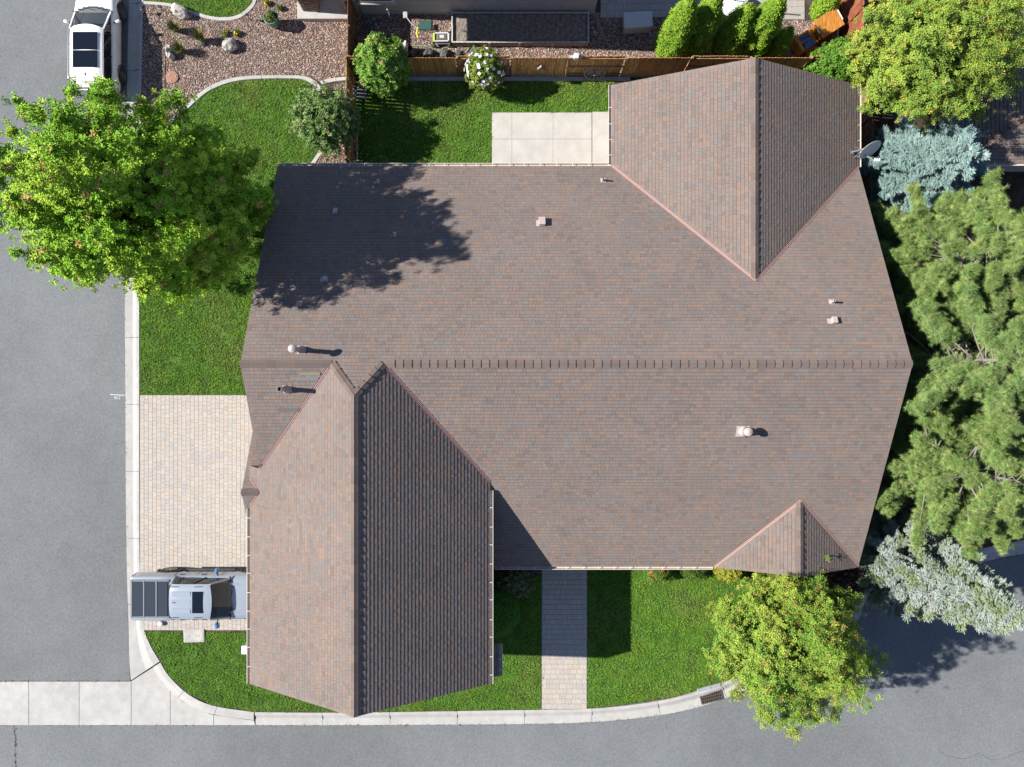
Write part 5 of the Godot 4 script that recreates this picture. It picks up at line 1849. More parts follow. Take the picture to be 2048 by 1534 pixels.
func cabin(o: Node3D, t: Transform3D, b: Dictionary) -> void:
	# b: base xr xf w y, roof xr xf w y, split points along the side, paint
	var y0: float = b.y
	var y1: float = b.ry - b.drop
	for s in [-1.0, 1.0]:
		var m := MB.new()
		var bR := Vector3(b.xr, y0, s * b.w); var bF := Vector3(b.xf, y0, s * b.wf)
		var tR := Vector3(b.rxr, y1, s * (b.rw + 0.03)); var tF := Vector3(b.rxf, y1, s * (b.rw + 0.03))
		var cuts: Array = b.cuts
		# pillars
		m.beam(bF, tF, 0.07, 0.05)
		m.beam(bR, tR, 0.12, 0.06)
		obj("pillar", placed(m, t), b.paint, o)
		m = MB.new()
		for c in cuts:
			m.beam(bR.lerp(bF, c), tR.lerp(tF, c), 0.07, 0.035)
		if m.v.size(): obj("pillar", placed(m, t), M.black_plastic, o)
		var stops := [0.0] + cuts + [1.0]
		for k in stops.size() - 1:
			var f0: float = stops[k] + 0.012; var f1: float = stops[k + 1] - 0.012
			var out := Vector3(0, 0, 0.02 * s)
			part(o, t, "side_window", ruled(bR.lerp(bF, f0), bR.lerp(bF, f1), tR.lerp(tF, f0), tR.lerp(tF, f1), out, 3, 3), M.pane)
	part(o, t, "windscreen", ruled(Vector3(b.xf, y0, -b.wf), Vector3(b.xf, y0, b.wf), Vector3(b.rxf, y1 + b.drop * 0.7, -b.rw), Vector3(b.rxf, y1 + b.drop * 0.7, b.rw), Vector3(b.bow, 0.01, 0), 10, 4), M.pane)
	part(o, t, "rear_window", ruled(Vector3(b.xr, y0, -b.w), Vector3(b.xr, y0, b.w), Vector3(b.rxr, y1 + b.drop * 0.7, -b.rw), Vector3(b.rxr, y1 + b.drop * 0.7, b.rw), Vector3(-0.04, 0.01, 0), 6, 3), M.pane)
	part(o, t, "roof", roof_skin(b.rxr, b.rxf, b.rw, b.rw, b.ry, 0.04, b.drop, b.bow * 0.75, 0.03), b.paint)
	# what shows through the glass
	var m := MB.new()
	m.bx(Vector3((b.xr + b.xf) * 0.5, y0 + 0.008, 0), Vector3(b.xf - b.xr - 0.06, 0.012, b.w * 1.9), Color(0.03, 0.03, 0.032))
	m.bx(Vector3(b.xf - 0.30, y0 + 0.04, 0), Vector3(0.5, 0.06, b.wf * 1.85), b.dash, 0.02)
	m.bx(Vector3(b.xf - 0.62, y0 + 0.03, 0.0), Vector3(0.25, 0.12, 0.3), Color(0.10, 0.10, 0.11), 0.02)
	for s in [-1.0, 1.0]:
		for x in b.seats:
			m.box(Transform3D(Basis(Vector3.BACK, 0.2), Vector3(x, y0 + 0.05, s * b.w * 0.46)), Vector3(0.13, 0.34, 0.48), b.seat, 0.04)
			m.box(Transform3D(Basis(Vector3.BACK, 0.2), Vector3(x - 0.04, y0 + 0.29, s * b.w * 0.46)), Vector3(0.09, 0.15, 0.26), b.seat, 0.03)
	part(o, t, "interior", m, M.cabin_trim)
	m = MB.new()
	var prev := Vector3.ZERO
	for k in 13:
		var a := TAU * k / 12.0
		var p := Vector3(b.xf - 0.72 + cos(a) * 0.05, y0 + 0.09 + cos(a) * 0.1, -b.w * 0.46 + sin(a) * 0.18)
		if k: m.beam(prev, p, 0.025, 0.025, Color(0.03, 0.03, 0.03))
		prev = p
	part(o, t, "steering_wheel", m, M.cabin_trim)
	m = MB.new()
	for k in 8:
		var f := k / 7.0
		var z: float = lerpf(-b.wf * 0.98, b.wf * 0.98, f)
		var g := 1.0 - pow(2.0 * f - 1.0, 2.0)
		m.bx(Vector3(b.xf + 0.02 + b.bow * g, y0 + 0.005, z), Vector3(0.07, 0.02, b.wf * 0.29), Color(1, 1, 1))
	part(o, t, "cowl", m, M.black_plastic)
	for s in [-0.35, 0.25]:
		m = MB.new()
		m.beam(Vector3(b.xf + b.bow * 0.9, y0 + 0.03, s), Vector3(b.xf + b.bow * 0.7 - 0.06, y0 + 0.06, s + 0.42), 0.02, 0.02)
		part(o, t, "wiper", m, M.black_plastic)

func mirror(o: Node3D, t: Transform3D, at: Vector3, s: float, size: Vector3, shell: Material) -> void:
	var m := MB.new()
	m.beam(at, at + Vector3(-0.02, 0.04, s * 0.14), 0.06, 0.035)
	var q := part(o, t, "mirror", m, M.black_plastic)
	m = MB.new()
	m.box(Transform3D(Basis(Vector3.UP, s * 0.25), at + Vector3(0.0, 0.09, s * 0.24)), size, Color.WHITE, 0.045)
	obj("mirror_shell", placed(m, t), shell, q)

func vehicles() -> void:
	pickup()
	suv()

func pickup() -> void:
	var org := Vector3(-16.55, 0.115, 9.33)
	var t := Transform3D(Basis(), org)
	var o := thing("pickup_truck", org + Vector3(2.9, 0, 0), "silver blue crew cab pickup with covered bed parked on the paver driveway", "truck")
	var paint: Material = M.silver_paint
	var st := [
		[0.0, [[0.86, 0.55], [0.94, 0.66], [0.965, 0.95], [0.955, 1.22], [0.925, 1.31], [0.88, 1.335], [0.84, 1.335], [0.0, 1.335]]],
		[0.12, [[0.90, 0.50], [0.97, 0.62], [1.0, 0.95], [0.985, 1.24], [0.95, 1.33], [0.89, 1.355], [0.84, 1.355], [0.0, 1.355]]],
		[0.8, [[0.92, 0.48], [0.985, 0.60], [1.015, 0.95], [0.99, 1.24], [0.955, 1.335], [0.89, 1.36], [0.84, 1.36], [0.0, 1.36]]],
		[1.30, [[0.92, 0.48], [0.995, 0.60], [1.025, 0.95], [0.995, 1.24], [0.955, 1.335], [0.89, 1.36], [0.84, 1.36], [0.0, 1.36]]],
		[1.80, [[0.92, 0.46], [0.985, 0.58], [1.01, 0.92], [0.985, 1.22], [0.95, 1.325], [0.89, 1.355], [0.84, 1.355], [0.0, 1.355]]],
		[1.83, [[0.92, 0.45], [0.985, 0.56], [1.0, 0.90], [0.97, 1.14], [0.935, 1.21], [0.90, 1.235], [0.85, 1.24], [0.0, 1.24]]],
		[2.8, [[0.92, 0.44], [0.985, 0.55], [1.0, 0.88], [0.97, 1.13], [0.935, 1.20], [0.90, 1.23], [0.85, 1.24], [0.0, 1.24]]],
		[3.9, [[0.92, 0.44], [0.985, 0.55], [1.0, 0.88], [0.965, 1.11], [0.925, 1.17], [0.88, 1.205], [0.82, 1.225], [0.0, 1.235]]],
		[4.15, [[0.92, 0.45], [0.99, 0.57], [1.01, 0.88], [0.97, 1.10], [0.91, 1.165], [0.84, 1.19], [0.74, 1.24], [0.0, 1.275]]],
		[4.95, [[0.92, 0.48], [0.995, 0.60], [1.02, 0.88], [0.965, 1.08], [0.89, 1.14], [0.80, 1.165], [0.72, 1.225], [0.0, 1.26]]],
		[5.55, [[0.90, 0.48], [0.96, 0.60], [0.98, 0.86], [0.93, 1.0], [0.86, 1.04], [0.78, 1.07], [0.70, 1.11], [0.0, 1.15]]],
		[5.85, [[0.80, 0.50], [0.86, 0.60], [0.88, 0.84], [0.84, 0.94], [0.78, 0.98], [0.70, 1.0], [0.6, 1.03], [0.0, 1.06]]]]
	part(o, t, "body", hull(st), paint)
	# folding cover over the bed: three panels between pale rails
	var m := MB.new()
	m.bx(Vector3(0.88, 1.372, 0), Vector3(1.72, 0.02, 1.66), Color(0.5, 0.5, 0.5), 0.006)
	var cov := part(o, t, "bed_cover", m, M.black_plastic)
	for k in 3:
		m = MB.new()
		m.bx(Vector3(0.34 + k * 0.54, 1.392, 0), Vector3(0.44, 0.022, 1.46), Color.WHITE, 0.008)
		obj("cover_panel", placed(m, t), M.bed_cover, cov)
	for x in [0.075, 0.605, 1.145]:
		m = MB.new()
		m.bx(Vector3(x, 1.396, 0), Vector3(0.07, 0.028, 1.62), Color.WHITE, 0.008)
		obj("cover_rail", placed(m, t), M.cover_rail, cov)
	for s in [-1.0, 1.0]:
		m = MB.new()
		m.bx(Vector3(0.87, 1.39, s * 0.79), Vector3(1.66, 0.022, 0.07), Color.WHITE, 0.006)
		obj("cover_rail", placed(m, t), M.cover_rail, cov)
	m = MB.new()
	m.bx(Vector3(-0.01, 1.2, 0), Vector3(0.03, 0.14, 0.5), Color.WHITE, 0.01)
	part(o, t, "tailgate_handle", m, M.black_plastic)
	m = MB.new()
	m.bx(Vector3(-0.1, 0.58, 0), Vector3(0.22, 0.16, 1.85), Color(0.5, 0.5, 0.5), 0.05)
	part(o, t, "rear_bumper", m, M.alloy)
	m = MB.new()
	m.bx(Vector3(5.9, 0.62, 0), Vector3(0.2, 0.3, 1.8), Color(0.5, 0.5, 0.5), 0.06)
	part(o, t, "front_bumper", m, M.alloy)
	for s in [-1.0, 1.0]:
		m = MB.new()
		m.bx(Vector3(0.02, 1.05, s * 0.93), Vector3(0.06, 0.4, 0.1), Color(0.35, 0.02, 0.02), 0.02)
		part(o, t, "tail_light", m, M.plain)
		m = MB.new()
		m.bx(Vector3(5.72, 0.9, s * 0.78), Vector3(0.2, 0.16, 0.24), Color(0.7, 0.72, 0.75), 0.04)
		part(o, t, "headlight", m, M.plain)
		# running board and arch flares
		m = MB.new()
		m.bx(Vector3(3.1, 0.40, s * 1.0), Vector3(2.2, 0.07, 0.16), Color(1.6, 1.6, 1.6), 0.02)
		part(o, t, "running_board", m, M.black_plastic)
		for wx in [1.28, 4.96]:
			m = MB.new()
			var pr := Vector3.ZERO
			for k in 13:
				var a := lerpf(-0.15, PI + 0.15, k / 12.0)
				var p := Vector3(wx + cos(a) * 0.5, 0.42 + sin(a) * 0.5, s * 1.0)
				if k: m.beam(pr, p, 0.07, 0.06, Color(1, 1, 1), Vector3(0, 0, 1))
				pr = p
			part(o, t, "wheel_arch", m, M.black_plastic)
			wheel(o, t, Vector3(wx, 0.40, s * 0.90), 0.405, 0.28, s, 6, Color(0.8, 0.8, 0.82))
		for hx in [2.05, 3.0]:
			m = MB.new()
			m.bx(Vector3(hx + 0.1, 1.10, s * 0.995), Vector3(0.24, 0.035, 0.04), Color.WHITE, 0.01)
			part(o, t, "door_handle", m, M.black_plastic)
		for dx in [1.83, 2.78, 3.86]:
			m = MB.new()
			m.bx(Vector3(dx, 0.85, s * 0.999), Vector3(0.012, 0.66, 0.008))
			part(o, t, "door_gap", m, M.dark_void)
		mirror(o, t, Vector3(3.72, 1.16, s * 0.96), s, Vector3(0.15, 0.24, 0.24), mat("mirror_blue", lin(0.06, 0.17, 0.38), 0.25, null, 1.0, false))
		# creases on the bonnet
		m = MB.new()
		m.surf([PackedVector3Array([Vector3(4.05, 1.265, s * 0.70), Vector3(4.5, 1.25, s * 0.66), Vector3(5.5, 1.12, s * 0.60)]), PackedVector3Array([Vector3(4.1, 1.29, s * 0.64), Vector3(4.5, 1.285, s * 0.60), Vector3(5.5, 1.15, s * 0.54)]), PackedVector3Array([Vector3(4.15, 1.27, s * 0.56), Vector3(4.5, 1.255, s * 0.53), Vector3(5.5, 1.13, s * 0.47)])])
		part(o, t, "bonnet_ridge", m, paint)
	cabin(o, t, {"xr": 1.86, "xf": 4.27, "w": 0.90, "wf": 0.84, "y": 1.235, "rxr": 1.95, "rxf": 3.64, "rw": 0.72, "ry": 1.86, "drop": 0.07, "cuts": [0.17, 0.56], "paint": paint, "bow": 0.14, "seats": [2.3, 3.1], "seat": Color(0.12, 0.11, 0.10), "dash": Color(0.16, 0.155, 0.14)})
	# ribs pressed into the roof, sunroof, fin, rack mounts
	for k in 3:
		m = MB.new()
		m.bx(Vector3(2.45, 1.898, -0.36 + k * 0.36), Vector3(0.8, 0.014, 0.2), Color.WHITE, 0.006)
		part(o, t, "roof_rib", m, paint)
	m = MB.new()
	m.bx(Vector3(3.15, 1.896, 0.0), Vector3(0.46, 0.016, 0.92), Color.WHITE, 0.007)
	part(o, t, "sunroof", m, M.roof_glass)
	m = MB.new()
	m.surf([PackedVector3Array([Vector3(2.05, 1.895, -0.02), Vector3(2.1, 1.94, 0), Vector3(2.05, 1.895, 0.02)]), PackedVector3Array([Vector3(2.25, 1.895, -0.03), Vector3(2.22, 1.915, 0), Vector3(2.25, 1.895, 0.03)])])
	part(o, t, "antenna_fin", m, M.black_plastic)
	for s in [-1.0, 1.0]:
		for x in [2.15, 3.15]:
			m = MB.new()
			m.bx(Vector3(x, 1.872, s * 0.66), Vector3(0.3, 0.014, 0.025))
			part(o, t, "rack_mount", m, M.black_plastic)

func suv() -> void:
	var org := Vector3(-18.42, 0.0, -12.9)
	var t := Transform3D(Basis(Vector3(0, 0, -1), Vector3.UP, Vector3(1, 0, 0)), org)
	var o := thing("parked_suv", org + Vector3(0, 0, -2.3), "white suv with dark panoramic roof parked at the upper left kerb", "car")
	var paint: Material = M.white_paint
	var st := [
		[0.0, [[0.66, 0.42], [0.78, 0.5], [0.83, 0.72], [0.80, 0.95], [0.72, 1.03], [0.6, 1.05], [0.0, 1.06]]],
		[0.22, [[0.76, 0.32], [0.88, 0.45], [0.93, 0.74], [0.905, 0.98], [0.85, 1.04], [0.72, 1.06], [0.0, 1.07]]],
		[0.94, [[0.78, 0.28], [0.90, 0.42], [0.95, 0.74], [0.925, 0.98], [0.87, 1.04], [0.74, 1.06], [0.0, 1.07]]],
		[2.3, [[0.78, 0.26], [0.895, 0.40], [0.94, 0.72], [0.92, 0.96], [0.865, 1.03], [0.74, 1.06], [0.0, 1.07]]],
		[3.3, [[0.78, 0.26], [0.895, 0.40], [0.94, 0.72], [0.915, 0.94], [0.85, 1.01], [0.72, 1.05], [0.0, 1.075]]],
		[3.6, [[0.78, 0.28], [0.90, 0.42], [0.945, 0.72], [0.895, 0.92], [0.80, 0.98], [0.66, 1.02], [0.0, 1.06]]],
		[4.3, [[0.76, 0.30], [0.88, 0.44], [0.90, 0.70], [0.82, 0.85], [0.72, 0.90], [0.58, 0.94], [0.0, 0.97]]],
		[4.62, [[0.66, 0.32], [0.78, 0.44], [0.79, 0.62], [0.72, 0.74], [0.62, 0.78], [0.5, 0.80], [0.0, 0.83]]],
		[4.72, [[0.5, 0.36], [0.6, 0.45], [0.62, 0.58], [0.56, 0.66], [0.48, 0.69], [0.38, 0.70], [0.0, 0.72]]]]
	part(o, t, "body", hull(st), paint)
	cabin(o, t, {"xr": 0.08, "xf": 3.42, "w": 0.84, "wf": 0.78, "y": 1.055, "rxr": 0.18, "rxf": 2.48, "rw": 0.70, "ry": 1.60, "drop": 0.09, "cuts": [0.10, 0.42, 0.70], "paint": paint, "bow": 0.2, "seats": [1.2, 2.1], "seat": Color(0.20, 0.22, 0.22), "dash": Color(0.16, 0.19, 0.20)})
	var m := MB.new()
	for q in [[0.74, 1.48], [1.50, 2.27]]:
		m = MB.new()
		m.bx(Vector3((q[0] + q[1]) * 0.5, 1.632, 0.0), Vector3(q[1] - q[0], 0.022, 1.06), Color.WHITE, 0.009)
		part(o, t, "glass_roof_panel", m, M.roof_glass)
	m = MB.new()
	m.bx(Vector3(0.06, 1.545, 0), Vector3(0.3, 0.03, 1.22), Color.WHITE, 0.012)
	part(o, t, "rear_spoiler", m, paint)
	m = MB.new()
	m.surf([PackedVector3Array([Vector3(0.38, 1.625, -0.015), Vector3(0.42, 1.67, 0), Vector3(0.38, 1.625, 0.015)]), PackedVector3Array([Vector3(0.54, 1.63, -0.03), Vector3(0.5, 1.645, 0), Vector3(0.54, 1.63, 0.03)])])
	part(o, t, "antenna_fin", m, M.black_plastic)
	for s in [-1.0, 1.0]:
		m = MB.new()
		m.tube([Vector3(0.3, 1.58, s * 0.75), Vector3(0.45, 1.61, s * 0.74), Vector3(2.1, 1.615, s * 0.74), Vector3(2.35, 1.575, s * 0.75)], [0.018], 6)
		part(o, t, "roof_rail", m, M.alloy)
		mirror(o, t, Vector3(2.98, 1.02, s * 0.90), s, Vector3(0.13, 0.16, 0.22), paint)
		for wx in [0.94, 3.75]:
			m = MB.new()
			var pr := Vector3.ZERO
			for k in 13:
				var a := lerpf(-0.2, PI + 0.2, k / 12.0)
				var p := Vector3(wx + cos(a) * 0.42, 0.36 + sin(a) * 0.42, s * 0.925)
				if k: m.beam(pr, p, 0.05, 0.07, Color(1, 1, 1), Vector3(0, 0, 1))
				pr = p
			part(o, t, "wheel_arch", m, M.black_plastic)
			wheel(o, t, Vector3(wx, 0.355, s * 0.835), 0.355, 0.24, s, 10, Color(0.42, 0.42, 0.43))
		for hx in [1.35, 2.35]:
			m = MB.new()
			m.bx(Vector3(hx, 0.93, s * 0.93), Vector3(0.2, 0.03, 0.035), Color.WHITE, 0.01)
			part(o, t, "door_handle", m, paint)
		for dx in [1.18, 2.12, 3.08]:
			m = MB.new()
			m.bx(Vector3(dx, 0.68, s * 0.942), Vector3(0.008, 0.5, 0.006))
			part(o, t, "door_gap", m, M.galvanised)
		m = MB.new()
		m.bx(Vector3(0.08, 0.88, s * 0.74), Vector3(0.16, 0.16, 0.26), Color(0.35, 0.02, 0.02), 0.03)
		part(o, t, "tail_light", m, M.plain)
		m = MB.new()
		m.bx(Vector3(4.42, 0.76, s * 0.66), Vector3(0.3, 0.12, 0.2), Color(0.7, 0.73, 0.76), 0.04)
		part(o, t, "headlight", m, M.plain)


# ================================================================ YARD THINGS
func boulder(at: Vector3, size: Vector3, turn: float, col: Color, seed_: int, label: String) -> void:
	var nz := FastNoiseLite.new()
	nz.seed = seed_
	nz.frequency = 0.8
	var m := MB.new()
	var rows := []
	var b := Basis(Vector3.UP, turn)
	for i in 10:
		var row := PackedVector3Array()
		var th := PI * i / 9.0
		for k in 14:
			var an := TAU * k / 14.0
			var d := Vector3(sin(th) * cos(an), cos(th), sin(th) * sin(an))
			var f := 1.0 + 0.30 * nz.get_noise_3dv(d * 1.3) + 0.16 * nz.get_noise_3dv(d * 3.5)
			var p := d * f
			p = Vector3(signf(p.x) * pow(absf(p.x), 0.8), p.y, signf(p.z) * pow(absf(p.z), 0.8))
			row.append(at + b * (p * size) + Vector3(0, size.y * 0.45, 0))
		rows.append(row)
	for i in 9:
		for k in 14:
			var j := (k + 1) % 14
			var mid: Vector3 = rows[i][k] - at
			var c := col * (1.0 + 0.35 * nz.get_noise_3dv(mid * 6.0))
			if nz.get_noise_3dv(mid * 4.0 + Vector3(9, 0, 0)) > 0.28: c = Color(0.12, 0.12, 0.125)
			m.tri(rows[i][k], rows[i + 1][j], rows[i + 1][k], c)
			m.tri(rows[i][k], rows[i][j], rows[i + 1][j], c)
	solo("boulder", m, M.stone, at, label, "boulder", "boulders in the gravel bed")

func yard_things() -> void:
	var m: MB
	boulder(Vector3(-14.923, 0.1, -16.757), Vector3(0.44, 0.34, 0.27), -0.45, Color(0.55, 0.53, 0.50), 3, "large pale grey boulder on the curved lawn edging")
	boulder(Vector3(-12.703, 0.1, -15.24), Vector3(0.33, 0.3, 0.31), 0.3, Color(0.50, 0.48, 0.45), 7, "grey boulder right of the ornamental grasses")
	boulder(Vector3(-15.398, 0.1, -14.923), Vector3(0.17, 0.3, 0.32), 0.15, Color(0.66, 0.64, 0.60), 11, "narrow white boulder left of the ornamental grasses")
	boulder(Vector3(-15.896, 0.1, -12.658), Vector3(0.22, 0.2, 0.2), 0.6, Color(0.50, 0.24, 0.17), 15, "small red boulder peeping out under the maple")
	# round buried cover
	var p := Vector3(-15.375, 0.1, -13.858)
	var o := thing("round_cover", p, "round terracotta coloured utility cover in the gravel", "cover")
	m = MB.new()
	m.lathe(Transform3D(Basis(), p), [Vector2(0.29, -0.05), Vector2(0.29, 0.05), Vector2(0.275, 0.062), Vector2(0.1, 0.066), Vector2(0.001, 0.066)], 28, Color(0.42, 0.235, 0.165))
	obj("lid", m, M.matte, o)
	for q in [Vector3(-0.1, 0.065, -0.09), Vector3(-0.05, 0.065, 0.16), Vector3(0.18, 0.065, -0.02)]:
		m = MB.new()
		m.lathe(Transform3D(Basis(), p + q), [Vector2(0.035, 0.0), Vector2(0.03, 0.015), Vector2(0.001, 0.018)], 8, Color(0.35, 0.33, 0.33))
		obj("bolt", m, M.plain, o)
	# glazed pot with a plant
	p = Vector3(-10.688, 0.1, -16.236)
	o = thing("plant_pot", p, "teal glazed pot with leafy plant in the gravel by the porch", "pot")
	m = MB.new()
	m.lathe(Transform3D(Basis(), p), [Vector2(0.001, 0.0), Vector2(0.20, 0.0), Vector2(0.25, 0.2), Vector2(0.29, 0.5), Vector2(0.305, 0.66), Vector2(0.33, 0.68), Vector2(0.33, 0.73), Vector2(0.28, 0.73), Vector2(0.27, 0.62), Vector2(0.001, 0.62)], 28)
	obj("pot", m, M.ceramic, o)
	m = MB.new()
	m.lathe(Transform3D(Basis(), p), [Vector2(0.27, 0.655), Vector2(0.001, 0.66)], 20, Color(0.05, 0.035, 0.025))
	obj("soil", m, M.matte, o)
	shell_shrub(o, p + Vector3(0, 0.66, 0), p + Vector3(0, 0.76, 0), Vector3(0.23, 0.16, 0.23), 130, leaf_sprig(8, 0.06, 0.07, 0.026, 0.3), [Color(0.12, 0.19, 0.035), Color(0.17, 0.23, 0.05), Color(0.09, 0.14, 0.03)], 0.2, 0.8, 0.5, [Color(0.45, 0.12, 0.13)], 0.06)
	# low path lights
	for s in [[Vector3(-11.843, 0.1, -16.462), "black path light on the curb beside the teal pot"], [Vector3(-15.738, 0.1, -16.825), "black path light left of the large boulder"], [Vector3(-16.553, 0.1, -16.757), "grey path light at the gravel's street corner"]]:
		p = s[0]
		o = thing("path_light", p, s[1], "lamp", "path lights in the gravel bed")
		m = MB.new()
		m.tube([p, p + Vector3(0, 0.42, 0)], [0.014, 0.014], 6, Color(0.5, 0.5, 0.5))
		obj("stake", m, M.black_plastic, o)
		m = MB.new()
		m.box(Transform3D(Basis(Vector3.RIGHT, 0.5), p + Vector3(0, 0.45, 0)), Vector3(0.13, 0.09, 0.13), Color(2.0, 2.0, 2.2), 0.015)
		obj("head", m, M.black_plastic, o)
		m = MB.new()
		m.box(Transform3D(Basis(Vector3.RIGHT, 0.5), p + Vector3(0, 0.45, 0.068)), Vector3(0.1, 0.06, 0.008), Color(0.5, 0.5, 0.52))
		obj("lens", m, M.plain, o)
	# raised planting bed behind the fence
	var z0 := -16.60
	var z1 := -15.28
	var x0 := -2.68
	var x1 := 3.42
	o = thing("raised_bed", Vector3(0.4, 0.1, -15.95), "long raised wooden planting bed of bare soil behind the fence", "planter")
	m = MB.new()
	m.bx(Vector3((x0 + x1) / 2, 0.25, (z0 + z1) / 2), Vector3(x1 - x0 - 0.06, 0.26, z1 - z0 - 0.06), Color(3.2, 3.3, 3.4))
	obj("bed_soil", m, M.bed_soil, o)
	for r in 2:
		var y := 0.19 + r * 0.19
		for s in [[Vector3(x0, y, z0), Vector3(x1, y, z0)], [Vector3(x0, y, z1), Vector3(x1, y, z1)], [Vector3(x0, y, z0 + 0.03), Vector3(x0, y, z1 - 0.03)], [Vector3(x1, y, z0 + 0.03), Vector3(x1, y, z1 - 0.03)]]:
			m = MB.new()
			m.beam(s[0], s[1], 0.045, 0.18, jit(Color(0.46, 0.36, 0.30), 0.12))
			obj("board", m, M.wood, o)
	for x in [-1.0, 0.35, 1.8]:
		m = MB.new()
		m.bx(Vector3(x, 0.3, z1 + 0.045), Vector3(0.09, 0.4, 0.04), Color(0.55, 0.45, 0.38), 0.006)
		obj("cleat", m, M.wood, o)
	for s in [[Vector3(x0 - 0.02, 0.485, z0), Vector3(x1 + 0.02, 0.485, z0)], [Vector3(x0 - 0.02, 0.485, z1), Vector3(x1 + 0.02, 0.485, z1)], [Vector3(x0, 0.487, z0), Vector3(x0, 0.487, z1)], [Vector3(x1, 0.487, z0), Vector3(x1, 0.487, z1)]]:
		m = MB.new()
		m.beam(s[0], s[1], 0.06, 0.02, Color(0.62, 0.59, 0.56))
		obj("cap_board", m, M.wood, o)
	m = MB.new()
	var ts := []
	var cs := PackedColorArray()
	for i in 2600:
		ts.append(Transform3D(orient(ru(), rng.randf_range(0.006, 0.02)), Vector3(rng.randf_range(x0 + 0.08, x1 - 0.08), 0.385, rng.randf_range(z0 + 0.08, z1 - 0.08))))
		cs.append(jit(Color(0.33, 0.27, 0.22), 0.35))
	multi("soil_clods", pebble_mesh(), ts, cs, o)
	# stick and small rake left in the bed
	p = Vector3(-2.3, 0.4, -15.85)
	o = thing("hand_fork", p, "small dark garden tool lying in the sunlit corner of the raised bed", "tool")
	m = MB.new()
	m.tube([p + Vector3(-0.05, 0.02, -0.07), p + Vector3(0.12, 0.02, 0.05)], [0.012], 6, Color(0.06, 0.05, 0.04))
	obj("handle", m, M.plain, o)
	m = MB.new()
	m.beam(p + Vector3(0.1, 0.02, 0.0), p + Vector3(0.2, 0.015, 0.06), 0.05, 0.015, Color(0.07, 0.06, 0.05))
	obj("head", m, M.plain, o)
	mower()
	# hose
	m = MB.new()
	var hp := []
	for q in smooth_line(xz([-4.665, -15.262, -4.031, -15.24, -3.532, -15.149, -3.08, -14.99, -2.695, -14.832, -2.129, -14.945, -1.947, -15.149, -1.879, -15.33]), 6):
		hp.append(v3(q, 0.15))
	m.tube(hp, [0.018], 6, Color(0.12, 0.26, 0.15))
	solo("garden_hose", m, M.plain, hp[0], "green garden hose snaking past the mower to the raised bed", "hose")
	# stones by the fence
	var k := 0
	for s in [[Vector3(-3.759, 0.1, -14.832), 0.28, "dark grey rounded stone by the fence, left of two under the mower"], [Vector3(-3.034, 0.1, -14.832), 0.27, "dark grey rounded stone by the fence, right of two under the mower"], [Vector3(-1.676, 0.1, -15.036), 0.2, "dark grey stone below the raised bed"], [Vector3(-2.4, 0.1, -14.945), 0.16, "small dark stone left of the raised bed's cleats"]]:
		k += 1
		boulder(s[0], Vector3(s[1], s[1] * 0.8, s[1] * 0.8), k * 0.7, Color(0.115, 0.115, 0.12), 30 + k, s[2])
	# rubble of dark stones in the shaded corner
	k = 0
	for q in [Vector3(-6.589, 0.1, -16.417), Vector3(-6.408, 0.1, -16.304), Vector3(-6.25, 0.1, -16.462), Vector3(-6.159, 0.1, -16.236), Vector3(-6.657, 0.1, -16.168), Vector3(-5.978, 0.1, -16.326), Vector3(-6.091, 0.1, -16.077), Vector3(-6.363, 0.1, -16.1)]:
		k += 1
		boulder(q, Vector3(0.11, 0.1, 0.09), k * 1.1, [Color(0.3, 0.32, 0.36), Color(0.42, 0.35, 0.33), Color(0.2, 0.22, 0.26)][k % 3], 50 + k, ["bluish stone of the small heap by the side fence corner, " + ["far left", "left of the wall pipe", "nearest the wall", "in the heap middle", "nearest the side fence", "rightmost", "lowest right", "lowest left"][k - 1]][0])
	# grey cart behind the rounded shrub
	p = Vector3(-4.936, 0.1, -15.013)
	o = thing("garden_cart", p, "light grey plastic garden cart behind the rounded shrub", "cart")
	m = MB.new()
	m.box(Transform3D(Basis(Vector3.UP, -0.1), p + Vector3(-0.1, 0.42, 0.03)), Vector3(0.62, 0.4, 0.42), Color(0.42, 0.41, 0.41), 0.06)
	obj("tub", m, M.plain, o)
	m = MB.new()
	m.box(Transform3D(Basis(Vector3.UP, -0.1), p + Vector3(0.2, 0.5, 0.05)), Vector3(0.12, 0.5, 0.48), Color(0.62, 0.61, 0.60), 0.04)
	obj("end_panel", m, M.plain, o)
	for s in [-0.2, 0.2]:
		m = MB.new()
		m.lathe(Transform3D(Basis(Vector3.RIGHT, PI / 2), p + Vector3(0.32, 0.13, 0.05 + s)), [Vector2(0.001, -0.03), Vector2(0.12, -0.03), Vector2(0.13, 0.0), Vector2(0.12, 0.03), Vector2(0.001, 0.03)], 16)
		obj("wheel", m, M.rubber, o)
	m = MB.new()
	m.tube([p + Vector3(-0.35, 0.5, 0), p + Vector3(-0.65, 0.72, -0.05)], [0.018], 6, Color(0.5, 0.48, 0.48))
	obj("handle", m, M.plain, o)
	# valve box lid
	m = MB.new()
	p = Vector3(-3.917, 0.1, -16.213)
	m.bx(p + Vector3(0, 0.03, 0), Vector3(0.58, 0.08, 0.44), Color(0.04, 0.12, 0.10), 0.02)
	solo("valve_box", m, M.matte, p, "green rectangular valve box lid in the shaded gravel", "cover")
	# pipe stub by the wall
	m = MB.new()
	p = Vector3(-5.503, 0.1, -16.553)
	m.tube([p, p + Vector3(0, 0.55, 0), p + Vector3(-0.03, 0.75, 0)], [0.022], 8, Color(0.72, 0.74, 0.76))
	solo("pipe_stub", m, M.plain, p, "thin white upright pipe beside the stucco wall", "pipe")
	# storage bench
	p = Vector3(5.593, 0.1, -15.964)
	o = thing("storage_bench", p, "grey resin storage bench on the shaded rock bed", "bench")
	var bb := Basis(Vector3.UP, 0.05)
	m = MB.new()
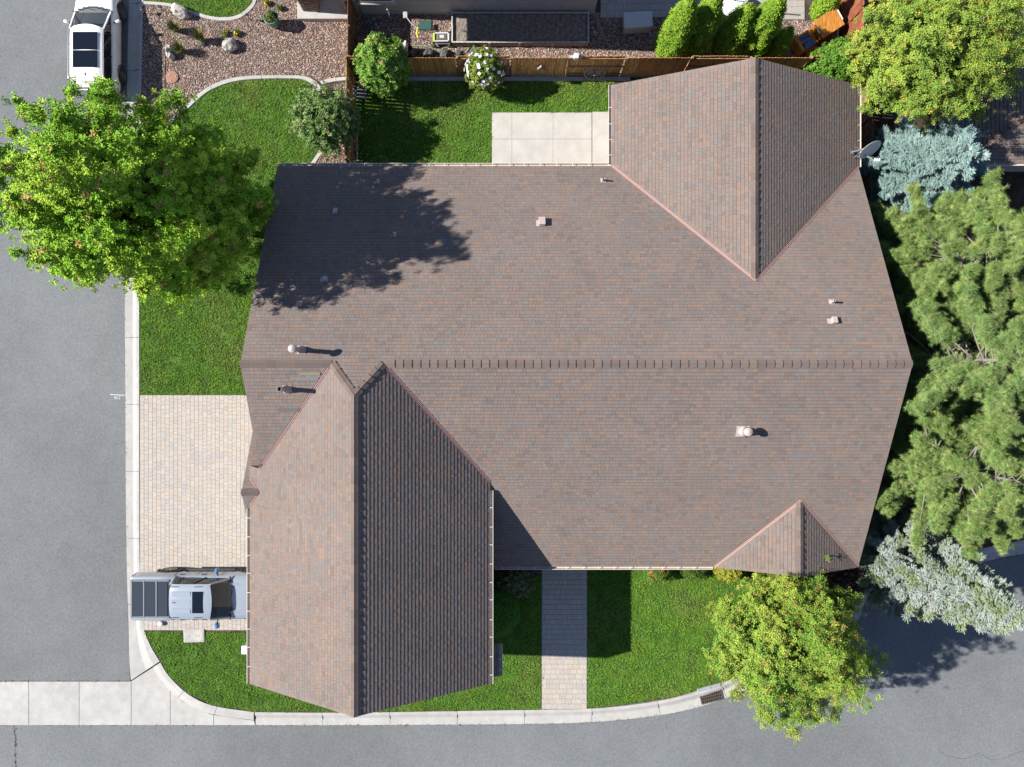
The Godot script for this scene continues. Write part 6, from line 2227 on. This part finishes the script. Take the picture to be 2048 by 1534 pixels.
	m.box(Transform3D(bb, p + Vector3(0, 0.32, -0.18)), Vector3(1.22, 0.58, 0.66), Color(0.36, 0.35, 0.35), 0.03)
	obj("box", m, M.plain, o)
	m = MB.new()
	m.box(Transform3D(bb, p + Vector3(0, 0.64, -0.18)), Vector3(1.28, 0.07, 0.72), Color(0.45, 0.45, 0.46), 0.03)
	obj("lid", m, M.plain, o)
	for i in 3:
		m = MB.new()
		m.box(Transform3D(bb, p + bb * Vector3(0, 0.16 + i * 0.15, 0.155)), Vector3(1.12, 0.12, 0.012), Color(0.40, 0.385, 0.38), 0.004)
		obj("front_plank", m, M.plain, o)
	# pale panel and pole between the arborvitae
	p = Vector3(9.683, 0.13, -16.673)
	o = thing("patio_table", p, "pale white patio table top with a dark pole between the arborvitae", "table")
	m = MB.new()
	var pb := Basis(Vector3.UP, 0.9)
	m.box(Transform3D(pb, p + Vector3(0.1, 0.72, -0.2)), Vector3(1.3, 0.04, 0.75), Color(0.78, 0.79, 0.80), 0.015)
	obj("table_top", m, M.plain, o)
	for sx in [-0.55, 0.55]:
		for sz in [-0.3, 0.3]:
			m = MB.new()
			var q := p + Vector3(0.1, 0, -0.2) + pb * Vector3(sx, 0, sz)
			m.tube([q, q + Vector3(0, 0.71, 0)], [0.025], 8, Color(0.6, 0.6, 0.62))
			obj("leg", m, M.plain, o)
	m = MB.new()
	m.tube([p + Vector3(0.15, 0, -0.25), p + Vector3(0.15, 2.4, -0.25)], [0.028], 8, Color(0.03, 0.03, 0.035))
	obj("pole", m, M.plain, o)
	coop()
	fence_things()
	dish()
	# vault lid in the front lawn
	p = Vector3(-14.379, 0.1, 11.413)
	o = thing("utility_vault", p, "pale concrete utility vault lid in the corner lawn below the pickup", "cover")
	var vb := Basis(Vector3.UP, 0.03)
	m = MB.new()
	m.box(Transform3D(vb, p + Vector3(0, 0.01, 0)), Vector3(0.96, 0.1, 0.6), Color(1.15, 1.13, 1.08), 0.03)
	obj("frame", m, M.concrete, o)
	m = MB.new()
	m.box(Transform3D(vb, p + Vector3(0, 0.045, 0)), Vector3(0.84, 0.05, 0.48), Color(1.0, 0.99, 0.97), 0.012)
	obj("lid", m, M.concrete, o)
	m = MB.new()
	m.box(Transform3D(vb, p + Vector3(0, 0.071, 0)), Vector3(0.2, 0.008, 0.13), Color(1.3, 1.3, 1.3))
	obj("plate", m, M.concrete, o)
	for q in [Vector3(-0.37, 0.072, -0.2), Vector3(0.37, 0.072, 0.2), Vector3(-0.22, 0.072, 0.0), Vector3(0.24, 0.072, 0.0)]:
		m = MB.new()
		m.bx(p + vb * q, Vector3(0.05, 0.008, 0.025), Color(0.1, 0.1, 0.1))
		obj("lift_slot", m, M.plain, o)
	# white cap beside the truck
	p = Vector3(-15.866, 0.115, 10.842)
	o = thing("sewer_cap", p, "small round white cap on the pavers below the pickup", "cap")
	m = MB.new()
	m.lathe(Transform3D(Basis(), p), [Vector2(0.10, 0.0), Vector2(0.10, 0.13), Vector2(0.09, 0.15), Vector2(0.001, 0.155)], 18, Color(0.8, 0.8, 0.78))
	obj("cap", m, M.plain, o)
	m = MB.new()
	m.lathe(Transform3D(Basis(), p), [Vector2(0.115, 0.0), Vector2(0.115, 0.03), Vector2(0.10, 0.035)], 18, Color(0.05, 0.05, 0.05))
	obj("collar", m, M.plain, o)
	# pedestal at the garage's west wall
	p = Vector3(-11.707, 0.1, 11.798)
	o = thing("utility_pedestal", p, "pale grey utility box half hidden by the garage eave", "utility box")
	m = MB.new()
	m.bx(p + Vector3(0, 0.35, 0), Vector3(0.5, 0.7, 0.34), Color(0.55, 0.63, 0.62), 0.04)
	obj("cabinet", m, M.plain, o)
	m = MB.new()
	m.bx(p + Vector3(0, 0.72, 0), Vector3(0.54, 0.05, 0.38), Color(0.62, 0.70, 0.69), 0.02)
	obj("lid", m, M.plain, o)
	# downspout elbow by the topiary
	p = Vector3(-0.906, 0.1, 11.526)
	o = thing("downspout", p, "grey white downspout elbow beside the ball topiary", "downspout")
	m = MB.new()
	m.beam(Vector3(-1.28, 0.9, 11.35), Vector3(-1.28, 4.3, 11.35), 0.08, 0.08, Color(0.6, 0.6, 0.6))
	obj("pipe", m, M.white_metal, o)
	m = MB.new()
	m.beam(Vector3(-1.28, 0.92, 11.35), Vector3(-0.72, 0.25, 10.95), 0.08, 0.08, Color(0.75, 0.76, 0.78))
	obj("elbow", m, M.white_metal, o)

func mower() -> void:
	var p := Vector3(-3.17, 0.1, -15.511)
	var b := Basis(Vector3.UP, 0.02)
	var o := thing("lawn_mower", p, "grey and lime lawn mower on the gravel beside the raised bed", "lawn mower")
	var t := Transform3D(b, p)
	var m := MB.new()
	m.box(Transform3D(b, t * Vector3(0, 0.22, 0)), Vector3(0.86, 0.14, 0.5), Color(0.22, 0.23, 0.22), 0.06)
	obj("deck", m, M.plain, o)
	m = MB.new()
	m.box(Transform3D(b, t * Vector3(0.04, 0.34, 0)), Vector3(0.5, 0.14, 0.34), Color(0.10, 0.10, 0.10), 0.05)
	obj("motor_cover", m, M.plain, o)
	m = MB.new()
	for z in [-0.18, 0.18]:
		m.box(Transform3D(b, t * Vector3(0.02, 0.36, z)), Vector3(0.6, 0.08, 0.06), Color(0.55, 0.56, 0.56), 0.02)
	m.box(Transform3D(b, t * Vector3(0.33, 0.34, 0)), Vector3(0.1, 0.1, 0.36), Color(0.52, 0.55, 0.52), 0.03)
	obj("cowl", m, M.plain, o)
	m = MB.new()
	m.box(Transform3D(b, t * Vector3(0.04, 0.42, 0)), Vector3(0.2, 0.02, 0.14), Color(0.45, 0.47, 0.44), 0.006)
	obj("battery_hatch", m, M.plain, o)
	m = MB.new()
	m.box(Transform3D(b, t * Vector3(-0.32, 0.34, 0)), Vector3(0.1, 0.1, 0.4), Color(0.42, 0.50, 0.05), 0.02)
	obj("rear_flap", m, M.plain, o)
	for x in [-0.34, 0.36]:
		for z in [-0.29, 0.29]:
			m = MB.new()
			var ax := Transform3D(b * Basis(Vector3.RIGHT, PI / 2 * (1 if z > 0 else -1)), t * Vector3(x, 0.12, z))
			m.lathe(ax, [Vector2(0.001, -0.03), Vector2(0.11, -0.03), Vector2(0.12, 0.0), Vector2(0.11, 0.03), Vector2(0.08, 0.035)], 18, Color(0.03, 0.03, 0.03))
			m.lathe(ax, [Vector2(0.08, 0.034), Vector2(0.05, 0.04), Vector2(0.001, 0.04)], 18, Color(0.45, 0.52, 0.06))
			obj("wheel", m, M.plain, o)
	m = MB.new()
	for z in [-0.2, 0.2]:
		m.tube([t * Vector3(-0.36, 0.3, z), t * Vector3(-1.0, 0.72, z * 1.0 - 0.03)], [0.016], 6, Color(0.28, 0.29, 0.30))
	m.tube([t * Vector3(-1.0, 0.72, -0.23), t * Vector3(-1.3, 0.9, -0.42), t * Vector3(-1.45, 0.95, -0.62)], [0.02], 6, Color(0.55, 0.56, 0.58))
	obj("handle", m, M.plain, o)
	m = MB.new()
	m.tube([t * Vector3(-1.0, 0.74, -0.25), t * Vector3(-1.03, 0.76, 0.0), t * Vector3(-1.0, 0.74, 0.2)], [0.035], 8, Color(0.55, 0.55, 0.05))
	obj("grip", m, M.plain, o)
	m = MB.new()
	m.box(Transform3D(b, t * Vector3(-1.5, 0.95, -0.72)), Vector3(0.2, 0.06, 0.28), Color(0.35, 0.36, 0.37), 0.02)
	obj("control_box", m, M.plain, o)

func coop() -> void:
	var p := Vector3(13.337, 0.1, -15.421)
	var b := Basis(Vector3.UP, deg_to_rad(33.0))
	var t := Transform3D(b, p)
	var o := thing("wooden_coop", p, "orange stained wooden coop with blue lids beside the red fence", "coop")
	var wood := Color(0.58, 0.235, 0.035)
	# local x runs along the coop from its low open box to the tall house
	var m := MB.new()
	for i in 7:
		m = MB.new()
		m.box(Transform3D(b, t * Vector3(0.62, 0.15 + i * 0.14, 0.33)), Vector3(0.98, 0.13, 0.03), jit(wood * 0.85, 0.15))
		obj("side_plank", m, M.wood, o)
		m = MB.new()
		m.box(Transform3D(b, t * Vector3(0.62, 0.15 + i * 0.14, -0.33)), Vector3(0.98, 0.13, 0.03), jit(wood * 0.85, 0.15))
		obj("side_plank", m, M.wood, o)
	for x in [0.12, 1.12]:
		m = MB.new()
		m.box(Transform3D(b, t * Vector3(x, 0.56, 0)), Vector3(0.03, 0.98, 0.66), jit(wood * 0.9, 0.1))
		obj("end_wall", m, M.wood, o)
	m = MB.new()
	m.box(Transform3D(b * Basis(Vector3.RIGHT, 0.12), t * Vector3(0.62, 1.12, 0.0)), Vector3(1.16, 0.04, 0.84), Color(0.66, 0.28, 0.045), 0.01)
	obj("roof", m, M.wood, o)
	for x in [0.03, 1.22]:
		m = MB.new()
		m.box(Transform3D(b * Basis(Vector3.RIGHT, 0.12), t * Vector3(x, 1.13, 0.0 if x < 0.5 else -0.05)), Vector3(0.05, 0.05, 0.3 if x < 0.5 else 0.5), Color(0.75, 0.74, 0.72), 0.01)
		obj("trim", m, M.plain, o)
	# low box
	for z in [-0.32, 0.32]:
		m = MB.new()
		m.box(Transform3D(b, t * Vector3(-0.34, 0.38, z)), Vector3(0.84, 0.55, 0.03), jit(wood, 0.1))
		obj("side_plank", m, M.wood, o)
	m = MB.new()
	m.box(Transform3D(b, t * Vector3(-0.75, 0.38, 0)), Vector3(0.03, 0.55, 0.64), jit(wood, 0.1))
	obj("end_wall", m, M.wood, o)
	for q in [[Vector3(-0.68, 0.66, 0), Vector3(0.16, 0.03, 0.7)], [Vector3(-0.02, 0.66, 0), Vector3(0.18, 0.03, 0.7)], [Vector3(-0.34, 0.66, -0.3), Vector3(0.52, 0.03, 0.1)], [Vector3(-0.34, 0.66, 0.02), Vector3(0.52, 0.03, 0.08)]]:
		m = MB.new()
		m.box(Transform3D(b, t * q[0]), q[1], jit(Color(0.62, 0.26, 0.04), 0.08), 0.006)
		obj("top_frame", m, M.wood, o)
	m = MB.new()
	m.box(Transform3D(b, t * Vector3(-0.34, 0.63, -0.13)), Vector3(0.5, 0.02, 0.24), Color(0.02, 0.07, 0.24))
	obj("blue_lid", m, M.plain, o)
	m = MB.new()
	m.box(Transform3D(b * Basis(Vector3.BACK, 0.25), t * Vector3(-0.3, 0.62, 0.22)), Vector3(0.42, 0.06, 0.3), Color(0.03, 0.13, 0.36), 0.02)
	obj("blue_lid", m, M.plain, o)
	m = MB.new()
	for i in 8:
		m.box(Transform3D(b, t * Vector3(rng.randf_range(-0.55, -0.12), 0.66, rng.randf_range(-0.22, 0.34))), Vector3(0.015, 0.01, 0.015), Color(0.9, 0.9, 0.95))
	obj("droplet", m, M.plain, o)
	m = MB.new()
	m.box(Transform3D(b * Basis(Vector3.RIGHT, 0.9), t * Vector3(-0.3, 0.5, 0.5)), Vector3(0.5, 0.03, 0.3), wood, 0.006)
	obj("flap_door", m, M.wood, o)
	for x in [-0.72, 0.08, 1.1]:
		for z in [-0.3, 0.3]:
			m = MB.new()
			m.box(Transform3D(b, t * Vector3(x, 0.12, z)), Vector3(0.06, 0.24, 0.06), wood * 0.8)
			obj("leg", m, M.wood, o)

func fence_things() -> void:
	var m: MB
	# birdhouse hung on the boards
	var p := Vector3(1.27, 1.25, -13.84)
	var o := thing("birdhouse", p, "small triangular birdhouse hung on the cedar fence", "birdhouse")
	m = MB.new()
	m.bx(p + Vector3(0, 0.01, 0.07), Vector3(0.3, 0.02, 0.16), Color(0.7, 0.66, 0.6))
	obj("base", m, M.wood, o)
	for s in [-1.0, 1.0]:
		m = MB.new()
		m.beam(p + Vector3(s * 0.16, 0.02, 0.07), p + Vector3(0, 0.26, 0.07), 0.17, 0.02, Color(0.42, 0.30, 0.22), Vector3(s, 0.6, 0))
		obj("roof_board", m, M.wood, o)
	m = MB.new()
	m.tri(p + Vector3(-0.13, 0.03, 0.01), p + Vector3(0.13, 0.03, 0.01), p + Vector3(0, 0.22, 0.01), Color(0.03, 0.03, 0.03))
	obj("back", m, M.plain, o)
	# wagon wheel leaning on the fence
	p = Vector3(3.68, 0.17, -13.72)
	o = thing("wagon_wheel", p, "old wooden wagon wheel leaning against the cedar fence", "wheel")
	var tilt := Basis(Vector3.RIGHT, deg_to_rad(-12.0))
	var c := p + tilt * Vector3(0, 0.48, 0)
	m = MB.new()
	var rim := []
	for k in 25:
		var a := TAU * k / 24.0
		rim.append(c + tilt * Vector3(cos(a) * 0.46, sin(a) * 0.46, 0))
	m.tube(rim, [0.028], 8, Color(0.62, 0.52, 0.43), false)
	obj("rim", m, M.wood, o)
	for k in 12:
		var a := TAU * k / 12.0
		m = MB.new()
		m.beam(c + tilt * Vector3(cos(a) * 0.06, sin(a) * 0.06, 0), c + tilt * Vector3(cos(a) * 0.45, sin(a) * 0.45, 0), 0.03, 0.03, Color(0.66, 0.58, 0.50))
		obj("spoke", m, M.wood, o)
	m = MB.new()
	m.lathe(Transform3D(tilt * Basis(Vector3.RIGHT, PI / 2), c), [Vector2(0.001, -0.09), Vector2(0.07, -0.08), Vector2(0.085, 0.0), Vector2(0.06, 0.12), Vector2(0.001, 0.13)], 16, Color(0.34, 0.33, 0.34))
	obj("hub", m, M.wood, o)
	# white box on the fence top
	p = Vector3(2.72, 2.06, -13.9)
	o = thing("fence_box", p, "small white box with side arms mounted on the cedar fence top", "box")
	m = MB.new()
	m.bx(p + Vector3(0, 0.1, 0.03), Vector3(0.2, 0.2, 0.2), Color(0.78, 0.79, 0.80), 0.015)
	obj("box", m, M.plain, o)
	for s in [-1.0, 1.0]:
		m = MB.new()
		m.bx(p + Vector3(s * 0.17, 0.05, 0.03), Vector3(0.16, 0.06, 0.12), Color(0.35, 0.36, 0.38), 0.01)
		obj("arm", m, M.plain, o)
	# metal chair in the corner
	p = Vector3(-6.72, 0.1, -12.95)
	o = thing("metal_chair", p, "grey metal garden chair in the shaded corner by the fence", "chair")
	m = MB.new()
	m.bx(p + Vector3(0.02, 0.44, 0), Vector3(0.42, 0.03, 0.46), Color(0.12, 0.125, 0.13), 0.012)
	obj("seat", m, M.plain, o)
	m = MB.new()
	var arc := []
	for k in 13:
		var a := PI * k / 12.0
		arc.append(p + Vector3(-0.2 - 0.08 * sin(a), 0.44 + sin(a) * 0.42, cos(a) * 0.27))
	m.tube(arc, [0.016], 6, Color(0.52, 0.50, 0.50))
	obj("back_frame", m, M.plain, o)
	for i in 4:
		m = MB.new()
		var z := -0.15 + i * 0.1
		m.tube([p + Vector3(-0.2, 0.45, z), p + Vector3(-0.27, 0.8, z * 0.8)], [0.009], 5, Color(0.40, 0.40, 0.41))
		obj("back_bar", m, M.plain, o)
	for x in [-0.17, 0.2]:
		for z in [-0.2, 0.2]:
			m = MB.new()
			m.tube([p + Vector3(x, 0, z * 1.1), p + Vector3(x, 0.43, z)], [0.014], 6, Color(0.30, 0.30, 0.31))
			obj("leg", m, M.plain, o)
	for z in [-0.25, 0.25]:
		m = MB.new()
		m.tube([p + Vector3(-0.22, 0.62, z), p + Vector3(0.12, 0.62, z), p + Vector3(0.2, 0.44, z)], [0.014], 6, Color(0.5, 0.49, 0.49))
		obj("armrest", m, M.plain, o)
	# pedestal ornament
	p = Vector3(-6.748, 0.1, -13.224)
	o = thing("garden_pedestal", p, "grey pedestal ornament with a wide round base below the rounded shrub", "ornament")
	m = MB.new()
	m.lathe(Transform3D(Basis(), p), [Vector2(0.19, 0.0), Vector2(0.19, 0.05), Vector2(0.15, 0.08), Vector2(0.07, 0.12), Vector2(0.065, 0.6), Vector2(0.09, 0.68), Vector2(0.085, 0.75), Vector2(0.001, 0.78)], 20, Color(0.27, 0.28, 0.28))
	obj("column", m, M.matte, o)
	m = MB.new()
	m.lathe(Transform3D(Basis(), p), [Vector2(0.07, 0.78), Vector2(0.08, 0.86), Vector2(0.001, 0.9)], 14, Color(0.45, 0.45, 0.44))
	obj("finial", m, M.matte, o)
	# small dark pot next to it
	p = Vector3(-7.02, 0.1, -13.292)
	o = thing("dark_pot", p, "small dark green pot beside the grey pedestal", "pot")
	m = MB.new()
	m.lathe(Transform3D(Basis(), p), [Vector2(0.001, 0.0), Vector2(0.1, 0.0), Vector2(0.15, 0.28), Vector2(0.16, 0.3), Vector2(0.13, 0.3), Vector2(0.12, 0.24), Vector2(0.001, 0.23)], 18, Color(0.05, 0.09, 0.08))
	obj("body", m, M.plain, o)
	# two thin poles leaning by the east fence
	p = Vector3(17.0, 0.1, -11.6)
	m = MB.new()
	m.tube([Vector3(16.621, 0.1, -11.209), Vector3(15.428, 1.4, -11.93)], [0.02], 6, Color(0.32, 0.32, 0.36))
	solo("leaning_pole", m, M.plain, Vector3(16.621, 0.1, -11.209), "thin grey pole with pale bands above the satellite dish", "pole", "thin poles beside the east fence")
	m = MB.new()
	m.tube([Vector3(16.508, 0.1, -11.594), Vector3(16.552, 1, -11.952)], [0.018], 6, Color(0.14, 0.15, 0.16))
	solo("leaning_pole", m, M.plain, Vector3(16.508, 0.1, -11.594), "thin dark pole crossing the grey one above the satellite dish", "pole", "thin poles beside the east fence")

func dish() -> void:
	var foot := Vector3(13.957, 3.071, -9.497)
	var o := thing("satellite_dish", foot, "grey satellite dish on the wing roof's east edge", "satellite dish")
	var c := Vector3(14.335, 3.75, -9.436)
	var m := MB.new()
	m.bx(foot + Vector3(0, 0.03, 0), Vector3(0.2, 0.02, 0.14), Color(0.45, 0.46, 0.48), 0.005)
	obj("foot_plate", m, M.galvanised, o)
	m = MB.new()
	m.tube([foot + Vector3(0, 0.03, 0), foot.lerp(c, 0.45) + Vector3(0, 0.12, 0), c + Vector3(-0.08, -0.04, -0.03)], [0.032], 8, Color(0.55, 0.57, 0.60))
	obj("mast", m, M.galvanised, o)
	for s in [-1.0, 1.0]:
		m = MB.new()
		m.tube([Vector3(14.118, 2.993, -9.748) if s < 0 else Vector3(14.064, 3.019, -9.266), foot.lerp(c, 0.55) + Vector3(0, 0.1, 0)], [0.016], 6, Color(0.5, 0.52, 0.55))
		obj("strut", m, M.galvanised, o)
	var n := Vector3(0.36, 0.42, 0.83).normalized()
	var x := Vector3(0.93, 0.0, -0.40)
	x = (x - n * x.dot(n)).normalized()
	var t := Transform3D(Basis(x, n, x.cross(n)), c)
	m = MB.new()
	var prof := []
	for k in 9:
		var r := 0.001 + 0.45 * k / 8.0
		prof.append(Vector2(r, 0.40 * r * r))
	prof.append(Vector2(0.462, 0.078))
	prof.append(Vector2(0.45, 0.066))
	for k in 7:
		var r := 0.43 * (6 - k) / 6.0 + 0.001
		prof.append(Vector2(r, 0.40 * r * r - 0.015))
	m.lathe(t, prof, 36, Color.WHITE)
	obj("reflector", m, M.dish_grey, o)
	var tip := c + n * 0.42 + Vector3(0.12, -0.28, 0.12)
	m = MB.new()
	m.beam(c - t.basis.z * 0.0 + Vector3(-0.08, -0.25, 0.15), tip, 0.045, 0.045, Color(0.75, 0.76, 0.78))
	obj("feed_arm", m, M.galvanised, o)
	m = MB.new()
	m.beam(tip + Vector3(-0.1, 0.0, 0.02), tip + Vector3(0.22, 0.02, -0.03), 0.05, 0.03, Color(0.7, 0.71, 0.73))
	obj("feed_bar", m, M.galvanised, o)
	for k in 3:
		m = MB.new()
		m.lathe(Transform3D(Basis(Vector3.RIGHT, -0.9), tip + Vector3(0.0 + k * 0.09, 0.04, -0.03)), [Vector2(0.001, -0.05), Vector2(0.028, -0.05), Vector2(0.036, 0.05), Vector2(0.001, 0.06)], 10, Color(0.85, 0.86, 0.88))
		obj("feed_horn", m, M.plain, o)
